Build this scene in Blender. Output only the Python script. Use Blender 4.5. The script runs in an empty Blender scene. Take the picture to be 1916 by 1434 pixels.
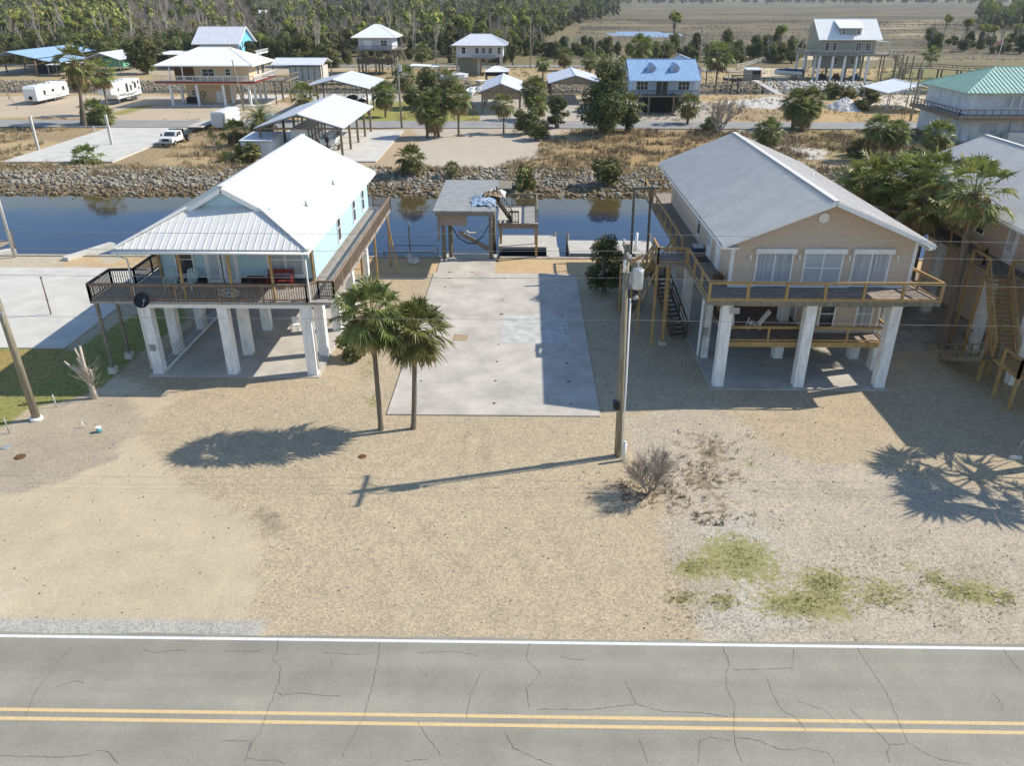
import bpy, math, random
import numpy as np
from mathutils import Vector, Matrix

# ------------------------------------------------------------------ camera, sky, sun, exposure
SC = bpy.context.scene
COL = SC.collection
CAM_H = 20.0; FPX = 1467.0; PCX, PCY = 958.0, 717.0
PITCH = math.radians(26.42); YAW = math.radians(0.98)
cd = bpy.data.cameras.new('camera'); cam = bpy.data.objects.new('camera', cd); COL.objects.link(cam)
cd.sensor_width = 36.0; cd.lens = 36.0 * FPX / 1916.0
cd.clip_start = 0.5; cd.clip_end = 9000
cam.location = (0, 0, CAM_H); cam.rotation_euler = (math.pi/2 - PITCH, 0, YAW)
SC.camera = cam
SUN_DIR = Vector((1.138, 0.32, 1.0)).normalized()
w = bpy.data.worlds.new('World'); SC.world = w; w.use_nodes = True
nt = w.node_tree; nt.nodes.clear()
bg = nt.nodes.new('ShaderNodeBackground'); wo = nt.nodes.new('ShaderNodeOutputWorld')
sk = nt.nodes.new('ShaderNodeTexSky'); sk.sky_type = 'NISHITA'; sk.sun_disc = False
sk.sun_elevation = math.asin(SUN_DIR.z); sk.sun_rotation = math.atan2(SUN_DIR.x, SUN_DIR.y)
sk.air_density = 1.1; sk.dust_density = 0.25; sk.ozone_density = 3.2
bg.inputs['Strength'].default_value = 0.128
nt.links.new(sk.outputs[0], bg.inputs[0]); nt.links.new(bg.outputs[0], wo.inputs[0])
sd = bpy.data.lights.new('sun', 'SUN'); sd.energy = 4.2; sd.angle = math.radians(0.53); sd.color = (1.0, 0.925, 0.80)
so = bpy.data.objects.new('sun', sd); COL.objects.link(so)
so.rotation_euler = SUN_DIR.to_track_quat('Z', 'Y').to_euler(); so.location = (60, 20, 80)
SC.view_settings.view_transform = 'Standard'; SC.view_settings.look = 'None'
SC.view_settings.exposure = 0.43; SC.view_settings.gamma = 1.0
SC.cycles.max_bounces = 6; SC.cycles.diffuse_bounces = 3; SC.cycles.transparent_max_bounces = 8
SC.cycles.volume_bounces = 0; SC.cycles.caustics_reflective = False; SC.cycles.caustics_refractive = False

RNG = random.Random(7)
U = RNG.uniform

# ------------------------------------------------------------------ where a photo point meets the ground (survey helper)
_FW = Vector((-math.sin(YAW)*math.cos(PITCH), math.cos(YAW)*math.cos(PITCH), -math.sin(PITCH)))
_RT = Vector((math.cos(YAW), math.sin(YAW), 0)); _UP = _RT.cross(_FW)
def G(u, v, z=0.0):
    d = _FW*FPX + _RT*(u-PCX) - _UP*(v-PCY)
    return Vector((0, 0, CAM_H)) + d*((z-CAM_H)/d.z)

# ------------------------------------------------------------------ materials
def mat(name, col, rough=0.8, var=0.12, scale=3.0, bump=0.0, bscale=30.0, metal=0.0, spec=0.3, trans=0.0, streak=None, detail=5, col2=None, var_obj=0.0, ao=None, wave=None):
    m = bpy.data.materials.new(name); m.use_nodes = True
    n = m.node_tree.nodes; l = m.node_tree.links
    b = n['Principled BSDF']
    b.inputs['Roughness'].default_value = rough; b.inputs['Metallic'].default_value = metal
    b.inputs['Specular IOR Level'].default_value = spec
    tc = n.new('ShaderNodeTexCoord'); co = tc.outputs['Object']
    mp = n.new('ShaderNodeMapping'); l.new(co, mp.inputs[0])
    if streak: mp.inputs['Scale'].default_value = streak
    no = n.new('ShaderNodeTexNoise'); no.inputs['Scale'].default_value = scale; no.inputs['Detail'].default_value = detail
    no.inputs['Roughness'].default_value = 0.65
    l.new(mp.outputs[0], no.inputs['Vector'])
    mx = n.new('ShaderNodeMix'); mx.data_type = 'RGBA'
    c2 = col2 if col2 else tuple(max(0, c*(1-var*2)) for c in col)
    c1 = col if col2 else tuple(min(1, c*(1+var)) for c in col)
    mr = n.new('ShaderNodeMapRange'); mr.inputs[1].default_value = 0.35; mr.inputs[2].default_value = 0.65
    l.new(no.outputs[0], mr.inputs[0]); l.new(mr.outputs[0], mx.inputs['Factor'])
    mx.inputs['A'].default_value = (*c2, 1); mx.inputs['B'].default_value = (*c1, 1)
    out = mx.outputs['Result']
    if var_obj:
        oi = n.new('ShaderNodeObjectInfo'); hs = n.new('ShaderNodeHueSaturation')
        r = n.new('ShaderNodeMapRange'); r.inputs[3].default_value = 1-var_obj; r.inputs[4].default_value = 1+var_obj
        l.new(oi.outputs['Random'], r.inputs[0]); l.new(r.outputs[0], hs.inputs['Value'])
        r2 = n.new('ShaderNodeMapRange'); r2.inputs[3].default_value = 0.485; r2.inputs[4].default_value = 0.51
        l.new(oi.outputs['Random'], r2.inputs[0]); l.new(r2.outputs[0], hs.inputs['Hue'])
        l.new(out, hs.inputs['Color']); out = hs.outputs[0]
    l.new(out, b.inputs['Base Color'])
    h = None
    if bump:
        nb = n.new('ShaderNodeTexNoise'); nb.inputs['Scale'].default_value = bscale; nb.inputs['Detail'].default_value = 3
        l.new(mp.outputs[0], nb.inputs['Vector'])
        bp = n.new('ShaderNodeBump'); bp.inputs['Strength'].default_value = bump; bp.inputs['Distance'].default_value = 0.03
        l.new(nb.outputs[0], bp.inputs['Height']); l.new(bp.outputs[0], b.inputs['Normal']); h = bp
    if wave:   # (axis, period m, depth m): lapped boards or panels as relief
        ax, per, dep = wave
        sx = n.new('ShaderNodeSeparateXYZ'); l.new(co, sx.inputs[0])
        mm = n.new('ShaderNodeMath'); mm.operation = 'DIVIDE'; mm.inputs[1].default_value = per
        if ax == 'H':
            ad = n.new('ShaderNodeMath'); ad.operation = 'ADD'; l.new(sx.outputs['X'], ad.inputs[0]); l.new(sx.outputs['Y'], ad.inputs[1]); l.new(ad.outputs[0], mm.inputs[0])
        else: l.new(sx.outputs[ax], mm.inputs[0])
        fr = n.new('ShaderNodeMath'); fr.operation = 'FRACT'; l.new(mm.outputs[0], fr.inputs[0])
        bp2 = n.new('ShaderNodeBump'); bp2.inputs['Distance'].default_value = dep; bp2.inputs['Strength'].default_value = 0.8
        bp2.invert = True
        l.new(fr.outputs[0], bp2.inputs['Height'])
        if h: l.new(h.outputs[0], bp2.inputs['Normal'])
        l.new(bp2.outputs[0], b.inputs['Normal'])
    if trans:
        tr = n.new('ShaderNodeBsdfTranslucent'); l.new(out, tr.inputs['Color'])
        ms = n.new('ShaderNodeMixShader'); ms.inputs[0].default_value = trans
        l.new(b.outputs[0], ms.inputs[1]); l.new(tr.outputs[0], ms.inputs[2])
        l.new(ms.outputs[0], n['Material Output'].inputs['Surface'])
    return m

M = {}
M['white_roof'] = mat('white_metal_roof', (.70, .695, .665), .45, .03, 1.2, spec=.4)
M['bright_roof'] = mat('bright_white_metal_roof', (.86, .86, .84), .4, .03, 1.2, spec=.45)
M['gal_roof'] = mat('galvalume_roof', (.73, .695, .655), .5, .04, .9, spec=.35)
M['shed_roof'] = mat('light_metal_roof', (.66, .68, .73), .45, .04, .7, spec=.4)
M['blue_roof'] = mat('blue_metal_roof', (.34, .50, .70), .45, .06, .8, spec=.45)
M['green_roof'] = mat('green_metal_roof', (.42, .60, .50), .45, .05, .6, spec=.4)
M['white'] = mat('white_paint', (.82, .815, .80), .6, .04, 2.0)
M['white_dirty'] = mat('weathered_white_paint', (.84, .835, .82), .75, .10, 1.8, bump=.1, streak=(2, 2, .5))
M['blue_wall'] = mat('aqua_siding', (.47, .66, .74), .7, .03, 1.5, wave=('Z', .18, .02))
M['sky_wall'] = mat('sky_blue_siding', (.20, .55, .76), .7, .03, 1.5, wave=('Z', .18, .02))
M['tan_wall'] = mat('tan_shake_siding', (.595, .485, .39), .8, .045, 9, bump=.25, bscale=14, wave=('Z', .2, .02))
M['peach_wall'] = mat('peach_stucco', (.70, .52, .35), .85, .03, 2)
M['grey_wall'] = mat('grey_siding', (.34, .35, .34), .8, .04, 2, wave=('Z', .2, .02))
M['olive_wall'] = mat('olive_grey_siding', (.36, .35, .29), .8, .04, 2, wave=('Z', .2, .02))
M['lav_wall'] = mat('pale_grey_siding', (.56, .57, .62), .8, .04, 2, wave=('Z', .2, .02))
M['block_wall'] = mat('whitewashed_block', (.66, .68, .71), .85, .09, .8, bump=.15, streak=(1, 1, .6))
M['paleblue_wall'] = mat('pale_blue_siding', (.52, .60, .72), .8, .04, 2, wave=('Z', .18, .02))
M['green_wall'] = mat('mint_panel', (.16, .42, .30), .8, .05, 2)
M['wood_new'] = mat('treated_pine', (.44, .29, .125), .8, .14, 2.5, bump=.2, bscale=20, streak=(3, 3, .8))
M['wood_deck'] = mat('deck_boards', (.30, .25, .21), .85, .14, 3, bump=.3, bscale=12, wave=('X', .14, .02))
M['wood_deckY'] = mat('grey_deck_boards', (.36, .33, .30), .85, .14, 3, bump=.3, bscale=12, wave=('Y', .14, .02))
M['wood_rail'] = mat('brown_weathered_rail', (.27, .20, .145), .85, .14, 3, bump=.2)
M['wood_old'] = mat('grey_weathered_wood', (.25, .22, .17), .9, .16, 2.2, bump=.3, streak=(3, 3, .7))
M['wood_pale'] = mat('bleached_boards', (.52, .49, .44), .9, .07, 2.2, bump=.3, wave=('Y', .15, .015))
M['wood_dark'] = mat('dark_wood', (.12, .095, .075), .9, .16, 2.2, bump=.3)
M['pole'] = mat('utility_pole_wood', (.31, .275, .20), .9, .18, 2.0, bump=.4, streak=(6, 6, .5))
M['ply'] = mat('weathered_plywood', (.30, .31, .31), .9, .12, 1.6, bump=.2, detail=8)
M['ply_brown'] = mat('brown_plywood', (.33, .27, .22), .9, .10, 3, bump=.2, streak=(1, 1, 5))
M['concrete'] = mat('slab_concrete', (.50, .465, .41), .9, .11, .5, bump=.15, bscale=18, detail=10)
M['concrete_pale'] = mat('pale_concrete', (.57, .55, .50), .9, .07, .5, bump=.15, bscale=18, detail=10)
M['concrete_patch'] = mat('patched_concrete', (.51, .505, .48), .9, .12, 1.5, bump=.15, detail=10)
M['concrete_dark'] = mat('dark_bulkhead_concrete', (.38, .35, .29), .9, .15, 1.2, bump=.3)  # darker, browner concrete for the bulkhead panels and the right-edge slab
M['stain'] = mat('rust_stain', (.09, .06, .045), .95, .3, 8)
M['tan_stain'] = mat('tan_filled_joint', (.40, .31, .20), .95, .15, 9, bump=.3)
M['line_white'] = mat('white_line_paint', (.72, .72, .69), .8, .08, 14, detail=8)
M['line_yellow'] = mat('yellow_line_paint', (.66, .49, .26), .85, .07, 14, detail=8)
M['crack'] = mat('crack_filler', (.15, .145, .13), .95, .2, 8)
M['glass'] = mat('window_glass', (.055, .065, .075), .06, .25, .8, spec=.8)
M['blind'] = mat('window_blind', (.42, .45, .50), .2, .28, 1.4, spec=.7, streak=(9, 9, .12))
M['blind_light'] = mat('pale_window_blind', (.42, .46, .50), .3, .06, .8, spec=.6, wave=('Z', .08, .01))
M['lace'] = mat('frosted_door_glass', (.50, .56, .62), .3, .10, 6, spec=.5)
M['black'] = mat('black_plastic', (.02, .02, .022), .4, .2, 4)
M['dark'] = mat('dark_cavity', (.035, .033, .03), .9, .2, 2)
M['grey_metal'] = mat('galvanised_metal', (.40, .41, .42), .5, .08, 3, metal=.3)
M['trans_grey'] = mat('transformer_enamel', (.56, .58, .60), .4, .06, 3, spec=.5)
M['red'] = mat('red_paint', (.23, .035, .03), .6, .12, 4)
M['redbrown'] = mat('reddish_brown_stain', (.13, .045, .03), .7, .12, 4)
M['adir'] = mat('mint_white_paint', (.58, .70, .68), .6, .05, 4)
M['teal'] = mat('teal_plastic', (.10, .45, .46), .5, .08, 5)
M['tyre'] = mat('tyre_rubber', (.02, .02, .02), .85, .2, 8)
M['rim'] = mat('wheel_rim', (.45, .45, .46), .35, .1, 8, metal=.7)
M['car_white'] = mat('white_car_paint', (.80, .80, .80), .25, .02, 2, spec=.6)
M['gel'] = mat('white_gelcoat', (.76, .76, .75), .3, .04, 2, spec=.5)
M['stripe'] = mat('grey_graphic', (.12, .11, .11), .4, .1, 4)
M['canvas_dark'] = mat('black_canvas', (.03, .035, .045), .8, .2, 4)
M['canvas_blue'] = mat('navy_canvas', (.035, .07, .16), .8, .2, 4)
M['tarp_blue'] = mat('blue_tarp', (.27, .37, .50), .5, .2, 3, bump=.5, bscale=5)
M['tarp_white'] = mat('white_tarp', (.62, .62, .60), .6, .15, 3, bump=.5, bscale=5)
M['rope_tan'] = mat('tan_netting', (.34, .26, .17), .9, .2, 8, bump=.5, bscale=14)
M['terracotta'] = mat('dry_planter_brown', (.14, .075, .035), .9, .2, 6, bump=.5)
M['brass'] = mat('aged_brown_metal', (.20, .15, .11), .5, .2, 5, metal=.2)
M['flag_red'] = mat('flag_red_white', (.60, .25, .24), .8, .3, 3)
M['rock_pale'] = mat('limestone', (.33, .30, .245), .95, .25, 1.3, bump=.6, bscale=6)
M['rock_brown'] = mat('stained_limestone', (.20, .15, .09), .95, .25, 1.0, bump=.6, bscale=6)
M['sand_white'] = mat('white_sand', (.66, .63, .57), .95, .06, 2, bump=.4, bscale=9)
M['mesh_wire'] = mat('black_cable', (.03, .03, .03), .5, .1, 4)
M['wire'] = mat('aluminium_wire', (.24, .24, .23), .5, .05, 4)
# plants
M['palm'] = mat('palm_green', (.21, .24, .068), .45, .3, 1.5, spec=.45, trans=.38, var_obj=.18)
M['palm_hi'] = mat('young_palm_frond', (.235, .265, .075), .45, .3, 1.5, spec=.4, trans=.30, var_obj=.15)
M['palm_dead'] = mat('dead_frond', (.34, .25, .12), .8, .3, 2.0, trans=.15, var_obj=.15)
M['palm_trunk'] = mat('palm_bark', (.22, .18, .135), .95, .22, 5, bump=.8, bscale=12, streak=(1, 1, 2.5))
M['petiole'] = mat('palm_petiole', (.26, .27, .11), .6, .2, 3)
M['cedar'] = mat('cedar_green', (.14, .16, .055), .7, .4, .8, trans=.25, var_obj=.2)
M['oak'] = mat('oak_green', (.195, .205, .072), .7, .4, .7, trans=.28, var_obj=.25)
M['olive'] = mat('olive_bush', (.235, .235, .08), .7, .4, .8, trans=.25, var_obj=.25)
M['pine'] = mat('pine_yellow_green', (.34, .36, .085), .7, .35, .6, trans=.3, var_obj=.2)
M['bark'] = mat('grey_bark', (.24, .21, .175), .95, .2, 3, bump=.5, var_obj=.2)
M['bare'] = mat('bare_branch', (.43, .375, .315), .95, .2, 2, var_obj=.3)
M['bare_pale'] = mat('bleached_branch', (.50, .445, .38), .95, .15, 2, var_obj=.2)
M['cut_wood'] = mat('fresh_cut_wood', (.60, .46, .32), .9, .15, 3, bump=.2)
M['straw'] = mat('dry_grass_blade', (.42, .33, .19), .9, .3, .35, trans=.2)
M['turf'] = mat('green_grass_blade', (.29, .28, .09), .8, .3, .6, trans=.2)
M['weed'] = mat('dead_weed', (.29, .22, .135), .9, .3, .6)

# ------------------------------------------------------------------ mesh builder and tagging
class MB:
    def __init__(s): s.v = []; s.f = []; s.sm = []
    def add(s, vs, fs, smooth=False):
        o = len(s.v); s.v += [tuple(p) for p in vs]
        for f in fs: s.f.append(tuple(i+o for i in f)); s.sm.append(smooth)
        return s
    def box(s, x0, y0, z0, x1, y1, z1):
        x0, x1 = min(x0, x1), max(x0, x1); y0, y1 = min(y0, y1), max(y0, y1); z0, z1 = min(z0, z1), max(z0, z1)
        v = [(x0,y0,z0),(x1,y0,z0),(x1,y1,z0),(x0,y1,z0),(x0,y0,z1),(x1,y0,z1),(x1,y1,z1),(x0,y1,z1)]
        return s.add(v, [(0,3,2,1),(4,5,6,7),(0,1,5,4),(1,2,6,5),(2,3,7,6),(3,0,4,7)])
    def cbox(s, x, y, z, w, d, h): return s.box(x-w/2, y-d/2, z, x+w/2, y+d/2, z+h)
    def beam(s, p, q, w=.1, h=None):
        p = Vector(p); q = Vector(q); h = h or w; d = (q-p)
        if d.length < 1e-6: return s
        d.normalize(); u = Vector((0,0,1)) if abs(d.z) < .95 else Vector((0,1,0))
        a = d.cross(u).normalized()*w/2; b = a.normalized().cross(d)*h/2
        v = [p-a-b, p+a-b, p+a+b, p-a+b, q-a-b, q+a-b, q+a+b, q-a+b]
        return s.add(v, [(0,3,2,1),(4,5,6,7),(0,1,5,4),(1,2,6,5),(2,3,7,6),(3,0,4,7)])
    def tube(s, pts, r, n=8, cap=True, smooth=True):
        pts = [Vector(p) for p in pts]; R = r if isinstance(r, (list, tuple)) else [r]*len(pts)
        vs = []; fs = []
        for i, p in enumerate(pts):
            d = (pts[min(i+1, len(pts)-1)]-pts[max(i-1, 0)])
            d = d.normalized() if d.length > 1e-9 else Vector((0,0,1))
            u = Vector((0,0,1)) if abs(d.z) < .9 else Vector((1,0,0))
            a = d.cross(u).normalized(); b = a.cross(d)
            for k in range(n):
                t = 2*math.pi*k/n; vs.append(p + (a*math.cos(t)+b*math.sin(t))*R[i])
        for i in range(len(pts)-1):
            for k in range(n):
                k2 = (k+1) % n; fs.append((i*n+k, i*n+k2, (i+1)*n+k2, (i+1)*n+k))
        s.add(vs, fs, smooth)
        if cap and n > 2:
            o = len(s.v)-len(vs); s.f.append(tuple(o+k for k in range(n))[::-1]); s.sm.append(False)
            o2 = o+(len(pts)-1)*n; s.f.append(tuple(o2+k for k in range(n))); s.sm.append(False)
        return s
    def sheet(s, pts, t):       # polygon given a thickness below it (along its normal)
        P = [Vector(p) for p in pts]; n = len(P)
        nm = Vector((0,0,0))
        for i in range(n): nm += P[i].cross(P[(i+1) % n])
        nm.normalize()
        if nm.z < 0: P = P[::-1]; nm = -nm
        Q = [p-nm*t for p in P]
        return s.add(P+Q, [tuple(range(n)), tuple(range(2*n-1, n-1, -1))] + [(i, i+n, (i+1) % n+n, (i+1) % n) for i in range(n)])
    def prism(s, pts2, y0, y1, axis='y'):   # 2-D outline extruded along an axis
        n = len(pts2); f = (lambda a, b, c: (a, c, b)) if axis == 'y' else ((lambda a, b, c: (c, a, b)) if axis == 'x' else (lambda a, b, c: (a, b, c)))
        v = [f(a, b, y0) for a, b in pts2]+[f(a, b, y1) for a, b in pts2]
        return s.add(v, [tuple(range(n-1, -1, -1)), tuple(range(n, 2*n))]+[(i, (i+1) % n, (i+1) % n+n, i+n) for i in range(n)])
    def ribs(s, a, b, c, d, n, w=.04, h=.05):  # raised seams from the eave a-b up to the ridge c-d
        a, b, c, d = map(Vector, (a, b, c, d))
        for i in range(n+1):
            t = i/n; p = a.lerp(b, t); q = c.lerp(d, t)
            if (q-p).length > .25: s.beam(p+Vector((0,0,h*.5)), q+Vector((0,0,h*.5)), w, h)
        return s
    def ball(s, c, r, n=8, m=6, sc=(1,1,1), jit=0, smooth=True):
        vs = []; fs = []
        for j in range(m+1):
            ph = math.pi*j/m
            for k in range(n):
                t = 2*math.pi*k/n; q = 1+U(-jit, jit)
                vs.append((c[0]+r*sc[0]*q*math.sin(ph)*math.cos(t), c[1]+r*sc[1]*q*math.sin(ph)*math.sin(t), c[2]+r*sc[2]*q*math.cos(ph)))
        for j in range(m):
            for k in range(n): fs.append((j*n+k, (j+1)*n+k, (j+1)*n+(k+1) % n, j*n+(k+1) % n))
        return s.add(vs, fs, smooth)
    def mesh(s, name, mt, off=None):
        me = bpy.data.meshes.new(name); v = s.v
        if off is not None: v = [(p[0]-off[0], p[1]-off[1], p[2]-off[2]) for p in v]
        me.from_pydata(v, [], s.f); me.materials.append(mt)
        if any(s.sm): me.polygons.foreach_set('use_smooth', s.sm)
        me.update(); return me

def wloc(o):
    p = Vector((0,0,0))
    while o is not None: p = p + o.location; o = o.parent
    return p
def make(mb, name, mt, parent=None, label=None):
    if not mb.f: return None
    mt = M[mt] if isinstance(mt, str) else mt
    o = bpy.data.objects.new(name, mb.mesh(name, mt, wloc(parent) if parent else None)); COL.objects.link(o)
    if parent: o.parent = parent
    if label: o['label'] = label
    return o
def tag(o, label, cat, group=None, kind=None):
    if kind: o['kind'] = kind
    if label: o['label'] = label
    if cat: o['category'] = cat
    if group: o['group'] = group
    return o
def thing(name, label, cat, loc, group=None):
    o = bpy.data.objects.new(name, None); COL.objects.link(o); o.location = loc; o.empty_display_size = .3
    return tag(o, label, cat, group)
def solo(mb, name, mt, label, cat, loc, group=None):   # a thing that is one mesh, origin at its base
    mt = M[mt] if isinstance(mt, str) else mt
    o = bpy.data.objects.new(name, mb.mesh(name, mt, Vector(loc))); COL.objects.link(o); o.location = loc
    return tag(o, label, cat, group)
def struct(mb, name, mt):
    o = make(mb, name, mt); o['kind'] = 'structure'; return o
def copytree(o, parent=None):
    c = o.copy(); COL.objects.link(c); c.parent = parent
    for ch in list(o.children): copytree(ch, c)
    return c
# ------------------------------------------------------------------ the ground: one sheet, zones mixed in its own colour
def axis_lines(segs):
    out = []
    for a, b, st in segs:
        n = max(1, round((b-a)/st)); out += [a+(b-a)*i/n for i in range(n)]
    out.append(segs[-1][1]); return np.array(out)
def grow(a, b, n, p=2.2): return [a+(b-a)*((i/n)**p) for i in range(n+1)]
_gx = axis_lines([(-110, -45, 1.6), (-45, 32, .4), (32, 110, 1.6)])
gx = np.array([-v for v in grow(110, 3800, 46)][::-1][:-1] + list(_gx) + grow(110, 3800, 46)[1:])
gy = np.array([-60, -45, -30, -20, -10, 0, 5, 10] + list(axis_lines([(14, 63.4, .4), (63.4, 64.2, .2), (64.2, 88, 2), (88, 150, .8), (150, 214, 1.3), (214, 330, 2.2)])) + grow(330, 6000, 90)[1:])
X, Y = np.meshgrid(gx, gy)
def lattice(seed, n=256):
    r = np.random.RandomState(seed); return r.rand(n, n)
_lat = [lattice(s) for s in range(8)]
def vnoise(x, y, s, k=0):
    L = _lat[k]; x = x/s+1000.0; y = y/s+1000.0
    xi = np.floor(x).astype(int); yi = np.floor(y).astype(int); fx = x-xi; fy = y-yi
    fx = fx*fx*(3-2*fx); fy = fy*fy*(3-2*fy); n = 256
    a = L[xi % n, yi % n]; b = L[(xi+1) % n, yi % n]; c = L[xi % n, (yi+1) % n]; d = L[(xi+1) % n, (yi+1) % n]
    return (a*(1-fx)+b*fx)*(1-fy)+(c*(1-fx)+d*fx)*fy
def fbm(x, y, s, k=0): return .5*vnoise(x, y, s, k)+.28*vnoise(x, y, s/2.1, k+1)+.15*vnoise(x, y, s/4.3, k+2)+.07*vnoise(x, y, s/9, k+3)
def inpoly(x, y, poly):
    r = np.zeros(np.shape(x), bool); n = len(poly)
    for i in range(n):
        x0, y0 = poly[i][:2]; x1, y1 = poly[(i+1) % n][:2]
        if y0 == y1: continue
        c = ((y0 > y) != (y1 > y)) & (x < (x1-x0)*(y-y0)/(y1-y0)+x0); r ^= c
    return r
CAN1 = (64.0, 91.5, 101.5); CAN2 = (186.5, 203.0, 210.5)
def gz(x, y):
    z = (fbm(x, y, 9, 1)-.5)*.12
    z = np.where((y > 35) & (y < 64) & (x > -40) & (x < 40), z*.15, z)
    z = np.where(y < 35, z*np.clip((y-21)/6, 0, 1), z)
    wob = (fbm(x, y*0, 14, 2)-.5)*3.0
    y1 = y - np.where(y > 80, wob, 0)
    t = np.clip((y1-CAN1[1])/(CAN1[2]-CAN1[1]), 0, 1)
    far = -1.35+1.5*t**.8
    far = np.where(y1 < CAN1[1], -1.35-(CAN1[1]-y1)*.07, far)
    z = np.where((y > CAN1[0]) & (y < 80), -2.6, z)
    z = np.where((y >= 80) & (y1 < CAN1[2]), np.maximum(far, -2.6), z)
    z = np.where(y >= 110, z*1.5, z)
    ramp = (x > -7.05) & (x < -2.45) & (y > 63.3) & (y < 72); z = np.where(ramp, -.05-(y-63.3)*.22, z)
    w2 = (fbm(x, y*0, 20, 3)-.5)*3
    t2 = np.clip((y-w2-CAN2[1])/(CAN2[2]-CAN2[1]), 0, 1)
    c2 = (y > CAN2[0]) & (y-w2 < CAN2[2]); z = np.where(c2, np.where(y-w2 < CAN2[1], -2.4, -1.8+2.0*t2), z)
    z = np.where(y > 330, (fbm(x, y, 160, 1)-.5)*.8, z)
    pond = ((x-67)/22)**2+((y-489)/33)**2 < 1+.3*(fbm(x, y, 20, 2)-.5); z = np.where(pond, -1.2, z)
    return z
Z = gz(X, Y)
def W(poly): return [G(u, v) for u, v in poly]
C_ = np.zeros(X.shape+(3,)); A_ = np.zeros(X.shape+(3,))       # colour; mask r = green grass, g = dead weeds, b = gravel grain
jx = X+(fbm(X, Y, 3, 0)-.5)*1.6; jy = Y+(fbm(X, Y, 3, 3)-.5)*1.6
def paint(mask, col, grain=None, soft=None):
    C_[mask] = col
    if grain is not None: A_[..., 2][mask] = grain
C_[:] = (.455, .375, .262); A_[..., 2] = 1.0
n1 = fbm(X, Y, 6, 0); n2 = fbm(X, Y, 14, 2); n3 = fbm(X, Y, 2.2, 1)
C_ *= (0.93+.16*n2)[..., None]
# pale worn sand and grey dirt on the left lot, tan gravel elsewhere
sandp = W([(-500, 1300), (455, 1300), (462, 1180), (492, 1040), (470, 975), (330, 900), (250, 800), (330, 750), (200, 700), (60, 790), (-600, 900)])
mk = inpoly(jx*.35+X*.65, jy*.35+Y*.65, sandp)
sc = np.array((.52, .44, .31))*(0.86+.32*n1[..., None]); C_[mk] = sc[mk]; A_[..., 2][mk] = .38
pale = mk & (n1 > .56); C_[pale] = (.57, .495, .37)
dirt = W([(-700, 1000), (-100, 950), (120, 905), (230, 850), (270, 790), (230, 745), (120, 745), (40, 790), (-400, 850)])
mk = inpoly(jx, jy, dirt); C_[mk] = (np.array((.40, .34, .255))*(0.85+.35*n3[..., None]))[mk]; A_[..., 2][mk] = .6; A_[..., 1][mk] = .25
def rut(line, wd, mul):
    P_ = [G(u, v) for u, v in line]
    for a, b in zip(P_, P_[1:]):
        dx, dy = b.x-a.x, b.y-a.y; L2 = dx*dx+dy*dy+1e-9; t = np.clip(((X-a.x)*dx+(Y-a.y)*dy)/L2, 0, 1); d = np.hypot(X-a.x-t*dx, Y-a.y-t*dy)
        k = np.exp(-(d/wd)**2)*(.5+n3); C_[:] = C_*(1-(1-mul)*k[..., None])
for ln in ([(700, 900), (800, 990), (880, 1060), (960, 1190)], [(640, 930), (740, 1010), (800, 1080), (850, 1195)], [(1000, 960), (1060, 1020), (1110, 1100), (1135, 1195)], [(930, 990), (990, 1060), (1030, 1130), (1050, 1195)], [(870, 800), (872, 850), (860, 900)], [(910, 800), (915, 860), (905, 910)], [(560, 880), (640, 940), (700, 1040), (720, 1190)], [(500, 1000), (420, 960), (300, 950), (100, 1010)], [(420, 1180), (400, 1080), (300, 1020), (120, 1060)]): rut(ln, .3, .90); rut([(u+12, v-3) for u, v in ln], .22, 1.07)
track = W([(480, 950), (520, 965), (535, 995), (505, 1000), (480, 970)]); mk = inpoly(X, Y, track); C_[mk] *= .72
# chalky white gravel at the edge of the road on the left
mk = (Y > 20.2) & (Y < 20.9+.4*n3) & (X < -9.2); C_[mk] = (.43, .415, .375); A_[..., 2][mk] = 1
# pale grey stony lot at the right with green and dead patches
wl = W([(1160, 780), (1330, 760), (1460, 850), (1916, 930), (2500, 960), (2500, 1240), (1330, 1215), (1260, 1050), (1215, 930)])
mk = inpoly(jx, jy, wl); C_[mk] = (np.array((.445, .385, .30))*(0.9+.25*n3[..., None]))[mk]
wh = W([(1300, 990), (1420, 960), (1440, 1040), (1310, 1190), (1420, 1200), (1500, 1180), (1380, 1120)]); mk = inpoly(jx, jy, wh); C_[mk] = (.47, .43, .36)
def blob(u, v, rx, ry, ch, amt, col=None):
    p = G(u, v); e = G(u+rx, v); f = G(u, v-ry)
    a = max(.3, abs(e.x-p.x)); b = max(.3, abs(f.y-p.y))
    d = ((X-p.x)/a)**2+((Y-p.y)/b)**2
    g = np.exp(-d*1.1)*amt; A_[..., ch] = np.maximum(A_[..., ch], g)
for u, v, rx, ry, a in [(1380, 1045, 95, 55, 1.), (1300, 1065, 60, 28, .85), (1275, 1120, 40, 18, .7), (1545, 1090, 80, 38, .85), (1500, 1130, 140, 36, .85), (1560, 1150, 60, 22, .75), (1350, 1125, 40, 25, .75), (1650, 1110, 100, 45, .65), (1750, 1085, 35, 22, .8), (1820, 1110, 90, 35, .8), (1880, 1120, 40, 20, .75), (1700, 1055, 25, 12, .7), (1400, 870, 40, 25, .45), (1510, 975, 30, 18, .4), (1440, 1080, 60, 30, .6),
                        (1480, 1100, 170, 60, .42), (1800, 1100, 130, 45, .38), (1320, 1090, 90, 70, .4), (690, 690, 25, 40, .55), (700, 750, 18, 20, .7), (640, 735, 60, 50, .3), (1250, 960, 20, 12, .3), (190, 820, 12, 6, .8), (790, 795, 60, 6, .3)]: blob(u, v, rx, ry, 0, a)
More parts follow.
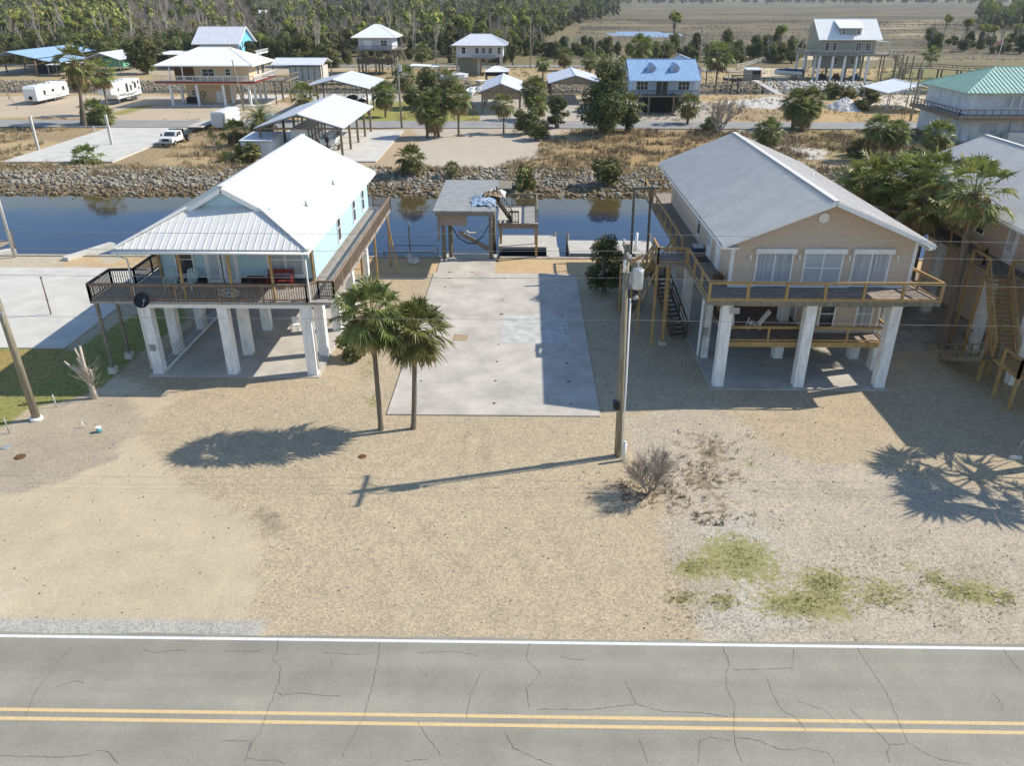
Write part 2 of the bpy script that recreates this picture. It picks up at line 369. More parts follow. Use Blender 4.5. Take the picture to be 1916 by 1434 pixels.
for u, v, rx, ry, a in [(1330, 900, 90, 110, .5), (1450, 930, 120, 80, .34), (1330, 850, 40, 60, .8), (1310, 900, 50, 40, .8), (1350, 950, 50, 35, .7), (1270, 960, 30, 25, .7), (1460, 970, 60, 25, .3), (1490, 870, 60, 30, .3), (1600, 1030, 80, 40, .3), (1800, 800, 90, 40, .35), (1760, 760, 60, 25, .3), (1850, 690, 60, 20, .3), (620, 725, 15, 8, .7), (650, 760, 15, 8, .6), (1330, 660, 80, 40, .35), (1230, 690, 60, 30, .25), (205, 757, 25, 10, .5), (80, 860, 12, 5, .9)]: blob(u, v, rx, ry, 1, a)
# side strip under the left deck and the lawn
lawn = W([(-900, 660), (0, 650), (140, 655), (250, 590), (330, 560), (345, 600), (240, 680), (160, 740), (60, 762), (0, 800), (-900, 850)])
mk = inpoly(jx*.4+X*.6, jy*.4+Y*.6, lawn); C_[mk] = (.20, .22, .06); A_[..., 2][mk] = .25; A_[..., 0][mk] = 1.0
dry = W([(-900, 655), (0, 655), (140, 655), (115, 705), (0, 735), (-900, 740)]); mk = inpoly(jx*.5+X*.5, jy*.5+Y*.5, dry); C_[mk] = (.36, .26, .10); A_[..., 0][mk] = .45
# beach sand by the water on the near side
mk = (Y > 60.0) & (Y < 64) & ((X < -7.2) | (X > -2.4)); C_[mk] = (np.array((.54, .40, .235))*(0.9+.2*n3[..., None]))[mk]
mk = (Y > 50) & (Y < 64) & (X < -34) & (X > -60) & (n1 > .45); C_[mk] = (.50, .43, .32)
# canal bed and banks
mk = (Y >= 64) & (Z < -1.0); C_[mk] = (.11, .085, .045); A_[..., 2][mk] = .3
mk = (Y >= 64) & (Y < 103) & (Z >= -1.3); C_[mk] = (.24, .20, .145)
# the far bank: dry grass, gravel lots, streets
far1 = (Y > 100) & (Y < 186.5)
tawny = np.array((.41, .31, .175))*(0.75+.5*n1[..., None]); mk = far1 | ((Y > 98) & (Z > -.1) & (Y < 110)); C_[mk] = tawny[mk]; A_[..., 2][mk] = .35
A_[..., 1][mk] = (.55*(n2 > .52)+.15)[mk]
def zone(poly, col, grain=.3, green=0, weed=0, vr=.16):
    mk = inpoly(jx, jy, W(poly)); C_[mk] = (np.array(col)*(1-vr/2+vr*n1[..., None]))[mk]
    A_[..., 2][mk] = grain; A_[..., 0][mk] = green; A_[..., 1][mk] = weed
GRV = (.49, .405, .30); ASP = (.30, .29, .27); STRAW = (.41, .31, .17)
zone([(-900, 178), (0, 180), (300, 178), (520, 195), (480, 215), (430, 222), (300, 221), (-900, 217)], GRV)      # gravel yard before the peach house
zone([(195, 215), (420, 205), (520, 190), (560, 200), (480, 235), (250, 243), (205, 232)], GRV)
zone([(208, 213), (255, 198), (300, 196), (250, 208), (225, 218)], (.30, .27, .09), green=.5)
zone([(560, 150), (700, 150), (760, 190), (745, 226), (640, 235), (560, 200)], (.44, .42, .38))
zone([(700, 228), (740, 232), (690, 300), (650, 330), (640, 300)], (.43, .33, .22))
zone([(640, 300), (700, 232), (830, 232), (800, 262), (745, 312), (700, 322)], (.44, .34, .23))
zone([(770, 242), (900, 236), (1010, 258), (1005, 295), (900, 318), (800, 316), (760, 300), (790, 265)], (.48, .42, .34))
zone([(870, 240), (1000, 232), (1100, 236), (1010, 262), (900, 262)], (.47, .40, .32), weed=.1)
zone([(610, 232), (690, 190), (760, 190), (900, 210), (895, 226), (640, 231)], (.30, .29, .08), green=.6)
zone([(880, 178), (1180, 180), (1180, 226), (900, 228)], (.45, .40, .33))
zone([(1180, 190), (1330, 190), (1340, 232), (1180, 230)], (.42, .38, .32))
zone([(1340, 245), (1420, 238), (1480, 262), (1560, 292), (1520, 300), (1440, 275)], (.56, .53, .48), weed=.3)
zone([(1340, 190), (1460, 180), (1490, 192), (1450, 205), (1390, 200)], (.58, .56, .52))
zone([(1480, 205), (1720, 195), (1730, 225), (1600, 236), (1480, 232)], (.46, .33, .17), weed=.15)
zone([(1640, 176), (1730, 180), (1730, 206), (1660, 205), (1600, 190)], (.58, .52, .42))
zone([(1490, 240), (1700, 242), (1640, 300), (1560, 300), (1500, 262)], (.34, .28, .13), weed=.6)
zone([(1180, 245), (1340, 250), (1330, 300), (1180, 318), (1020, 320), (1020, 300), (1080, 262)], (.41, .28, .13), weed=.6)
# second bank and beyond
b2 = (Y > 203) & (Y < 262); C_[b2] = (np.array((.40, .31, .17))*(0.8+.4*n1[..., None]))[b2]; A_[..., 2][b2] = .3
A_[..., 1][b2] = .2
mk = (Y > 186.5) & (Y < 211) & (Z < .0); C_[mk] = (.22, .18, .12)
zone([(-900, 150), (260, 140), (520, 138), (700, 128), (1100, 124), (1390, 128), (1390, 118), (700, 120), (250, 127), (-900, 132)], (.44, .37, .28))
zone([(1380, 150), (1420, 118), (1500, 104), (1530, 108), (1480, 135), (1480, 148)], (.60, .50, .35))
zone([(1640, 112), (2300, 112), (2300, 103), (1640, 103)], (.60, .51, .36), grain=.2)
zone([(1620, 180), (1640, 165), (2100, 172), (2100, 120), (1700, 125), (1640, 140)], (.22, .21, .09), weed=.5)
# forest floor, then marsh
fl = (Y > 255); C_[fl] = (np.array((.20, .175, .095))*(0.7+.6*n1[..., None]))[fl]; A_[..., 2][fl] = .2; A_[..., 1][fl] = .5
big = fbm(X, Y*2.4, 150, 0)
mar = (Y > 285) & (X > G(1130, 12).x*0+12+(Y-285)*.08)
big2 = fbm(X, Y*2.8, 38, 3); mc = np.array((.142, .125, .085))*(0.30+.9*big[..., None]+.5*big2[..., None]); mc[big2 > .60] *= (1.28, 1.22, 1.15); C_[mar] = mc[mar]; A_[..., 1][mar] = .1; A_[..., 2][mar] = .15
zone([(1668, 52), (1700, 46), (1765, 33), (1768, 37), (1700, 52), (1690, 57), (1740, 62), (1760, 66), (1715, 66), (1672, 58)], (.42, .33, .21), grain=.1)
zone([(1500, 104), (1640, 104), (1640, 113), (1500, 112)], (.58, .49, .34), grain=.2)
gb = MB()
nx, ny = len(gx), len(gy)
me = bpy.data.meshes.new('ground')
V = np.stack([X, Y, Z], -1).reshape(-1, 3)
ii = (np.arange(ny-1)[:, None]*nx+np.arange(nx-1)[None, :]).reshape(-1)
F = np.stack([ii, ii+1, ii+nx+1, ii+nx], -1)
me.vertices.add(len(V)); me.vertices.foreach_set('co', V.ravel().astype(np.float32))
me.loops.add(F.size); me.loops.foreach_set('vertex_index', F.ravel().astype(np.int32))
me.polygons.add(len(F)); me.polygons.foreach_set('loop_start', (np.arange(len(F))*4).astype(np.int32)); me.polygons.foreach_set('loop_total', np.full(len(F), 4, np.int32))
me.update(calc_edges=True)
for nm, ar in (('zone', C_), ('cover', A_)):
    at = me.color_attributes.new(nm, 'FLOAT_COLOR', 'POINT')
    at.data.foreach_set('color', np.concatenate([ar.reshape(-1, 3), np.ones((len(V), 1))], 1).ravel().astype(np.float32))
def ground_mat():
    m = bpy.data.materials.new('ground'); m.use_nodes = True; n = m.node_tree.nodes; l = m.node_tree.links; b = n['Principled BSDF']
    b.inputs['Roughness'].default_value = .95; b.inputs['Specular IOR Level'].default_value = .1
    za = n.new('ShaderNodeAttribute'); za.attribute_name = 'zone'; ca = n.new('ShaderNodeAttribute'); ca.attribute_name = 'cover'
    sp = n.new('ShaderNodeSeparateColor'); l.new(ca.outputs['Color'], sp.inputs[0])
    tc = n.new('ShaderNodeTexCoord'); co = tc.outputs['Object']
    def noise(s, d=4, r=.6, mapv=None):
        t = n.new('ShaderNodeTexNoise'); t.inputs['Scale'].default_value = s; t.inputs['Detail'].default_value = d; t.inputs['Roughness'].default_value = r
        if mapv:
            mp = n.new('ShaderNodeMapping'); mp.inputs['Scale'].default_value = mapv; l.new(co, mp.inputs[0]); l.new(mp.outputs[0], t.inputs['Vector'])
        else: l.new(co, t.inputs['Vector'])
        return t.outputs[0]
    def mr(x, a, b_, c, d):
        t = n.new('ShaderNodeMapRange'); l.new(x, t.inputs[0]); t.inputs[1].default_value = a; t.inputs[2].default_value = b_; t.inputs[3].default_value = c; t.inputs[4].default_value = d; return t.outputs[0]
    def ma(op, x, y):
        t = n.new('ShaderNodeMath'); t.operation = op
        for i, q in enumerate((x, y)):
            if isinstance(q, (int, float)): t.inputs[i].default_value = q
            else: l.new(q, t.inputs[i])
        return t.outputs[0]
    def mix(f, a, b_, mode='MIX'):
        t = n.new('ShaderNodeMix'); t.data_type = 'RGBA'; t.blend_type = mode
        if isinstance(f, (int, float)): t.inputs['Factor'].default_value = f
        else: l.new(f, t.inputs['Factor'])
        for k, q in (('A', a), ('B', b_)):
            if isinstance(q, tuple): t.inputs[k].default_value = (*q, 1)
            else: l.new(q, t.inputs[k])
        return t.outputs['Result']
    base = za.outputs['Color']
    # medium mottling
    c = mix(1.0, base, mix(mr(noise(.9, 6), .3, .7, 0, 1), (.92, .92, .93), (1.06, 1.055, 1.04)), 'MULTIPLY')
    # stones: cells with their own tint
    vo = n.new('ShaderNodeTexVoronoi'); vo.inputs['Scale'].default_value = 15; l.new(co, vo.inputs['Vector'])
    sv = n.new('ShaderNodeSeparateColor'); l.new(vo.outputs['Color'], sv.inputs[0])
    st = mix(mr(sv.outputs[0], 0, 1, 0, 1), (.50, .51, .54), (1.46, 1.44, 1.38))
    fine = mix(mr(noise(21, 4, .8), .36, .64, 0, 1), (.52, .53, .56), (1.44, 1.43, 1.38))
    gr = mix(.5, st, fine); c = mix(sp.outputs['Blue'], c, mix(1.0, c, gr, 'MULTIPLY'))
    # sparse dark debris
    deb = mr(noise(7, 3, .55), .70, .76, 0, .35); c = mix(deb, c, (.12, .09, .06))
    # dead weeds and green grass, broken by noise
    wn = ma('GREATER_THAN', ma('ADD', mr(noise(2.6, 7, .75), .3, .7, 0, 1), ma('MULTIPLY', sp.outputs['Green'], .75)), 1.0)
    wc = mix(mr(noise(1.1, 3), .35, .65, 0, 1), (.19, .145, .095), (.28, .215, .135)); c = mix(ma('MULTIPLY', wn, .8), c, wc)
    gn = mr(ma('ADD', mr(noise(3.4, 8, .8), .3, .7, 0, 1), sp.outputs['Red']), .95, 1.12, 0, 1)
    gc = mix(mr(noise(5, 5, .7), .35, .65, 0, 1), (.22, .215, .06), (.35, .325, .13)); c = mix(ma('MULTIPLY', gn, .82), c, gc)
    l.new(c, b.inputs['Base Color'])
    bp = n.new('ShaderNodeBump'); bp.inputs['Distance'].default_value = .05; bp.inputs['Strength'].default_value = .55
    l.new(noise(14, 5, .75), bp.inputs['Height']); l.new(bp.outputs[0], b.inputs['Normal'])
    return m
me.materials.append(ground_mat())
go = bpy.data.objects.new('ground', me); COL.objects.link(go); go['kind'] = 'structure'
def gzz(x, y): return float(gz(np.array([float(x)]), np.array([float(y)]))[0])

# ------------------------------------------------------------------ water
def water_mat():
    m = bpy.data.materials.new('water'); m.use_nodes = True; n = m.node_tree.nodes; l = m.node_tree.links; b = n['Principled BSDF']
    b.inputs['Base Color'].default_value = (.014, .028, .07, 1); b.inputs['Roughness'].default_value = .03; b.inputs['IOR'].default_value = 1.34
    b.inputs['Specular IOR Level'].default_value = .5
    tc = n.new('ShaderNodeTexCoord'); no = n.new('ShaderNodeTexNoise'); no.inputs['Scale'].default_value = 1.1; no.inputs['Detail'].default_value = 4
    l.new(tc.outputs['Object'], no.inputs['Vector'])
    bp = n.new('ShaderNodeBump'); bp.inputs['Strength'].default_value = .12; bp.inputs['Distance'].default_value = .05
    l.new(no.outputs[0], bp.inputs['Height']); l.new(bp.outputs[0], b.inputs['Normal'])
    # brown shallows towards the rocky bank: the bed shows through
    sx = n.new('ShaderNodeSeparateXYZ'); l.new(tc.outputs['Object'], sx.inputs[0])
    n2 = n.new('ShaderNodeTexNoise'); n2.inputs['Scale'].default_value = .12; n2.inputs['Detail'].default_value = 4; l.new(tc.outputs['Object'], n2.inputs['Vector'])
    a = n.new('ShaderNodeMath'); a.operation = 'MULTIPLY_ADD'; a.inputs[1].default_value = 9; l.new(n2.outputs[0], a.inputs[0]); l.new(sx.outputs['Y'], a.inputs[2])
    r = n.new('ShaderNodeMapRange'); r.inputs[1].default_value = 86.0; r.inputs[2].default_value = 91.0; l.new(a.outputs[0], r.inputs[0])
    mx = n.new('ShaderNodeMix'); mx.data_type = 'RGBA'; l.new(r.outputs[0], mx.inputs['Factor'])
    mx.inputs['A'].default_value = (.014, .028, .07, 1); mx.inputs['B'].default_value = (.085, .065, .028, 1); l.new(mx.outputs['Result'], b.inputs['Base Color'])
    return m
M['water'] = water_mat()
M['water2'] = mat('dark_canal_water', (.03, .04, .045), .05, .1, .3, spec=.5)
M['pondw'] = mat('pond_water', (.17, .23, .38), .3, .05, .02, spec=.25)
struct(MB().add([(-400, 64.05, -1.2), (400, 64.05, -1.2), (400, 94.5, -1.2), (-400, 94.5, -1.2)], [(0, 1, 2, 3)]), 'water', 'water')
struct(MB().add([(-400, 186.2, -1.3), (400, 186.2, -1.3), (400, 206, -1.3), (-400, 206, -1.3)], [(0, 1, 2, 3)]), 'water', 'water2')
struct(MB().add([(38, 452, -.6), (96, 452, -.6), (96, 527, -.6), (38, 527, -.6)], [(0, 1, 2, 3)]), 'water', 'pondw')

# ------------------------------------------------------------------ roads and slabs
def asphalt():
    m = mat('asphalt', (.305, .292, .24), .9, .06, .5, bump=.35, bscale=55, detail=9, spec=.2)
    n = m.node_tree.nodes; l = m.node_tree.links; b = n['Principled BSDF']; src = b.inputs['Base Color'].links[0].from_socket
    tc = n.new('ShaderNodeTexCoord'); no = n.new('ShaderNodeTexNoise'); no.inputs['Scale'].default_value = 34; no.inputs['Detail'].default_value = 3; no.inputs['Roughness'].default_value = .8
    l.new(tc.outputs['Object'], no.inputs['Vector'])
    mr = n.new('ShaderNodeMapRange'); mr.inputs[1].default_value = .35; mr.inputs[2].default_value = .65; mr.inputs[3].default_value = .78; mr.inputs[4].default_value = 1.24; l.new(no.outputs[0], mr.inputs[0])
    mx = n.new('ShaderNodeMix'); mx.data_type = 'RGBA'; mx.blend_type = 'MULTIPLY'; mx.inputs['Factor'].default_value = 1
    l.new(src, mx.inputs['A']); l.new(mr.outputs[0], mx.inputs['B'])
    mp = n.new('ShaderNodeMapping'); mp.inputs['Scale'].default_value = (.05, 1, 1); n3 = n.new('ShaderNodeTexNoise'); n3.inputs['Scale'].default_value = .9; l.new(tc.outputs['Object'], mp.inputs[0]); l.new(mp.outputs[0], n3.inputs['Vector'])
    m3 = n.new('ShaderNodeMapRange'); m3.inputs[1].default_value = .3; m3.inputs[2].default_value = .7; m3.inputs[3].default_value = .87; m3.inputs[4].default_value = 1.08; l.new(n3.outputs[0], m3.inputs[0])
    mx2 = n.new('ShaderNodeMix'); mx2.data_type = 'RGBA'; mx2.blend_type = 'MULTIPLY'; mx2.inputs['Factor'].default_value = 1
    l.new(mx.outputs['Result'], mx2.inputs['A']); l.new(m3.outputs[0], mx2.inputs['B']); l.new(mx2.outputs['Result'], b.inputs['Base Color'])
    return m
M['asphalt'] = asphalt()
M['asphalt_far'] = mat('faded_asphalt', (.30, .295, .28), .9, .08, .4, bump=.2)
def strip(pts, zz, name, m, wob=0):
    return struct(MB().sheet([(p[0], p[1], zz) for p in pts], .02), name, m)
# near road edge a little ragged
top = [(-130+i*.5, 20.36+.10*(vnoise(np.array([i*.5]), np.array([0.]), 1.1, 2)[0]-.5)+.06*(vnoise(np.array([i*.5]), np.array([9.]), .4, 1)[0]-.5)) for i in range(521)]
rb = MB(); n_ = len(top)
rb.add([(x, 7.6, .024) for x, y in top]+[(x, y, .024) for x, y in top]+[(x, y+.03, -.05) for x, y in top], [(i, i+1, n_+i+1, n_+i) for i in range(n_-1)]+[(n_+i, n_+i+1, 2*n_+i+1, 2*n_+i) for i in range(n_-1)])
struct(rb, 'road', 'asphalt')
struct(MB().sheet([(-130, 20.09, .028), (130, 20.09, .028), (130, 20.22, .028), (-130, 20.22, .028)], .003), 'road_edge_line', 'line_white')
struct(MB().sheet([(-130, 17.0, .028), (130, 17.0, .028), (130, 17.13, .028), (-130, 17.13, .028)], .003), 'centre_line', 'line_yellow')
struct(MB().sheet([(-130, 16.67, .028), (130, 16.67, .028), (130, 16.80, .028), (-130, 16.80, .028)], .003), 'centre_line', 'line_yellow')
# cracks, walked along where the photo shows them
cr = MB()
CR = [[(520, 1196), (519, 1220), (510, 1232), (525, 1250), (522, 1280), (514, 1295), (495, 1350), (487, 1370), (468, 1395), (460, 1420), (455, 1434)], [(514, 1295), (530, 1302), (565, 1297), (600, 1302), (640, 1303)], [(460, 1420), (500, 1424), (520, 1424), (538, 1434)], [(130, 1215), (85, 1270), (70, 1290), (45, 1345)], [(0, 1414), (50, 1416), (110, 1418), (165, 1413), (185, 1405), (205, 1408), (212, 1420), (225, 1434)], [(712, 1198), (708, 1230), (693, 1300), (680, 1345), (660, 1380), (636, 1425)], [(418, 1386), (470, 1388), (472, 1392), (465, 1410)], [(990, 1205), (985, 1235), (1012, 1260), (985, 1290), (990, 1330)], [(905, 1250), (880, 1300), (872, 1350)],
      [(1352, 1210), (1365, 1243), (1358, 1262), (1360, 1290), (1375, 1320), (1373, 1370), (1378, 1400), (1392, 1434)], [(1370, 1254), (1420, 1253), (1482, 1251), (1484, 1235), (1487, 1212)], [(1482, 1251), (1492, 1262)], [(1605, 1213), (1620, 1240), (1655, 1290), (1680, 1345), (1698, 1390), (1735, 1412), (1760, 1422), (1825, 1432)], [(1170, 1275), (1190, 1318), (1240, 1332), (1320, 1335), (1370, 1344)], [(1190, 1318), (1100, 1329), (1000, 1328)], [(1435, 1270), (1445, 1300), (1462, 1328), (1490, 1345), (1512, 1372)], [(1590, 1326), (1610, 1345), (1640, 1370), (1665, 1395), (1700, 1393)], [(1665, 1395), (1660, 1410), (1666, 1434)], [(1376, 1380), (1420, 1386), (1455, 1402), (1480, 1405), (1500, 1400), (1550, 1410), (1565, 1434)], [(1310, 1386), (1308, 1410), (1306, 1434)], [(1310, 1386), (1330, 1380), (1374, 1389)], [(1195, 1385), (1203, 1400), (1214, 1434)], [(1878, 1216), (1895, 1240), (1916, 1263)], [(1855, 1295), (1870, 1310), (1880, 1334)], [(945, 1370), (960, 1400), (1000, 1420), (1040, 1434)], [(780, 1350), (800, 1380), (830, 1420)], [(270, 1216), (290, 1222), (340, 1217), (355, 1222)], [(420, 1219), (490, 1220)], [(605, 1222), (650, 1225), (690, 1225)], [(780, 1222), (850, 1220), (900, 1228)], [(1490, 1312), (1545, 1330), (1570, 1358)]]
for _ in range(5):
    u, v = U(0, 1916), U(1215, 1430); a = U(0, 6.3); L_ = [(u, v)]
    for _k in range(RNG.randint(2, 6)): a += U(-.8, .8); u += math.cos(a)*U(8, 26); v = min(1440, max(1200, v+math.sin(a)*U(5, 16))); L_.append((u, v))
    CR.append(L_)
for line in CR:
    pts = []
    for i in range(len(line)-1):
        a = G(*line[i], .03); b_ = G(*line[i+1], .03); k = max(2, int((b_-a).length/.09))
        for j in range(k): pts.append(a.lerp(b_, j/k)+Vector((U(-.02, .02), U(-.02, .02), 0)))
    vs = []; fs = []
    for i, p in enumerate(pts):
        d = (pts[min(i+1, len(pts)-1)]-pts[max(i-1, 0)]).normalized(); s_ = Vector((-d.y, d.x, 0)); ww = U(.0025, .007)
        vs += [p+s_*ww+Vector((0, 0, .003)), p-s_*ww+Vector((0, 0, .003))]
        if i: fs.append((2*i-2, 2*i-1, 2*i+1, 2*i))
    cr.add(vs, fs)
struct(cr, 'road_surface_cracks', 'crack')
for (a, b_) in (((-400, 134.6), (400, 142.6)),): strip([(a[0], a[1]), (b_[0], a[1]), (b_[0], b_[1]), (a[0], b_[1])], .12, 'road', 'asphalt_far')
strip([(-400, 262), (14, 262), (45, 252), (66, 240), (66, 236), (40, 247), (12, 256), (-400, 256)], .12, 'road', 'asphalt_far')
# slabs
struct(MB().box(-7.25, 36.3, -.1, 4.03, 59.75, .07), 'concrete_slab', 'concrete')
struct(MB().box(-7.05, 59.76, -.1, -2.45, 63.4, .062).add([(-7.05, 63.4, .06), (-2.45, 63.4, .06), (-2.45, 71, -1.6), (-7.05, 71, -1.6)], [(0, 1, 2, 3)]), 'boat_ramp_apron', 'concrete')
cp = G(937, 643); cq = G(1057, 592)
struct(MB().sheet([(cp.x, cp.y, .075), (cq.x+.1, cp.y, .075), (cq.x+.1, cq.y, .075), (cp.x, cq.y, .075)], .003), 'slab_repair_patch', 'concrete_patch')
p = G(846, 640); q = G(876, 628)
struct(MB().sheet([(p.x, p.y, .075), (q.x, p.y, .075), (q.x, q.y, .075), (p.x, q.y, .075)], .003), 'slab_filled_joint', 'tan_stain')
fx = MB()
for u, v in [(1068, 757), (1064, 715), (1060, 680), (1058, 645), (1057, 617), (1053, 590), (1048, 541), (925, 755), (927, 713), (930, 677), (933, 645), (938, 588), (941, 562), (943, 521), (788, 713), (778, 755), (833, 538), (840, 521), (883, 509), (842, 509)]:
    p = G(u, v, .07); a = U(.09, .17); th = U(0, 3)
    fx.add([(p.x+a*(.6+.4*math.sin(5*t+th))*math.cos(t)*1.3, p.y+a*(.7+.3*math.cos(3*t+th))*math.sin(t), .078) for t in [i*.63 for i in range(10)]], [tuple(range(10))])
struct(fx, 'cut_post_stubs', 'stain')
struct(MB().box(-21.9, 40.7, -.1, -11.9, 58.5, .06), 'concrete_slab', 'concrete')
struct(MB().box(10.5, 39.6, -.1, 20.6, 58.5, .06), 'concrete_slab', 'concrete')
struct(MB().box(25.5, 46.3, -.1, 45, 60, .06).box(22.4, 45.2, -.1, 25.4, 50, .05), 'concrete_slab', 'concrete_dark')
pl = [G(-700, 655), G(140, 655), G(205, 575) , G(300, 500), G(70, 495), G(-700, 500)]
a0 = G(212, 575); xr = a0.x
struct(MB().sheet([(-80, 44.6, .06), (-28.9, 44.6, .06), (-28.9, 60.6, .06), (-80, 60.6, .06)], .12), 'concrete_slab', 'concrete_pale')
struct(MB().sheet([(-68.9, 104.2, .22), (-54.5, 104.6, .22), (-54.5, 133.5, .22), (-68.9, 133.5, .22)], .3), 'concrete_slab', 'concrete_pale')
struct(MB().box(-38.5, 105.5, -.1, -19.8, 132, .17), 'concrete_slab', 'concrete_pale')
struct(MB().box(-70.5, 161.6, -.1, -52, 181, .16), 'concrete_slab', 'concrete_pale')
# ------------------------------------------------------------------ building pieces
def frame_map(face, plane):
    # (a across, d outwards, z) -> world
    if face == 'y-': return lambda a, d, z: (a, plane-d, z)
    if face == 'y+': return lambda a, d, z: (a, plane+d, z)
    if face == 'x+': return lambda a, d, z: (plane+d, a, z)
    return lambda a, d, z: (plane-d, a, z)
def fbox(mb, f, a0, a1, d0, d1, z0, z1):
    p = f(a0, d0, z0); q = f(a1, d1, z1); return mb.box(p[0], p[1], p[2], q[0], q[1], q[2])
def window(parent, face, plane, a, z, w, h, lights=1, sash=True, pane='glass', fw=.09, fm='white', name='window', rows=0):
    f = frame_map(face, plane); m = MB()
    fbox(m, f, a-w/2-fw, a+w/2+fw, 0, .06, z+h, z+h+fw); fbox(m, f, a-w/2-fw, a+w/2+fw, 0, .08, z-fw, z)
    fbox(m, f, a-w/2-fw, a-w/2, 0, .055, z, z+h); fbox(m, f, a+w/2, a+w/2+fw, 0, .055, z, z+h)
    for i in range(1, lights): c = a-w/2+w*i/lights; fbox(m, f, c-.035, c+.035, 0, .05, z, z+h)
    if sash: fbox(m, f, a-w/2, a+w/2, 0, .045, z+h*.5-.025, z+h*.5+.025)
    for r in range(rows): fbox(m, f, a-w/2, a+w/2, 0, .04, z+h*(r+1)/(rows+1)-.012, z+h*(r+1)/(rows+1)+.012)
    o = make(m, name, fm, parent)
    p = MB(); fbox(p, f, a-w/2+.002, a+w/2-.002, .004, .022, z+.002, z+h-.002); make(p, 'pane', pane, o)
    return o
def door(parent, face, plane, a, z, w, h, mt='white', glass=None, handle=True, label=None, side=1):
    f = frame_map(face, plane); m = MB()
    fbox(m, f, a-w/2-.08, a+w/2+.08, 0, .04, z, z+h+.08); fbox(m, f, a-w/2, a+w/2, .04, .07, z+.02, z+h)
    o = make(m, 'door', mt, parent, label)
    if glass:
        g = MB(); fbox(g, f, a-w*.3, a+w*.3, .07, .08, z+h*.35 if glass != 'full' else z+.25, z+h*.92); make(g, 'pane', 'lace', o)
    if handle:
        k = MB(); c = f(a+side*w*.4, .1, z+1.0); k.ball(c, .045, 6, 4); make(k, 'handle', 'grey_metal', o)
    return o
def rail_line(mb, a, b, zf, h, post=1.5, pw=.09, bal=0, bw=.035, cap=.11, bottom=True, skip_first=False, topw=None, mids=0):
    a = Vector((a[0], a[1], zf)); b = Vector((b[0], b[1], zf)) if len(b) == 2 else Vector(b); L = (b-a).length
    up = Vector((0, 0, h)); n = max(1, round(L/post))
    for i in range(n+1):
        p = a.lerp(b, i/n); mb.beam(p-Vector((0, 0, .05)), p+up, pw, pw)
    mb.beam(a+up, b+up, cap, .045)
    mb.beam(a+up-Vector((0, 0, .09)), b+up-Vector((0, 0, .09)), .04, .08)
    if bottom: mb.beam(a+Vector((0, 0, .1)), b+Vector((0, 0, .1)), .04, .08)
    for k in range(mids):
        z = .1+(h-.2)*(k+1)/(mids+1); mb.beam(a+Vector((0, 0, z)), b+Vector((0, 0, z)), .012, .012)
    if bal:
        n = int(L/bal)
        for i in range(1, n): p = a.lerp(b, i/n); mb.beam(p+Vector((0, 0, .1)), p+up-Vector((0, 0, .08)), bw, bw)
def column(parent, x, y, z0, z1, w=.55, mt='white_dirty', name='column'):
    return make(MB().cbox(x, y, z0, w, w, z1-z0), name, mt, parent)
def walls(parent, x0, x1, y0, y1, z0, z1, mt, gable=None, zr=None, name='wall'):
    m = MB(); m.box(x0, y0, z0, x1, y1, z1)
    if gable == 'y': xm = (x0+x1)/2; m.prism([(x0, z1), (x1, z1), (xm, zr)], y0, y1, 'y')
    if gable == 'x': ym = (y0+y1)/2; m.prism([(y0, z1), (y1, z1), (ym, zr)], x0, x1, 'x')
    return make(m, name, mt, parent)
def roof_gable(parent, x0, x1, y0, y1, ze, zr, mt, ax='y', t=.1, seam=.45, sh=.035, label=None, trim=None):
    m = MB()
    if ax == 'y':
        xm = (x0+x1)/2
        for xe in (x0, x1):
            m.sheet([(xe, y0, ze), (xe, y1, ze), (xm, y1, zr), (xm, y0, zr)], t)
            m.ribs((xe, y0+.03, ze), (xe, y1-.03, ze), (xm, y0+.03, zr), (xm, y1-.03, zr), max(2, int((y1-y0)/seam)), .035, sh)
        m.beam((xm, y0, zr+.03), (xm, y1, zr+.03), .28, .05)
    else:
        ym = (y0+y1)/2
        for ye in (y0, y1):
            m.sheet([(x0, ye, ze), (x1, ye, ze), (x1, ym, zr), (x0, ym, zr)], t)
            m.ribs((x0+.03, ye, ze), (x1-.03, ye, ze), (x0+.03, ym, zr), (x1-.03, ym, zr), max(2, int((x1-x0)/seam)), .035, sh)
        m.beam((x0, ym, zr+.03), (x1, ym, zr+.03), .28, .05)
    return make(m, 'roof', mt, parent, label)
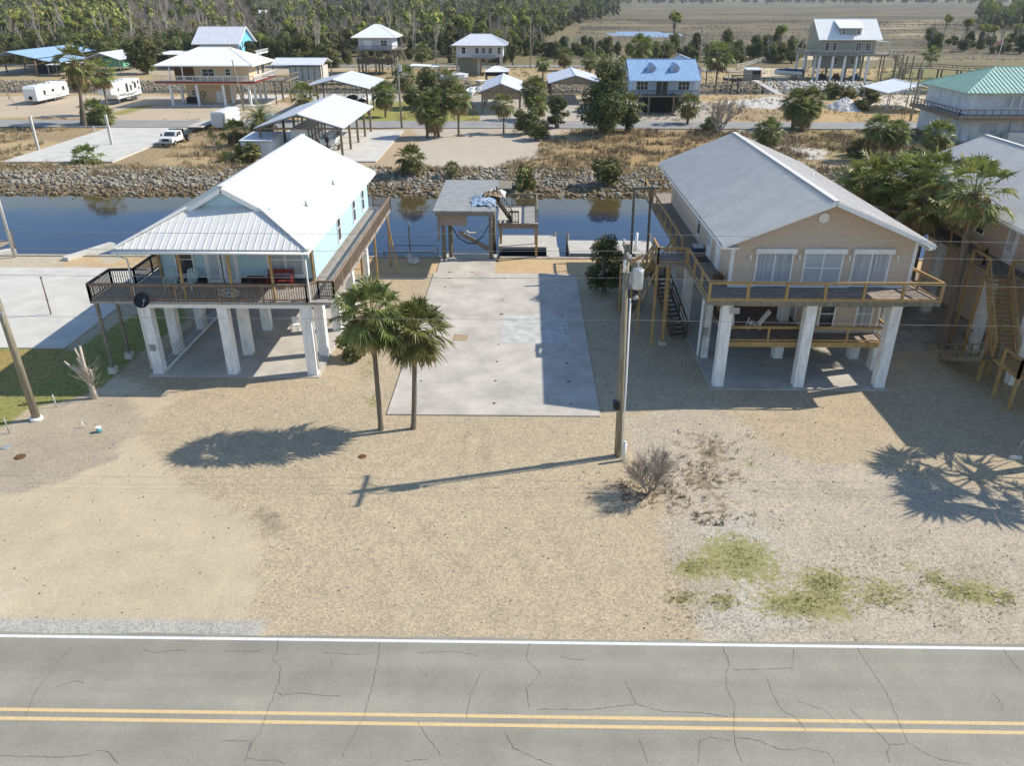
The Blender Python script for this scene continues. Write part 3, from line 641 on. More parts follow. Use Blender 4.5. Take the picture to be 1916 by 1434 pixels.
def roof_hip(parent, x0, x1, y0, y1, ze, zr, mt, ins=None, t=.1, seam=.5, sh=.04, ax='x'):
    m = MB(); 
    if ax == 'x':
        ins = ins if ins is not None else (y1-y0)/2; ym = (y0+y1)/2; a = (x0+ins, ym, zr); b = (x1-ins, ym, zr)
    else:
        ins = ins if ins is not None else (x1-x0)/2; xm = (x0+x1)/2; a = (xm, y0+ins, zr); b = (xm, y1-ins, zr)
    c = [(x0, y0, ze), (x1, y0, ze), (x1, y1, ze), (x0, y1, ze)]
    faces = [(c[0], c[1], b, a), (c[1], c[2], b, b), (c[2], c[3], a, b), (c[3], c[0], a, a)] if ax == 'x' else [(c[0], c[1], a, a), (c[1], c[2], b, a), (c[2], c[3], b, b), (c[3], c[0], a, b)]
    for e0, e1, r1, r0 in faces:
        pts = [e0, e1, r1] + ([r0] if r0 != r1 else []); m.sheet(pts, t)
        e0, e1, r0v, r1v = map(Vector, (e0, e1, r0, r1)); L = (e1-e0).length; d = (e1-e0).normalized(); n = max(2, int(L/seam))
        t0 = (r0v-e0).dot(d); t1 = (r1v-e0).dot(d)
        for i in range(1, n):
            s_ = L*i/n; p = e0+d*s_
            k = s_/t0 if s_ < t0 else ((L-s_)/(L-t1) if s_ > t1 else 1)
            base = (r0v if s_ < t0 else r1v)
            rise = (r0v-e0)-d*t0
            q = p+rise*min(1, k); m.beam(p+Vector((0, 0, sh/2)), q+Vector((0, 0, sh/2)), .035, sh)
    for p, q in ((c[0], a), (c[1], b if ax == 'x' else a), (c[2], b), (c[3], a if ax == 'x' else b), (a, b)):
        m.beam(Vector(p)+Vector((0, 0, .03)), Vector(q)+Vector((0, 0, .03)), .2, .05)
    return make(m, 'roof', mt, parent)
def stairs(parent, a, b, w, mt='wood_new', rail=True, name='stairs', open_=True, tread=None):
    a = Vector(a); b = Vector(b); n = max(2, int(abs(b.z-a.z)/.19)); d = Vector((b.x-a.x, b.y-a.y, 0)).normalized(); s_ = Vector((-d.y, d.x, 0))*w/2
    m = MB()
    for i in range(n+1): p = a.lerp(b, (i+.5)/(n+1)); m.beam(p-s_, p+s_, .28, .045)
    for k in (-1, 1): m.beam(a+s_*k, b+s_*k, .05, .26)
    o = make(m, name, mt, parent)
    if rail:
        r = MB()
        for k in (-1, 1):
            nn = max(2, int((b-a).length/1.4)); z = Vector((0, 0, .95))
            for i in range(nn+1): p = a.lerp(b, i/nn)+s_*k; r.beam(p, p+z, .09, .09)
            r.beam(a+s_*k+z, b+s_*k+z, .1, .05); r.beam(a+s_*k+z*.5, b+s_*k+z*.5, .04, .08)
        make(r, 'handrail', mt, o)
    return o

# ------------------------------------------------------------------ aqua house on white columns (left)
H = thing('stilt_house', 'aqua blue cottage with white metal roof and front porch on tall white columns', 'house', (-16.9, 41.2, 0))
walls(H, -21.5, -12.3, 44.0, 61.0, 4.95, 7.55, 'blue_wall')
xm, zr = -16.95, 10.4; xk0, xk1, zk = -19.05, -14.85, 9.22; xe0, xe1, ze = -22.25, -11.65, 7.66; yf, yg, yb = 40.7, 43.5, 61.6
g_ = MB().add([(xk0+.25, yg+.32, zk-.12), (xk1-.25, yg+.32, zk-.12), (xm, yg+.32, zr-.15)], [(0, 1, 2)]).box(xk0-.4, yg+.34, 7.6, xk1+.4, yg+.5, zk-.1)
make(g_, 'gable_wall', 'blue_wall', H)
r = MB()
r.sheet([(xk0, yg, zk), (xk0, yb, zk), (xm, yb, zr), (xm, yg, zr)], .1); r.sheet([(xk1, yg, zk), (xk1, yb, zk), (xm, yb, zr), (xm, yg, zr)], .1)
r.sheet([(xe0, yf, ze), (xe0, yb, ze), (xk0, yb, zk), (xk0, yg, zk)], .1); r.sheet([(xe1, yf, ze), (xe1, yb, ze), (xk1, yb, zk), (xk1, yg, zk)], .1)
r.sheet([(xe0, yf, ze), (xe1, yf, ze), (xk1, yg+.3, zk+.03), (xk0, yg+.3, zk+.03)], .1)
for i in range(27):
    t = (i+.5)/27; x = xe0+(xe1-xe0)*t; k = min(1, (x-xe0)/(xk0-xe0), (xe1-x)/(xe1-xk1)); r.beam((x, yf, ze+.02), (x, yf+(yg+.3-yf)*k, ze+(zk-ze)*k+.02), .03, .045)
for xa, xb2, sgn in ((xe0, xk0, -1), (xe1, xk1, 1)):
    for i in range(45):
        y = yf+.1+(yb-yf-.2)*i/44; 
        k0 = 0
        if y < yg: kk = (y-yf)/(yg-yf); r.beam((xa, y, ze+.02), (xa+(xb2-xa)*kk, y, ze+(zk-ze)*kk+.006), .02, .012)
        else:
            r.beam((xa, y, ze+.006), (xb2, y, zk+.006), .02, .012); r.beam((xb2, y, zk+.006), (xm, y, zr+.006), .02, .012)
r.beam((xm, yg, zr+.03), (xm, yb, zr+.03), .3, .05)
for a_, b_ in (((xe0, yf, ze), (xk0, yg, zk)), ((xe1, yf, ze), (xk1, yg, zk))): r.beam(Vector(a_)+Vector((0, 0, .04)), Vector(b_)+Vector((0, 0, .04)), .22, .06)
rf = make(r, 'roof', 'white_roof', H)
v = MB()
for x, y in ((-13.3, 47.2), (-13.1, 53.6)): z = ze+(x-xe1)/(xk1-xe1)*(zk-ze); v.tube([(x, y, z), (x, y, z+.3)], .06, 6).tube([(x, y, z), (x, y, z+.05)], [.16, .09], 8)
make(v, 'roof_vent', 'grey_metal', rf)
t_ = MB(); t_.box(xe0, yf-.03, ze-.26, xe1, yf+.06, ze-.102).box(xe0, yf+.07, ze-.24, xe0+.06, yb, ze-.102).box(xe1-.06, yf+.07, ze-.24, xe1, yb, ze-.102)
t_.beam((xk0, yg-.03, zk-.18), (xm, yg-.03, zr-.18), .05, .26).beam((xk1, yg-.03, zk-.18), (xm, yg-.03, zr-.18), .05, .26)
t_.beam((xe1, yb+.04, ze-.16), (xk1, yb+.04, zk-.16), .05, .22).beam((xk1, yb+.04, zk-.16), (xm, yb+.04, zr-.16), .05, .22)
make(t_, 'fascia', 'white', H)
gt = MB(); gt.tube([(xe0-.04, yf-.1, ze-.17), (xe1+.04, yf-.1, ze-.17)], .075, 8)
for x, s2 in ((-21.72, 1), (-11.95, -1)):
    gt.tube([(x-s2*.3, yf-.1, ze-.2), (x-s2*.3, yf-.08, ze-.4), (x, yf+.25, ze-.62), (x, yf+.28, 4.3), (x, yf+.28, .4)], .05, 6)
make(gt, 'gutter', 'white', H)
sf = MB(); sf.box(xe0+.1, yf+.1, ze-.18, xe1-.1, 43.98, ze-.13); make(sf, 'porch_ceiling', 'wood_pale', H)
for x in (-21.37, -17.02, -12.34):
    for y in (41.25, 44.0, 47.9, 52.6, 58.0): column(H, x, y, 0, 4.45, .56)
b = MB(); b.box(-21.7, 40.95, 4.2, -12.0, 41.2, 4.448); 
for x in (-21.37, -17.02, -12.34): b.box(x-.2, 41.21, 4.2, x+.2, 60.5, 4.447)
make(b, 'floor_beam', 'white', H)
dk = MB(); dk.box(-21.5, 40.86, 4.45, -12.3, 61.0, 4.62).box(-12.29, 40.86, 4.45, -10.75, 61.9, 4.62).box(-24.3, 40.86, 4.45, -21.51, 43.6, 4.62).box(-22.9, 43.61, 4.45, -21.51, 61.9, 4.62).box(-21.4, 61.01, 4.45, -12.35, 63.0, 4.62)
make(dk, 'deck', 'wood_deckY', H)
rl = MB(); z0 = 4.62; h = 1.0
rail_line(rl, (-24.25, 40.9), (-12.1, 40.9), z0, h, 2.4, .09, .135)
rail_line(rl, (-12.1, 40.9), (-11.6, 41.6), z0, h, 2, .09, .135)
rail_line(rl, (-11.6, 41.6), (-10.75, 41.6), z0, h, 2, .09, .12)
for zz in (.3, .5, .7): rl.beam((-11.6, 41.6, z0+zz), (-10.75, 41.6, z0+zz), .03, .03)
rail_line(rl, (-10.75, 41.6), (-10.75, 61.9), z0, h, 2.2, .09, .135)
rail_line(rl, (-10.75, 61.9), (-12.3, 63.0), z0, h, 2.2, .09, .135)
make(rl, 'railing', 'wood_rail', H)
rl = MB(); rail_line(rl, (-24.25, 40.9), (-24.25, 43.5), z0, h, 2.4, .09, .135); rail_line(rl, (-24.25, 43.5), (-22.9, 43.6), z0, h, 2.4, .09, .135); rail_line(rl, (-22.9, 43.6), (-22.9, 55), z0, h, 2.4, .09, .135)
rl.beam((-24.25, 43.5, z0+h), (-22.9, 45.2, z0+.4), .1, .05)
make(rl, 'railing', 'wood_dark', H)
for x, y in ((-18.9, 40.98), (-16.2, 40.98), (-13.9, 40.98), (-21.4, 43.9), (-12.42, 43.9)): make(MB().beam((x, y, 4.62), (x, y, 7.5), .12, .12), 'porch_post', 'wood_new', H)
for x, y in ((-24.15, 41.2), (-24.15, 43.3), (-22.7, 47), (-22.7, 51.5), (-22.7, 56.5)):
    make(MB().beam((x, y, .35), (x, y, 4.45), .15, .15), 'deck_post', 'wood_old', H)
    make(MB().cbox(x, y, 0, .42, .42, .38), 'post_footing', 'concrete_pale', H)
for y in (50.5, 55.5, 61.5):
    make(MB().beam((-10.95, y, 0), (-10.95, y, 4.45), .14, .14), 'deck_post', 'wood_new', H)
make(MB().beam((-10.0, 59.5, 0), (-10.9, 60.5, 4.5), .12, .12), 'deck_post', 'wood_new', H)
# front wall openings
W0 = 44.0
window(H, 'y-', W0, -19.95, 5.2, .95, 1.75, 1, True)
window(H, 'y-', W0, -14.0, 5.2, 2.0, 1.75, 2, True, pane='blind')
door(H, 'y-', W0, -18.25, 4.63, .88, 2.35, glass='full', side=1); door(H, 'y-', W0, -17.3, 4.63, .88, 2.35, glass='full', handle=False)
for y, z, hh in ((50.6, 5.35, 1.7), (55.6, 5.35, 1.7), (58.9, 5.35, 1.6)): window(H, 'x+', -12.3, y, z, .78, hh, 1, True)
for y in (47.4, 52.4): window(H, 'x+', -12.3, y, 7.15, .75, .22, 1, False)
# things fixed to it
ds = MB(); c = Vector((-21.2, 40.6, 4.75)); n = Vector((.15, -.75, .5)).normalized()
a = n.cross(Vector((0, 0, 1))).normalized(); b2_ = n.cross(a)
rg = []; 
for j, (rr, dd) in enumerate(((0, 0), (.2, .02), (.38, .09), (.42, .12))): rg.append([c+(a*math.cos(t)*rr+b2_*math.sin(t)*rr*1.05)+n*dd for t in [2*math.pi*k/16 for k in range(16)]])
vs = [p for q in rg for p in q]; ds.add(vs, [(j*16+k, j*16+(k+1) % 16, (j+1)*16+(k+1) % 16, (j+1)*16+k) for j in range(3) for k in range(16)], True)
ds.add([p-n*.02 for p in vs], [(j*16+k, (j+1)*16+k, (j+1)*16+(k+1) % 16, j*16+(k+1) % 16) for j in range(3) for k in range(16)], True)
do = make(ds, 'satellite_dish', 'canvas_dark', H)
make(MB().beam(c+b2_*.4, c+n*.55+Vector((.25, 0, -.1)), .03).ball(c+n*.55+Vector((.25, 0, -.1)), .07, 6, 4).tube([c-n*.05, c-n*.25, c+Vector((-.2, .5, -.5))], .03, 6), 'dish_arm', 'grey_metal', do)
make(MB().box(-21.55, 40.9, 1.55, -21.2, 40.97, 1.95).tube([(-21.4, 40.9, 1.75), (-21.4, 40.8, 1.75)], .11, 10), 'electric_meter', 'grey_metal', H)
sg = MB()
for k in range(2):
    n_ = 22; pts = [(-16.35+.62*math.cos(2*math.pi*i/n_)*(1-.14*k), 40.80, 5.18+.24*math.sin(2*math.pi*i/n_)*(1-.2*k)) for i in range(n_+1)]; sg.tube(pts, .012, 4)
for i in range(9): x = -16.75+i*.1; sg.beam((x, 40.80, 5.08+.04*math.sin(i*2.1)), (x+.07, 40.80, 5.26+.05*math.cos(i*1.7)), .02, .03)
make(sg, 'oval_wire_sign', 'wood_pale', H)
# porch furniture
def adirondack(label, loc, rz):
    t = thing('adirondack_chair', label, 'chair', loc, 'adirondack chairs on the aqua porch'); t.rotation_euler[2] = rz
    L = Vector((0, 0, 0)); old = t.location.copy(); t.location = (0, 0, 0)
    bk = MB()
    for i in range(6):
        x = (i-2.5)*.105; h_ = .72-.035*abs(i-2.5)**2*.5
        bk.beam((x, .28, .32), (x*1.25, .28+.32, .32+h_), .085, .02)
    bk.beam((-.3, .4, .55), (.3, .4, .55), .03, .06); make(bk, 'backrest', 'adir', t)
    st = MB()
    for i in range(5): st.beam((-.27, -.25+i*.115, .40-i*.025), (.27, -.25+i*.115, .40-i*.025), .1, .02)
    make(st, 'seat', 'adir', t)
    for s_ in (-1, 1):
        make(MB().beam((s_*.36, -.32, .56), (s_*.36, .42, .56), .13, .025), 'armrest', 'adir', t)
        make(MB().beam((s_*.3, -.28, 0), (s_*.3, -.28, .55), .1, .03), 'leg', 'adir', t)
        make(MB().beam((s_*.27, -.28, .36), (s_*.27, .62, .02), .03, .12), 'leg', 'adir', t)
    t.location = old; return t
adirondack('mint-white adirondack chair on the aqua porch, the left one by the side rail', (-20.55, 43.05, 4.62), .25)
adirondack('mint-white adirondack chair on the aqua porch, the right one by the door', (-19.5, 43.05, 4.62), -.2)
t = thing('side_table', 'small dark red slatted table on the aqua porch beside the red bench', 'table', (-15.7, 43.3, 4.62))
m = MB()
for i in range(5): m.box(-16.2, 43.05+i*.11, 5.2, -15.2, 43.14+i*.11, 5.23)
make(m, 'table_top', 'redbrown', t)
for x in (-16.05, -15.35):
    for y in (43.1, 43.5): make(MB().beam((x, y, 4.62), (x, y, 5.2), .07), 'leg', 'redbrown', t)
make(MB().box(-16.05, 43.25, 4.8, -15.35, 43.35, 4.84), 'stretcher', 'redbrown', t)
t = thing('porch_bench', 'dark red wooden bench with slatted back on the aqua porch under the double window', 'bench', (-14.2, 43.4, 4.62))
m = MB()
for i in range(4): m.box(-15.0, 43.1+i*.12, 5.03, -13.5, 43.2+i*.12, 5.06)
make(m, 'seat', 'red', t)
make(MB().box(-15.0, 43.66, 5.36, -13.5, 43.7, 5.6).box(-15.0, 43.64, 5.16, -13.5, 43.68, 5.24), 'backrest', 'red', t)
for x in (-14.95, -13.55):
    make(MB().beam((x, 43.12, 4.62), (x, 43.12, 5.25), .08), 'leg', 'red', t); make(MB().beam((x, 43.62, 4.62), (x, 43.66, 5.6), .08), 'leg', 'red', t)
    make(MB().box(x-.04, 43.05, 5.25, x+.04, 43.68, 5.29), 'armrest', 'red', t)
# white chair down on the slab
p = G(553, 620); t = thing('garden_chair', 'small white plastic chair on the slab beneath the aqua house', 'chair', (p.x, p.y, .06))
m = MB().box(p.x-.25, p.y-.25, .46, p.x+.25, p.y+.25, .5); make(m, 'seat', 'white', t); make(MB().beam((p.x-.25, p.y+.27, .7), (p.x+.25, p.y+.27, .7), .03, .45), 'backrest', 'white', t)
for sx in (-1, 1):
    for sy in (-1, 1): make(MB().beam((p.x+sx*.22, p.y+sy*.22, .06), (p.x+sx*.22, p.y+sy*.22, .47), .04), 'leg', 'white', t)
# mesh fence line between the columns
t = thing('low_wire_fence', 'low wire fence with white kerb board between the left columns of the aqua house', 'fence', (-21.3, 48, .06))
make(MB().box(-21.12, 41.6, .06, -21.04, 56, .2), 'kerb_board', 'white', t)
m = MB()
for z in (.35, .6, .85, 1.1): m.beam((-21.08, 41.6, z), (-21.08, 56, z), .012)
for i in range(72): m.beam((-21.08, 41.6+i*.2, .2), (-21.08, 41.6+i*.2, 1.1), .008)
make(m, 'wire_mesh', 'mesh_wire', t)

# ------------------------------------------------------------------ tan house (right)
H = thing('stilt_house', 'tan shingled house with grey-white gable roof and honey-coloured deck rail on white columns', 'house', (15.8, 41, 0))
walls(H, 11.3, 21.1, 41.5, 61.0, 5.45, 8.2, 'tan_wall', 'y', 10.22)
roof_gable(H, 10.35, 21.45, 40.2, 62.4, 8.22, 10.5, 'gal_roof', 'y', .1, .235, .045)
t_ = MB()
for xe in (10.35, 21.45): t_.beam((xe, 40.17, 8.11), (15.9, 40.17, 10.39), .05, .2)
t_.box(10.3, 40.25, 8.0, 10.345, 62.4, 8.12).box(21.455, 40.25, 8.0, 21.5, 62.4, 8.12)
t_.box(11.22, 41.44, 5.45, 11.40, 41.497, 8.15).box(21.0, 41.44, 5.45, 21.18, 41.497, 8.15).box(11.24, 41.50, 5.45, 11.298, 41.66, 8.15).box(11.3, 41.42, 5.45, 21.1, 41.499, 5.56)
t_.box(10.4, 40.3, 7.93, 11.28, 41.45, 8.02).box(21.12, 40.3, 7.93, 21.4, 41.45, 8.02)
make(t_, 'trim', 'white', H)
v = MB(); v.tube([(15.85, 41.5, 9.35), (15.85, 41.40, 9.35)], .27, 18); make(v, 'gable_vent', 'white', H)
v = MB(); v.tube([(18.3, 51, 9.35), (18.3, 51, 9.8)], .05, 6).tube([(18.3, 51, 9.4), (18.3, 51, 9.46)], [.2, .1], 8).tube([(14.6, 43, 9.0), (14.6, 43, 9.02)], .05, 6); make(v, 'roof_vent', 'white', H)
sh_ = lambda a, w_: make(MB().box(a-w_/2-.05, 41.26, 7.42, a+w_/2+.05, 41.49, 7.68), 'shutter_box', 'white', H)
for a, w_ in ((13.6, 2.1), (16.25, 2.2), (18.85, 2.1)): sh_(a, w_)
window(H, 'y-', 41.5, 13.6, 5.5, 1.85, 1.88, 2, False, pane='blind', name='sliding_door'); window(H, 'y-', 41.5, 18.85, 5.5, 1.85, 1.88, 2, False, pane='blind', name='sliding_door')
window(H, 'y-', 41.5, 16.25, 5.75, 1.95, 1.62, 2, True, pane='blind_light')
for x in (12.25, 14.9, 17.6, 20.2): make(MB().box(x-.05, 41.35, 7.2, x+.05, 41.49, 7.3).ball((x, 41.36, 7.12), .08, 6, 4), 'wall_lamp', 'white', H)
# left side wall openings
window(H, 'x-', 11.3, 58.6, 6.0, .8, 1.5, 1, True); window(H, 'x-', 11.3, 50.2, 6.0, .8, 1.5, 1, True)
door(H, 'x-', 11.3, 46.9, 5.45, .9, 2.1, glass='half'); door(H, 'x-', 11.3, 44.6, 5.5, 1.0, 2.1, handle=False, label='white storm shutter leaf beside the side door')
dk = MB(); dk.box(9.75, 39.35, 5.25, 21.9, 41.5, 5.44).box(9.75, 41.501, 5.25, 11.3, 64.6, 5.44).box(21.1, 41.501, 5.25, 21.9, 43.2, 5.44).box(11.301, 61.0, 5.25, 21.1, 64.6, 5.44)
make(dk, 'deck', 'wood_deck', H)
bm = MB(); bm.box(9.7, 39.28, 5.18, 21.95, 39.34, 5.45).box(9.69, 39.35, 5.18, 9.745, 64.6, 5.45)
for x in (11, 15.5, 20.05): bm.box(x-.15, 39.9, 4.95, x+.15, 60, 5.249)
bm.box(10.4, 40.0, 4.86, 20.6, 40.3, 4.949)
make(bm, 'deck_beam', 'wood_old', H)
rl = MB(); z0, h = 5.44, 1.03
rail_line(rl, (9.75, 39.33), (21.9, 39.33), z0, h, 2.05, .13, 0); rl.beam((9.75, 39.3, 5.5), (21.9, 39.3, 5.5), .05, .12)
for y0_, y1_ in ((39.33, 45.4), (47.6, 64.5)): rail_line(rl, (9.75, y0_), (9.75, y1_), z0, h, 2.05, .11, 0)
rail_line(rl, (9.75, 64.5), (12.5, 64.5), z0, h, 1.5, .11, 0)
rail_line(rl, (21.9, 39.33), (21.15, 43.1), z0, h, 2.0, .12, 0)
make(rl, 'railing', 'wood_new', H)
rl = MB()
for z in np.arange(.18, .95, .09): rl.beam((21.9, 39.33, z0+z), (21.15, 43.1, z0+z), .012)
for i in range(36): p = Vector((21.9, 39.33, z0+.1)).lerp(Vector((21.15, 43.1, z0+.1)), i/36); rl.beam(p, p+Vector((0, 0, .85)), .012)
for z in (.3, .5, .7): rl.beam((9.75, 39.33, z0+z), (9.75, 45.4, z0+z), .008); rl.beam((9.75, 47.6, z0+z), (9.75, 64.5, z0+z), .008); rl.beam((9.75, 39.33, z0+z), (21.9, 39.33, z0+z), .008)
make(rl, 'rail_wires', 'mesh_wire', H)
for x, y in ((11.0, 40.15), (15.5, 40.15), (20.05, 40.15), (10.9, 44.05), (15.45, 44.05), (20.05, 44.05), (10.9, 50), (10.9, 56), (15.45, 50), (20.05, 50), (15.45, 56), (20.05, 56), (20.7, 42.5)): column(H, x, y, 0, 4.95, .56)
make(MB().box(10.72, 43.6, 1.6, 10.98, 43.76, 2.05).tube([(10.66, 43.7, 0), (10.66, 43.7, 4.9)], .045, 6).tube([(10.6, 43.66, .1), (10.7, 43.66, 1.5), (11.2, 43.66, 1.5)], .02, 5), 'electric_meter', 'grey_metal', H)
make(MB().box(11.1, 39.8, 4.5, 11.6, 40.4, 4.85), 'junction_box', 'grey_metal', H)
# lower level: room and open terrace
md = MB(); md.box(11.45, 40.75, 2.35, 20.2, 52, 2.5); make(md, 'lower_deck', 'wood_deck', H)
make(MB().box(11.4, 40.62, 2.2, 20.25, 40.74, 2.5), 'rim_board', 'wood_new', H)
rl = MB(); rail_line(rl, (11.45, 40.68), (20.2, 40.68), 2.5, .92, 2.2, .1, 0); rail_line(rl, (11.45, 40.68), (11.45, 51.5), 2.5, .92, 2.2, .1, 0); rail_line(rl, (20.2, 40.68), (20.2, 43.0), 2.5, .92, 2.2, .1, 0); make(rl, 'lower_railing', 'wood_new', H)
walls(H, 16.1, 20.15, 42.0, 52, 2.51, 4.94, 'tan_wall', name='lower_wall')
make(MB().box(16.02, 41.93, 2.5, 16.2, 41.997, 4.9).box(20.05, 41.93, 2.5, 20.2, 41.997, 4.9), 'corner_board', 'white', H)
window(H, 'y-', 42.0, 17.2, 2.95, .75, 1.5, 1, True); window(H, 'y-', 42.0, 19.3, 2.95, .8, 1.5, 1, True, pane='blind')
door(H, 'x-', 16.1, 44.2, 2.52, .9, 2.05); 
make(MB().box(11.45, 51.6, 2.5, 16.09, 51.7, 4.9), 'rear_screen', 'rope_tan', H)
# stairs on the left flank
stairs(H, (10.0, 46.9, .15), (9.1, 51.6, 2.7), 1.0, 'wood_dark'); 
stairs(H, (8.6, 51.9, 2.75), (8.7, 47.9, 5.3), 1.0, 'wood_new')
make(MB().box(8.0, 45.7, 5.22, 9.68, 47.7, 5.42), 'stair_landing', 'wood_deck', H); make(MB().box(8.0, 51.7, 2.6, 10.0, 53, 2.75), 'stair_landing', 'wood_deck', H)
rl = MB(); rail_line(rl, (8.0, 45.7), (9.7, 45.7), 5.42, 1.0, 1.6, .1, 0); rail_line(rl, (8.0, 45.7), (8.0, 47.7), 5.42, 1.0, 1.6, .1, 0); make(rl, 'landing_railing', 'wood_new', H)
for x, y, zt, w_ in ((8.05, 45.8, 6.4, .15), (8.76, 46.0, 5.2, .17), (7.0, 48.6, 3.4, .12), (7.35, 47.4, 4.8, .12), (6.6, 51.5, 3.3, .12), (8.0, 52.9, 2.7, .12), (9.2, 47.7, 5.2, .12)):
    make(MB().beam((x, y, 0), (x-.05, y, zt), w_, w_), 'stair_post', 'wood_new', H)
m = MB().beam((8.05, 45.8, 6.3), (6.5, 51.5, 3.4), .05, .12).beam((7.0, 46.4, 5.6), (6.5, 51.5, 2.9), .05, .2).beam((8.05, 45.8, 5.2), (7.0, 48.6, .3), .05, .1); make(m, 'stair_brace', 'wood_new', H)
make(MB().cbox(8.76, 46.0, 0, .5, .4, .18), 'post_footing', 'concrete_pale', H)
# tall frame of a davit at the back left deck corner
t = thing('davit_frame', 'tall grey timber goal-post frame by the canal corner of the tan house deck', 'frame', (8.4, 59.5, 0))
for x in (8.2, 10.2 - .75): make(MB().beam((x, 58.7, 0), (x-.1, 58.9, 7.1), .17, .17), 'upright', 'wood_old', t)
make(MB().beam((7.95, 58.95, 7.0), (9.6, 58.95, 7.0), .15, .22), 'crossbar', 'wood_old', t)
# things on its decks
t = thing('planter', 'brown round planter with dried plant on the tan house deck near the front corner', 'planter', (10.85, 42.2, 5.44)); c = (10.85, 42.2)
make(MB().tube([(c[0], c[1], 5.44), (c[0], c[1], 5.8), (c[0], c[1], 5.85)], [.24, .34, .3], 12), 'pot', 'terracotta', t)
m = MB()
for i in range(60): a = U(0, 6.3); r_ = U(.05, .32); m.beam((c[0]+.1*math.cos(a), c[1]+.1*math.sin(a), 5.82), (c[0]+r_*math.cos(a), c[1]+r_*math.sin(a), 5.84+U(.05, .3)), .02)
make(m, 'dry_plant', 'weed', t)
t = thing('cooler', 'blue and white cooler box by the side door of the tan house', 'cooler', (10.9, 48.2, 5.44))
make(MB().box(10.6, 47.85, 5.44, 11.15, 48.6, 5.75), 'body', 'canvas_blue', t); make(MB().box(10.58, 47.83, 5.75, 11.17, 48.62, 5.82), 'lid', 'trans_grey', t)
solo(MB().sheet([(10.5, 45.9, 5.465), (11.2, 45.9, 5.465), (11.2, 47.0, 5.465), (10.5, 47.0, 5.465)], .02), 'door_mat', 'black', 'black mat before the side door of the tan house', 'mat', (10.85, 46.4, 5.445))
adir2 = thing('lounge_chair', 'grey-white folded slatted chair on the lower terrace of the tan house', 'chair', (13.3, 42.6, 2.5)); x, y = 13.3, 42.6
make(MB().beam((x-.3, y, 2.9), (x+.5, y, 2.7), .5, .05), 'seat', 'white_dirty', adir2); 
m = MB()
for i in range(4): m.beam((x+.3, y-.2+i*.13, 2.8), (x+.85, y-.2+i*.13, 3.6), .02, .09)
make(m, 'backrest', 'white_dirty', adir2)
for yy in (-.25, .25): make(MB().beam((x-.35, y+yy, 2.5), (x-.2, y+yy, 3.1), .05), 'leg', 'white_dirty', adir2); make(MB().beam((x+.4, y+yy, 2.5), (x, y+yy, 2.9), .05), 'leg', 'white_dirty', adir2)
solo(MB().beam((12.1, 42.7, 2.52), (12.0, 42.75, 3.5), .3, .06), 'leaning_board', 'white_dirty', 'pale board leaning on the lower terrace of the tan house behind the front column', 'board', (12.1, 42.7, 2.5))
t = thing('air_conditioner', 'grey louvred air conditioner unit on a stand left of the tan house stairs', 'air conditioner', (7.3, 52.4, 0))
make(MB().box(6.7, 51.9, .5, 7.9, 52.9, 1.6), 'casing', 'grey_metal', t); m = MB()
for i in range(9): m.box(6.72, 51.86, .58+i*.11, 7.88, 51.9, .63+i*.11)
make(m, 'grille', 'dark', t); make(MB().box(6.7, 52.0, 0, 6.8, 52.8, .5).box(7.8, 52.0, 0, 7.9, 52.8, .5).box(6.5, 51.7, .44, 8.1, 53.1, .5), 'stand', 'wood_old', t)
solo(MB().ball((21.6, 47.2, .2), .9, 10, 5, (1, .55, .35)), 'overturned_dinghy', 'tarp_white', 'small pale overturned dinghy on the gravel beneath the right side of the tan house', 'boat', (21.6, 47.2, 0))

# ------------------------------------------------------------------ neighbour at the right edge
H = thing('stilt_house', 'tan house with grey ribbed roof and tall pine stairs, cut by the right edge', 'house', (34, 45, 0))
walls(H, 29.3, 39.6, 37.6, 60, 5.3, 8.0, 'tan_wall', 'y', 10.3)
roof_gable(H, 28.1, 40.6, 36.2, 61.2, 8.05, 10.55, 'gal_roof', 'y', .1, .26, .045)
t_ = MB().box(28.0, 36.2, 7.85, 28.09, 61.2, 8.0); t_.beam((28.1, 36.16, 7.95), (34.35, 36.16, 10.45), .05, .2); make(t_, 'trim', 'white', H)
window(H, 'x-', 29.3, 50.1, 6.2, .85, 1.6, 1, True); door(H, 'x-', 29.3, 46.5, 5.3, .95, 2.2, glass='half')
dk = MB().box(28.3, 35.4, 5.1, 29.3, 44.3, 5.29).box(27.0, 44.31, 5.1, 29.3, 46.2, 5.29).box(27.8, 46.21, 5.1, 29.3, 60, 5.29).box(29.31, 35.4, 5.1, 40, 37.59, 5.29); make(dk, 'deck', 'wood_deck', H)
rl = MB(); rail_line(rl, (28.3, 35.4), (28.3, 44.2), 5.29, 1, 2, .11, 0); rail_line(rl, (27.0, 44.35), (27.0, 46.2), 5.29, 1, 2, .12, 0); rail_line(rl, (27.0, 46.2), (27.8, 46.3), 5.29, 1, 2, .11, 0); rail_line(rl, (27.8, 46.3), (27.8, 59), 5.29, 1, 2, .11, 0); make(rl, 'railing', 'wood_new', H)
for x, y in ((27.9, 45.2), (28.1, 52), (27.9, 40.7), (28.5, 36.4), (32.5, 40.6), (32.5, 36.4), (32.5, 46.5), (32.5, 52)): column(H, x, y, 0, 5.1, .56)
st = stairs(H, (26.5, 39.9, 1.95), (27.6, 44.3, 5.2), 1.15, 'wood_new')
make(MB().box(25.9, 37.4, 1.82, 28.0, 39.9, 1.95), 'stair_landing', 'wood_new', H)
stairs(H, (25.7, 43.8, .1), (25.75, 39.9, 1.9), 1.0, 'wood_old', rail=True, name='back_steps')
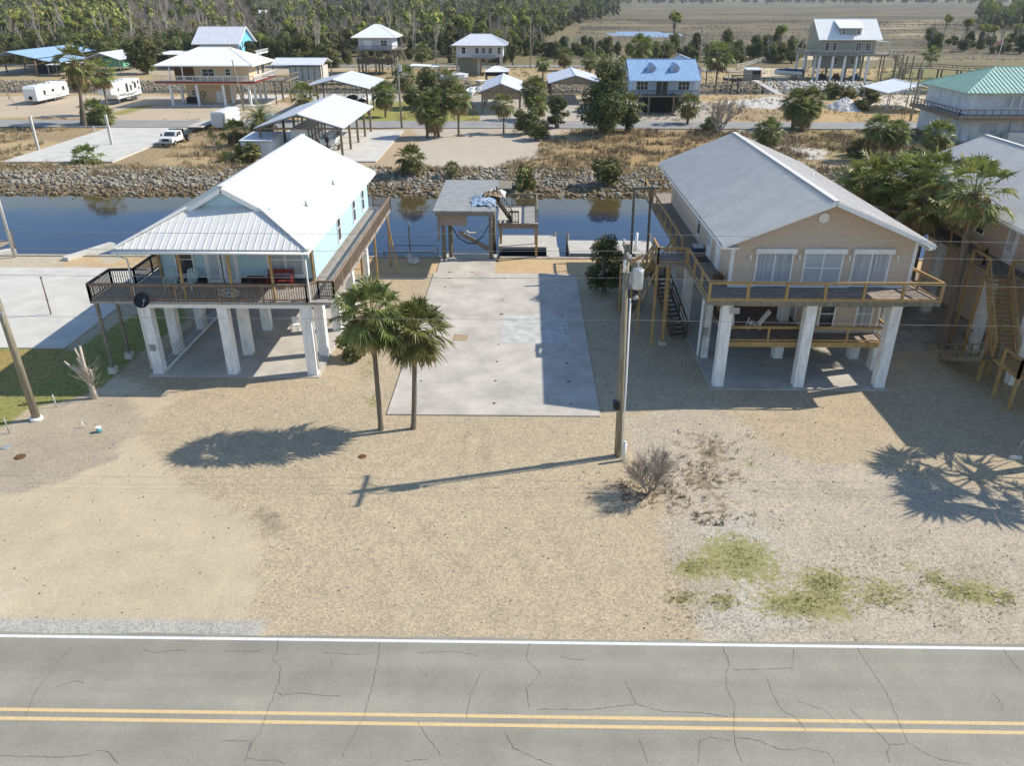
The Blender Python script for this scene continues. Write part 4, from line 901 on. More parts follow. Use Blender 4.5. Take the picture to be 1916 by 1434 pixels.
rl = MB(); rail_line(rl, (25.9, 37.4), (28.0, 37.4), 1.95, 1, 2, .12, 0); rail_line(rl, (25.9, 37.4), (25.9, 39.0), 1.95, 1, 2, .12, 0); make(rl, 'landing_railing', 'wood_new', H)
for x, y, zt in ((25.95, 37.45, 1.85), (27.9, 37.45, 1.85), (25.95, 39.0, 1.85), (26.2, 41.1, 2.7), (27.1, 41.9, 3.4), (26.9, 44.4, 5.1), (27.0, 46.1, 5.1), (27.4, 43.2, 4.2)):
    make(MB().beam((x, y, 0), (x, y, zt), .15, .15), 'stair_post', 'wood_new', H)
walls(H, 30.2, 38.5, 42, 58, .06, 5.09, 'tan_wall', name='lower_wall')  # enclosed room added beneath the house to block sun passing under it
m = MB()
for k in range(8): m.tube([(27.55+.3*math.cos(t)*1, 45.15+.02*k, 1.0+.45*math.sin(t)) for t in [i*.5 for i in range(13)]], .025, 5)
solo(m, 'coiled_hose', 'black', 'black coiled hose hung low on the neighbour column behind the pine stairs', 'hose', (27.5, 45.2, .5))
t = thing('timber_pilings', 'cluster of tall weathered grey timber pilings between the two tan houses', 'pilings', (25.2, 51, 0))
for x, y, zt, w_ in ((24.2, 50.5, 7.0, .25), (25.1, 51.2, 7.2, .4), (25.9, 51.0, 7.0, .35), (24.0, 54, 7.0, .2)): make(MB().beam((x, y, 0), (x, y, zt), w_, w_), 'piling', 'wood_old', t)
make(MB().beam((24.0, 54, 6.9), (25.9, 51.0, 6.9), .1, .25).beam((24.2, 50.5, 3.0), (25.9, 51, 5.5), .06, .2), 'crossbar', 'wood_old', t)

# ------------------------------------------------------------------ boathouse and landing on the canal
H = thing('boat_shelter', 'flat plywood-roofed boat shelter over the ramp with side landing and steps', 'boathouse', (-4.7, 64.5, 0))
make(MB().box(-7.15, 59.9, 4.86, -2.35, 71.2, 5.0), 'roof', 'ply', H)
make(MB().box(-7.0, 59.95, 4.6, -2.45, 60.1, 4.859).box(-7.0, 70.7, 4.6, -2.45, 70.85, 4.859).box(-7.0, 60.2, 4.6, -6.85, 70.6, 4.859).box(-2.6, 60.2, 4.6, -2.45, 70.6, 4.859), 'roof_beam', 'wood_old', H)
m = MB(); m.box(-6.75, 60.3, 3.75, -4.55, 60.36, 4.59); make(m, 'valance_board', 'ply_brown', H)
for x, y in ((-6.8, 63.9), (-6.35, 65.0), (-2.85, 64.0), (-6.8, 70.4), (-2.85, 70.4)):
    make(MB().tube([(x, y, -1.8), (x, y, 4.6)], [.19, .16], 9), 'piling', 'wood_old', H)
make(MB().beam((-6.8, 60.3, 3.4), (-6.8, 63.9, 4.5), .12).box(-6.85, 60.2, 2.5, -6.72, 60.33, 4.6), 'knee_brace', 'wood_old', H)
make(MB().box(-2.3, 63.9, 2.85, 1.05, 69.8, 3.0), 'landing_deck', 'wood_pale', H)
make(MB().box(-2.3, 63.8, 2.6, 1.05, 63.88, 2.98).box(-2.3, 69.82, 2.6, 1.05, 69.9, 2.98), 'rim_board', 'wood_rail', H)
make(MB().box(-2.34, 68, 4.86, -1.2, 71.2, 4.96), 'side_platform', 'wood_old', H)
for x, y in ((.95, 64.1), (.95, 69.6), (-2.2, 69.6)): make(MB().beam((x, y, -1.6), (x, y, 2.85), .2, .2), 'landing_post', 'wood_new', H)
rl = MB(); rail_line(rl, (-1.2, 69.75), (1.0, 69.75), 3.0, 1.1, 1.2, .09, .12); rail_line(rl, (1.0, 69.75), (1.0, 64.2), 3.0, 1.1, 2, .09, .12); make(rl, 'railing', 'wood_old', H)
rl = MB(); rail_line(rl, (-1.3, 63.95), (-.55, 63.95), 3.0, 1.0, 1, .07, .12); make(rl, 'small_gate_rail', 'black', H)
m = MB()
for i in range(8): m.beam((-1.25-i*.14, 65.0, 3.2+i*.22), (-1.25-i*.14, 64.1, 3.2+i*.22), .2, .04)
m.beam((-1.1, 64.1, 3.0), (-2.4, 64.1, 4.9), .04, .2).beam((-1.1, 65.0, 3.0), (-2.4, 65.0, 4.9), .04, .2); st = make(m, 'stairs', 'wood_dark', H)
r_ = MB().beam((-1.1, 64.05, 4.05), (-2.35, 64.05, 5.95), .07).beam((-1.1, 64.05, 3), (-1.1, 64.05, 4.1), .08).beam((-2.35, 64.05, 4.2), (-2.35, 64.05, 6.0), .1)
for i in range(7): t__ = (i+.5)/7; r_.beam((-1.1-1.25*t__, 64.05, 3.1+1.8*t__), (-1.1-1.25*t__, 64.05, 4.05+1.9*t__), .035)
make(r_, 'handrail', 'wood_dark', st)
for pts_, mt_, nm_ in (([(-6.2, 64.6, 3.6), (-5.4, 64.6, 2.5), (-4.7, 64.6, 2.0), (-4.1, 64.6, 2.0), (-3.5, 64.6, 2.6), (-2.9, 64.6, 4.2)], 'tarp_white', 'sling'), ([(-6.5, 64.2, 3.2), (-5.6, 64.2, 1.7), (-4.8, 64.2, 1.2), (-4.2, 64.2, 1.2), (-3.5, 64.2, 1.9), (-2.9, 64.2, 3.0)], 'canvas_dark', 'sling')):
    m = MB()
    for a_, b_ in zip(pts_, pts_[1:]): m.beam(a_, b_, .22, .05)
    make(m, nm_, mt_, H)
make(MB().beam((-5.6, 64.9, 1.95), (-3.1, 64.9, .5), .12, .35), 'bunk_board', 'ply_brown', H)
t = thing('tarp_bundle', 'crumpled blue and white tarpaulin with netting heaped on the plywood roof', 'tarpaulin', (-3.0, 64.2, 5.0))
def crumple(cx, cy, z, rx, ry, hh, mt_, nm, seed):
    rr = random.Random(seed); n = 14; vs = []; fs = []
    for i in range(n):
        for j in range(n):
            x = (i/(n-1)*2-1); y = (j/(n-1)*2-1); e = max(0, 1-(x*x+y*y)*.6)
            vs.append((cx+x*rx*(1+rr.uniform(-.1, .1)), cy+y*ry*(1+rr.uniform(-.1, .1)), z+.02+hh*e*rr.uniform(.35, 1)))
    for i in range(n-1):
        for j in range(n-1): a = i*n+j; fs.append((a, a+n, a+n+1, a+1))
    m = MB().add(vs, fs); m.add([(p[0], p[1], z+.005) for p in vs], [f[::-1] for f in fs]); return make(m, nm, mt_, t)
crumple(-3.35, 63.2, 5.0, .95, 1.9, .35, 'tarp_blue', 'blue_sheet', 1); crumple(-2.45, 65.3, 5.0, .8, 1.3, .55, 'tarp_white', 'white_sheet', 2); crumple(-2.7, 64.2, 5.25, .7, .8, .45, 'rope_tan', 'netting', 3)
make(MB().tube([(-4.2, 64.4, 5.35), (-2.2, 61.2, 5.12)], .05, 6).tube([(-4.1, 63.4, 5.1), (-2.3, 60.6, 5.3)], .04, 6), 'pole', 'tarp_white', t)
t = thing('floating_dock', 'bleached board dock with a side arm beside the boat shelter', 'dock', (.2, 69.5, -.6))
make(MB().box(-2.4, 68.6, -.65, 2.9, 72.4, -.4), 'deck', 'wood_pale', t); make(MB().box(1.9, 64.4, -.65, 3.0, 68.58, -.4), 'side_arm', 'wood_pale', t)
for x, y in ((-2.3, 72.2), (2.8, 72.2), (1.9, 65)): make(MB().tube([(x, y, -2.4), (x, y, -.1)], .12, 7), 'piling', 'wood_old', t)
solo(MB().box(-2.2, 65.4, -1.1, -1.0, 66.9, -.75).beam((-2.2, 65.4, -.7), (-1.0, 65.4, -.7), .1).beam((-2.2, 66.1, -.7), (-1.0, 66.1, -.7), .1), 'wooden_pallet', 'wood_old', 'grey wooden pallet floating beside the bleached dock', 'pallet', (-1.6, 66, -1.2))
t = thing('canal_dock', 'pale board dock over the dark boat basin left of the tan house', 'dock', (7.4, 67, -.5))
make(MB().box(3.9, 66.6, -.6, 11.5, 70.6, -.35), 'deck', 'wood_pale', t); make(MB().box(9.6, 63.9, -.6, 11.5, 66.59, -.35), 'side_arm', 'wood_old', t)
for x, y in ((3.9, 70.5), (11.4, 70.5)): make(MB().tube([(x, y, -2.4), (x, y, .3)], .13, 7), 'piling', 'wood_old', t)
t = thing('dock_behind_tan_house', 'sunlit board dock seen between the two tan houses', 'dock', (24.6, 64, 1)); t.name = 'canal_dock'
make(MB().box(21.8, 61.5, 2.3, 30, 64.5, 2.45), 'deck', 'wood_pale', t)
for x in (22, 25.5, 29.5): make(MB().beam((x, 61.6, -1.5), (x, 61.6, 2.3), .2, .2), 'piling', 'wood_old', t)
t = thing('canal_dock', 'flat brown wooden dock with pilings at the canal edge, far left of the aqua house', 'dock', (-49, 66, 0))
make(MB().box(-64, 63.9, -.1, -46.4, 68.3, .08), 'deck', 'ply_brown', t)
for x, y in ((-46.3, 68.2), (-46.3, 66.2), (-45.9, 64.6)): make(MB().tube([(x, y, -2), (x, y, 1.0)], .2, 7), 'piling', 'wood_dark', t)
t = thing('boat_slip_wall', 'pale concrete ramp walls at the canal edge, left of the aqua house', 'retaining wall', (-42, 63, 0))
make(MB().beam((-47.8, 60.8, .0), (-44.2, 65.2, .05), .7, .45), 'wing_wall', 'concrete_pale', t); make(MB().beam((-38.4, 62.6, .05), (-36.5, 67.0, .05), .7, .5), 'wing_wall', 'concrete_pale', t)
sw = thing('seawall', 'low concrete bulkhead along the near bank of the canal', 'seawall', (0, 64, 0))
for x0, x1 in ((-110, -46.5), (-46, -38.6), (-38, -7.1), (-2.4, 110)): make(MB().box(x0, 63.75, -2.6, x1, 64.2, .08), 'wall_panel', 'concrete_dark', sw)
t = thing('boat_lift_cradle', 'low aluminium boat lift cradle in the water behind the aqua house', 'boat lift', (-10, 67, -1))
make(MB().beam((-12.4, 66.2, -.2), (-7.9, 66.2, -.2), .09).beam((-12.4, 68.4, -.25), (-7.9, 68.4, -.25), .09).beam((-7.9, 66.2, -.2), (-7.9, 68.4, -.25), .09), 'frame', 'grey_metal', t)
for x, y in ((-12.3, 66.2), (-7.9, 66.2), (-7.9, 68.4)): make(MB().beam((x, y, -2.2), (x, y, -.2), .1), 'post', 'grey_metal', t)
solo(MB().tube([(-9.7, 64.3, -1.5), (-9.75, 64.3, 3.0)], .06, 7), 'mooring_pole', 'wood_old', 'thin grey pole with bulb top standing by the boat lift cradle', 'pole', (-9.7, 64.3, 0))
solo(MB().ball((-9.2, 62.3, .25), .5, 8, 5, (1, .8, .6), .2).ball((-9.6, 62.9, .45), .25, 6, 4, jit=.2), 'white_bag', 'tarp_white', 'crumpled white bag on the sand behind the aqua house', 'bag', (-9.2, 62.3, 0))

# ------------------------------------------------------------------ power poles and wires
P = thing('utility_pole', 'wooden utility pole with grey transformer beside the concrete slab', 'utility pole', (4.55, 32.45, 0))
px_, py_ = 4.55, 32.45
make(MB().tube([(px_, py_, -.2), (px_-.1, py_, 5), (px_-.22, py_, 10.5)], [.165, .145, .12], 12), 'post', 'pole', P)
c = Vector((px_+.32, py_-.1, 8.55))
tf = make(MB().tube([c, c+Vector((0, 0, .02)), c+Vector((0, 0, .78)), c+Vector((0, 0, .86)), c+Vector((0, 0, .9))], [.2, .235, .235, .245, .12], 18), 'transformer', 'trans_grey', P)
make(MB().tube([c+Vector((-.02, 0, .88)), c+Vector((-.02, 0, 1.25))], [.05, .03], 8).tube([c+Vector((.1, -.1, 1.0)), c+Vector((.1, -.1, .86))], .03, 6), 'bushing', 'trans_grey', tf)
make(MB().box(px_-.05, py_-.05, 8.7, px_+.1, py_+.05, 9.25), 'bracket', 'grey_metal', P); make(MB().tube([(px_+.18, py_-.16, 8.1), (px_+.35, py_-.2, 8.2)], [.07, .1], 8), 'weatherhead', 'grey_metal', P)
cd_ = MB(); cd_.tube([(px_+.17, py_-.16, 0.1), (px_+.13, py_-.18, 4), (px_+.05, py_-.17, 8.1)], .042, 7); make(cd_, 'conduit', 'white', P)
make(MB().tube([(px_-.28, py_-.12, 9.3), (px_-.28, py_-.12, 9.85)], .07, 8).tube([(px_+.12, py_-.05, 10.2), (px_+.16, py_-.05, 11.0)], [.08, .05], 8), 'lightning_arrester', 'white', P)
make(MB().beam((px_+.12, py_-.05, 10.4), (px_+.5, py_-.25, 10.1), .03).beam((px_+.5, py_-.25, 10.1), (px_+.38, py_-.25, 9.7), .05), 'fuse_cutout', 'grey_metal', P)
m = MB(); m.tube([(px_+.5, py_-.25, 9.75), (px_+.62, py_-.2, 9.2), (px_+.35, py_-.1, 9.75)], .012, 5)
m.tube([c+Vector((.22, 0, .5)), c+Vector((.42, 0, .3)), c+Vector((.45, 0, -.3)), c+Vector((.3, -.05, -.7)), c+Vector((-.05, -.1, -.42))], .018, 5); make(m, 'loop_cable', 'mesh_wire', P)
make(MB().beam((px_-.22, py_-1.25, 10.15), (px_-.22, py_+1.25, 10.15), .1, .13).beam((px_-.24, py_-.6, 10.1), (px_-.22, py_, 9.5), .04).beam((px_-.24, py_+.6, 10.1), (px_-.22, py_, 9.5), .04), 'crossarm', 'wood_old', P)
for yy in (-1.15, 1.15): make(MB().tube([(px_-.22, py_+yy, 10.2), (px_-.22, py_+yy, 10.38)], [.06, .04], 7), 'insulator', 'trans_grey', P)
make(MB().tube([(px_-.2, py_-.02, 2.6), (px_-.2, py_-.02, 3.0)], .2, 10), 'pole_band', 'black', P)
PL = thing('utility_pole', 'bare grey utility pole with white cuff at its foot, beside the lawn', 'utility pole', (-25.5, 35.5, 0))
make(MB().tube([(-25.5, 35.5, .1), (-25.6, 35.5, 5), (-25.75, 35.5, 10.4)], [.2, .17, .14], 12), 'post', 'pole', PL)
make(MB().tube([(-25.5, 35.5, 0), (-25.5, 35.5, .16)], [.33, .3], 12), 'footing_cuff', 'white', PL)
make(MB().box(-25.75, 35.2, 5.9, -25.4, 35.35, 6.1).tube([(-25.35, 35.2, 6.0), (-25.3, 35.0, 5.6), (-25.5, 35.1, 5.5)], .02, 5), 'bracket', 'grey_metal', PL)
def wire(z0, z1, lab, sag=.25):
    pts = []
    for x in np.linspace(-80, 80, 60):
        seg = -1 if x < -25.6 else (0 if x < 4.4 else 1)
        zz = z0; span = {-1: (-80, -25.6), 0: (-25.6, 4.4), 1: (4.4, 80)}[seg]; t = (x-span[0])/(span[1]-span[0])
        pts.append((x, 32.45+ (0 if x > 4.4 else 0), z0-sag*4*t*(1-t)*( (span[1]-span[0])/55)**2))
    solo(MB().tube(pts, .0085, 4, smooth=True), 'power_line', 'wire', lab, 'cable', (0, 32.45, z0), 'overhead lines along the road')
wire(10.95, 0, 'topmost overhead line running across to the transformer pole top')
wire(10.2, 0, 'overhead line just below the topmost one, over the white roof')
wire(9.0, 0, 'overhead line third from the top, passing by the transformer')
wire(7.05, 0, 'lowest overhead line crossing below deck height', .15)
solo(MB().tube([(4.78, 32.0, 0), (4.80, 32.0, 1.02)], .085, 12).tube([(4.80, 32.0, 1.02), (4.80, 32.0, 1.07)], [.09, .05], 12), 'marker_post', 'white', 'short white marker post at the foot of the transformer pole', 'post', (4.78, 32.0, 0))
t = thing('light_pole', 'slim pale pole at the left edge beside the canal dock', 'pole', (-44.5, 57.5, 0))
p = G(28, 482); t.location = (p.x, p.y, 0)
make(MB().tube([(p.x, p.y, 0), (p.x+.05, p.y, 10)], [.13, .1], 8), 'shaft', 'concrete_pale', t)
p = G(96, 590); t = thing('pipe_post', 'thin rusty pipe standing upright on the pale slab left of the aqua house', 'post', (p.x, p.y, .06))
make(MB().tube([(p.x, p.y, .06), (p.x, p.y, 2.75)], .045, 7), 'pipe', 'brass', t); make(MB().tube([(p.x, p.y, 1.1), (p.x, p.y, 1.2)], .07, 7).tube([(p.x, p.y, 2.7), (p.x, p.y, 2.8)], .07, 7), 'coupling', 'brass', t)
p = G(186, 808); t = thing('valve_marker', 'small teal utility cap poking from the gravel near the pruned stump', 'utility cap', (p.x, p.y, 0))
make(MB().tube([(p.x, p.y, 0), (p.x, p.y, .22)], .13, 10), 'pipe', 'teal', t); make(MB().tube([(p.x, p.y, .22), (p.x, p.y, .27)], [.15, .14], 10), 'cap', 'white', t)
for u, v, h_, mt_, lab in ((157, 800, .32, 'white', 'tiny white stake in the gravel left of the teal cap'), (106, 762, .75, 'trans_grey', 'thin pale stake at the lawn edge by the pole with the white cuff'), (18, 812, .9, 'grey_metal', 'thin leaning rod in the gravel at the left edge')):
    p = G(u, v); solo(MB().tube([(p.x, p.y, 0), (p.x-.04, p.y, h_)], .03, 6), 'survey_stake', mt_, lab, 'stake', (p.x, p.y, 0))
for u, v, rx, mt_, lab in ((12, 838, .22, 'grey_metal', 'small grey valve cover in the dirt at the left edge'), (38, 856, .25, 'terracotta', 'rust-brown valve cover in the dirt near the left edge'), (678, 856, .2, 'terracotta', 'round reddish cover in the gravel below the twin palms')):
    p = G(u, v); solo(MB().tube([(p.x, p.y, 0), (p.x, p.y, .05)], rx, 12), 'valve_cover', mt_, lab, 'utility cover', (p.x, p.y, 0))
p = G(1895, 858); t = thing('small_sign', 'small blue and white yard sign on a thin stake at the right edge', 'sign', (p.x, p.y, 0))
make(MB().tube([(p.x, p.y, 0), (p.x+.25, p.y, 1.1)], .02, 5), 'stake', 'grey_metal', t); make(MB().beam((p.x-.25, p.y-.1, .1), (p.x+.35, p.y-.1, .05), .03, .25), 'sheet', 'tarp_white', t)
# ------------------------------------------------------------------ the lots across the canal
def place(t, loc, rz=0.0): t.location = loc; t.rotation_euler = (0, 0, rz); return t
def posts(parent, pts, z0, z1, w, mt, name='post'):
    for x, y in pts: make(MB().beam((x, y, z0), (x, y, z1), w, w), name, mt, parent)
def deck_part(parent, boxes, mt='wood_old', name='deck'):
    m = MB()
    for b in boxes: m.box(*b)
    return make(m, name, mt, parent)

# peach house
H = thing('stilt_house', 'peach stucco house with broad white hip roof and wraparound white railing on columns', 'house', (-62, 163, 0))
walls(H, -69.0, -54.4, 163.8, 174.5, 4.75, 7.5, 'peach_wall')
roof_hip(H, -72.1, -52.9, 161.9, 176.6, 7.6, 10.5, 'bright_roof', ins=6.6)
make(MB().box(-72.1, 161.85, 7.38, -52.9, 161.95, 7.5).box(-52.98, 161.96, 7.38, -52.9, 176.6, 7.5), 'fascia', 'white', H)
make(MB().box(-69.03, 163.7, 4.76, -65.2, 163.79, 7.4), 'recess_shade_panel', 'terracotta', H)  # flat dark panel on the wall paints the shade of a porch recess
window(H, 'y-', 163.8, -62.4, 5.5, 2.2, 1.3, 2, True); window(H, 'y-', 163.8, -58.5, 5.7, .9, 1.1, 1, True); window(H, 'x+', -54.4, 169.5, 5.4, 1.2, 1.5, 1, True); window(H, 'x+', -54.4, 172.8, 5.2, 2.0, 2.0, 2, False)
deck_part(H, [(-72.4, 161.8, 4.5, -53, 163.79, 4.7), (-54.39, 163.8, 4.5, -52.9, 176, 4.7)], 'wood_deckY')
make(MB().box(-72.4, 161.7, 4.38, -52.9, 161.79, 4.72).box(-52.89, 161.7, 4.38, -52.8, 176, 4.72), 'deck_rim', 'red', H)
rl = MB(); rail_line(rl, (-72.35, 161.85), (-53, 161.85), 4.7, 1, 1.5, .08, .2, .03); rail_line(rl, (-53, 161.85), (-53, 176), 4.7, 1, 1.5, .08, .2, .03); make(rl, 'railing', 'white', H)
make(MB().box(-70, 162.2, 4.1, -54, 162.6, 4.49), 'floor_beam', 'peach_wall', H)
for x, y in ((-69.8, 162.4), (-64.6, 162.4), (-59.4, 162.4), (-54.6, 163.2), (-54.6, 166.5), (-54.6, 169.8), (-54.6, 173.2), (-59.4, 167), (-57, 170), (-59.4, 173), (-70, 168)): column(H, x, y, 0, 4.1, .42)
for x in (-69.3, -66.8): make(MB().cbox(x, 162.1, 4.7, .16, .16, 2.75), 'porch_post', 'white', H)
walls(H, -68.6, -61.0, 167.0, 174, .17, 4.09, 'peach_wall', name='lower_wall')
window(H, 'y-', 167, -67.2, 1.6, .7, 1.0, 1, True); door(H, 'y-', 167, -62.1, .17, 1.0, 2.1)
make(MB().tube([(-65.3+.45*math.cos(t), 166.9, 1.9+.45*math.sin(t)) for t in [i*.52 for i in range(13)]], .08, 6), 'wall_ornament', 'black', H)
solo(MB().box(-68.4, 165.6, .17, -66, 166.8, 1.2).box(-68.5, 165.5, 1.2, -65.9, 166.9, 1.3), 'storage_bench', 'canvas_dark', 'dark covered grill bench beneath the peach house', 'grill', (-67.2, 166.2, .17))
posts(H, ((-50.3, 166), (-50.3, 171), (-48.4, 170), (-51.9, 176)), 0, 4.3, .22, 'wood_old', 'deck_post'); deck_part(H, [(-52.7, 166, 4.2, -48, 176, 4.4)], 'wood_old', 'side_deck')
rl = MB(); rail_line(rl, (-52.5, 166), (-48, 166), 4.4, 1, 1.5, .08, .3, .03); rail_line(rl, (-48, 166), (-48, 176), 4.4, 1, 1.5, .08, .3, .03); make(rl, 'side_railing', 'wood_old', H)

# sky-blue gable house behind it
H = thing('stilt_house', 'sky-blue gabled house with light grey roof, behind the peach house', 'house', (-92, 257, 0))
walls(H, -98.5, -86.6, 255.5, 268.5, 3.6, 7.2, 'sky_wall', 'x', 10.9)
roof_gable(H, -100.4, -85.9, 253.6, 270.4, 6.55, 11.1, 'shed_roof', 'x', .15, .6)
make(MB().beam((-85.88, 253.6, 6.4), (-85.88, 262, 10.95), .06, .3).beam((-85.88, 270.4, 6.4), (-85.88, 262, 10.95), .06, .3), 'trim', 'white', H)
make(MB().box(-98.2, 255.38, 4.0, -87, 255.48, 6.2), 'window_wall', 'blind', H)
m = MB()
for i in range(10): m.box(-98.2+i*1.24, 255.3, 3.9, -98.1+i*1.24, 255.37, 6.3)
make(m, 'window_mullions', 'white', H)
window(H, 'x+', -86.6, 258.5, 5.3, .8, 1.8, 1, True); window(H, 'x+', -86.6, 262.5, 4.4, .9, 2.0, 1, False); window(H, 'x+', -86.6, 256.4, 4.4, .7, 1.6, 1, True)
deck_part(H, [(-86.5, 256, 3.3, -82.5, 270, 3.55)], 'white'); rl = MB(); rail_line(rl, (-82.6, 256), (-82.6, 270), 3.5, 1, 1.5, .1, .25, .04); rail_line(rl, (-86.4, 256), (-82.6, 256), 3.5, 1, 1.5, .1, .25, .04); make(rl, 'railing', 'white', H)
for x, y in ((-98, 256), (-93, 256), (-88, 256), (-83, 256.5), (-83, 263), (-88, 264)): column(H, x, y, 0, 3.55, .4)
for nm, lab, x0, x1, y0, y1, ze, zr, rfm in (('carport', 'flat white carport roof left of the sky-blue house', -108, -97.5, 244, 256, 4.3, 4.6, 'bright_roof'), ):
    t = thing(nm, lab, 'carport', ((x0+x1)/2, y0, 0)); make(MB().sheet([(x0, y0, ze), (x1, y0, ze), (x1, y1, zr), (x0, y1, zr)], .15), 'roof', rfm, t); posts(t, ((x0+.4, y0+.4), (x1-.4, y0+.4), (x0+.4, y1-.4), (x1-.4, y1-.4)), 0, ze-.05, .2, 'wood_old')

# blue-roofed open shelter
H = thing('open_shelter', 'open post shelter with large blue metal roof and blue lean-to, far left', 'shelter', (-137, 240, 0))
roof_gable(H, -146.5, -132.4, 225.5, 262, 4.5, 6.1, 'blue_roof', 'y', .12, 1.6, .01)
make(MB().sheet([(-132.3, 226.5, 4.2), (-132.3, 244, 4.2), (-127.5, 244, 3.4), (-127.5, 226.5, 3.4)], .1), 'lean_to_roof', 'blue_roof', H)
posts(H, [(x, y) for x in (-146, -132.8) for y in (226, 234, 243, 252, 261)]+[(-127.8, 227), (-127.8, 235), (-127.8, 243.5)], 0, 3.9, .3, 'wood_rail')
solo(MB().box(-136, 232, 0, -133.6, 243, 2.4), 'parked_trailer', 'canvas_dark', 'dark enclosed trailer parked under the blue-roofed shelter', 'trailer', (-135, 237, 0))
# mint shed
H = thing('boathouse', 'mint green shed on posts with white-blue gable roof, left of the peach house', 'boathouse', (-120, 243, 0))
walls(H, -121.5, -115.6, 240, 250, 1.2, 3.6, 'green_wall'); roof_gable(H, -125.5, -114.5, 236, 252, 3.4, 5.2, 'shed_roof', 'y', .12, 1.2, .02)
posts(H, ((-121, 240.5), (-116, 240.5), (-125.5, 236.5), (-115, 236.5), (-121, 249)), -1, 3.3, .25, 'wood_old')
t = thing('carport', 'small white carport roof tucked behind the two tall palms', 'carport', (-126, 226, 0)); make(MB().sheet([(-129, 224, 3.0), (-122, 224, 3.0), (-122, 231, 3.2), (-129, 231, 3.2)], .12), 'roof', 'bright_roof', t); posts(t, ((-128.6, 224.4), (-122.4, 224.4)), 0, 2.9, .18, 'grey_metal')
solo(MB().box(-101.5, 158.5, 0, -99.6, 161, 2.6).sheet([(-101.6, 158.4, 2.6), (-99.5, 158.4, 2.6), (-99.5, 161, 2.8), (-101.6, 161, 2.8)], .1), 'garden_shed', 'peach_wall', 'small cream shed corner at the left edge beside the camper', 'shed', (-100.5, 159.5, 0)).location.x -= 6

# campers
def wheel(parent, x, y, r, w=.22, ax='x', name='wheel'):
    m = MB(); d = Vector((w/2, 0, 0)) if ax == 'x' else Vector((0, w/2, 0)); c = Vector((x, y, r))
    m.tube([c-d, c-d*.6, c+d*.6, c+d], [r*.86, r, r, r*.86], 16); o = make(m, name, 'tyre', parent)
    make(MB().tube([c-d*1.04, c+d*1.04], r*.52, 12), 'rim', 'rim', o); return o
def camper(label, loc, L, zb, zt, nose, wins, seed):
    t = thing('camper_trailer', label, 'camper', (0, 0, 0)); w = 1.28
    if nose: prof = [(0, zt-.3), (.5, zt), (L-.3, zt), (L, zt-.3), (L, zb), (2.6, zb), (2.1, zb+.9), (.25, zb+1.1)]
    else: prof = [(0, zt-.45), (.45, zt), (L-.5, zt), (L, zt-.6), (L, zb+.7), (L-.4, zb), (.1, zb), (0, zb+.2)]
    make(MB().prism(prof, -w, w, 'x'), 'body', 'gel', t)
    for i, (y, z, ww, hh) in enumerate(wins):
        window(t, 'x+', w, y, z, ww, hh, 1, False, fw=.05, fm='stripe' if i % 2 else 'white')
    m = MB(); rr = random.Random(seed)
    for k in range(5):
        y0 = L*.15+k*L*.13; pts = [(w+.02, y0+s_*L*.07, zb+.35+.28*k*.4+.32*math.sin(s_*.8+k)) for s_ in range(5)]
        for a, b in zip(pts, pts[1:]): m.beam(a, b, .015, .1 if nose else .05)
    make(m, 'side_graphic', 'stripe', t)
    m = MB()
    for y in (L*.25, L*.5, L*.75): m.box(-.3, y, zt, .3, y+.5, zt+.16)
    m.box(-.5, L*.6, zt, .5, L*.6+.9, zt+.3); make(m, 'roof_unit', 'white', t)
    if not nose: make(MB().tube([(0, -.2, zb+.6), (0, -.05, zb+.6)], .36, 14), 'spare_wheel', 'tyre', t)
    make(MB().box(-w+.1, .4 if not nose else 2.4, zb-.2, w-.1, L-.2, zb-.01), 'chassis', 'black', t)
    make(MB().beam((0, L-.2, zb-.1), (0, L+1.2, zb-.15), .1, .12).beam((.0, L+1.0, zb), (0, L+1.0, .1), .08), 'drawbar', 'black', t)
    for s_ in (-1, 1):
        for y in ((L*.52, L*.6) if not nose else (L*.66, L*.73, L*.8)): wheel(t, s_*(w-.12), y, .36)
    for s_ in (-1, 1): make(MB().beam((s_*(w-.1), L*.15+1.2, 0), (s_*(w-.1), L*.15+1.2, zb), .08), 'jack', 'grey_metal', t)
    return place(t, loc)
camper('white boxy travel trailer with spare wheel on its rear, on the far gravel yard', (-99.1, 164.2, .1), 12.2, .6, 3.35, False, [(3, 1.5, .8, .9), (6.2, 1.9, .8, .4), (10.2, 1.7, 1.0, .8)], 1)
camper('large white fifth-wheel camper with dark swoosh graphics and many windows', (-83.0, 162, .1), 13.4, .95, 4.1, True, [(3.4, 2.4, .5, .6), (7.2, 2.0, .8, 1.5), (8.9, 2.1, .8, 1.0), (10.9, 2.4, .8, 1.0), (12.5, 1.9, .5, .6), (12.5, 3.1, .5, .5), (10.0, 3.3, .5, .5)], 2)

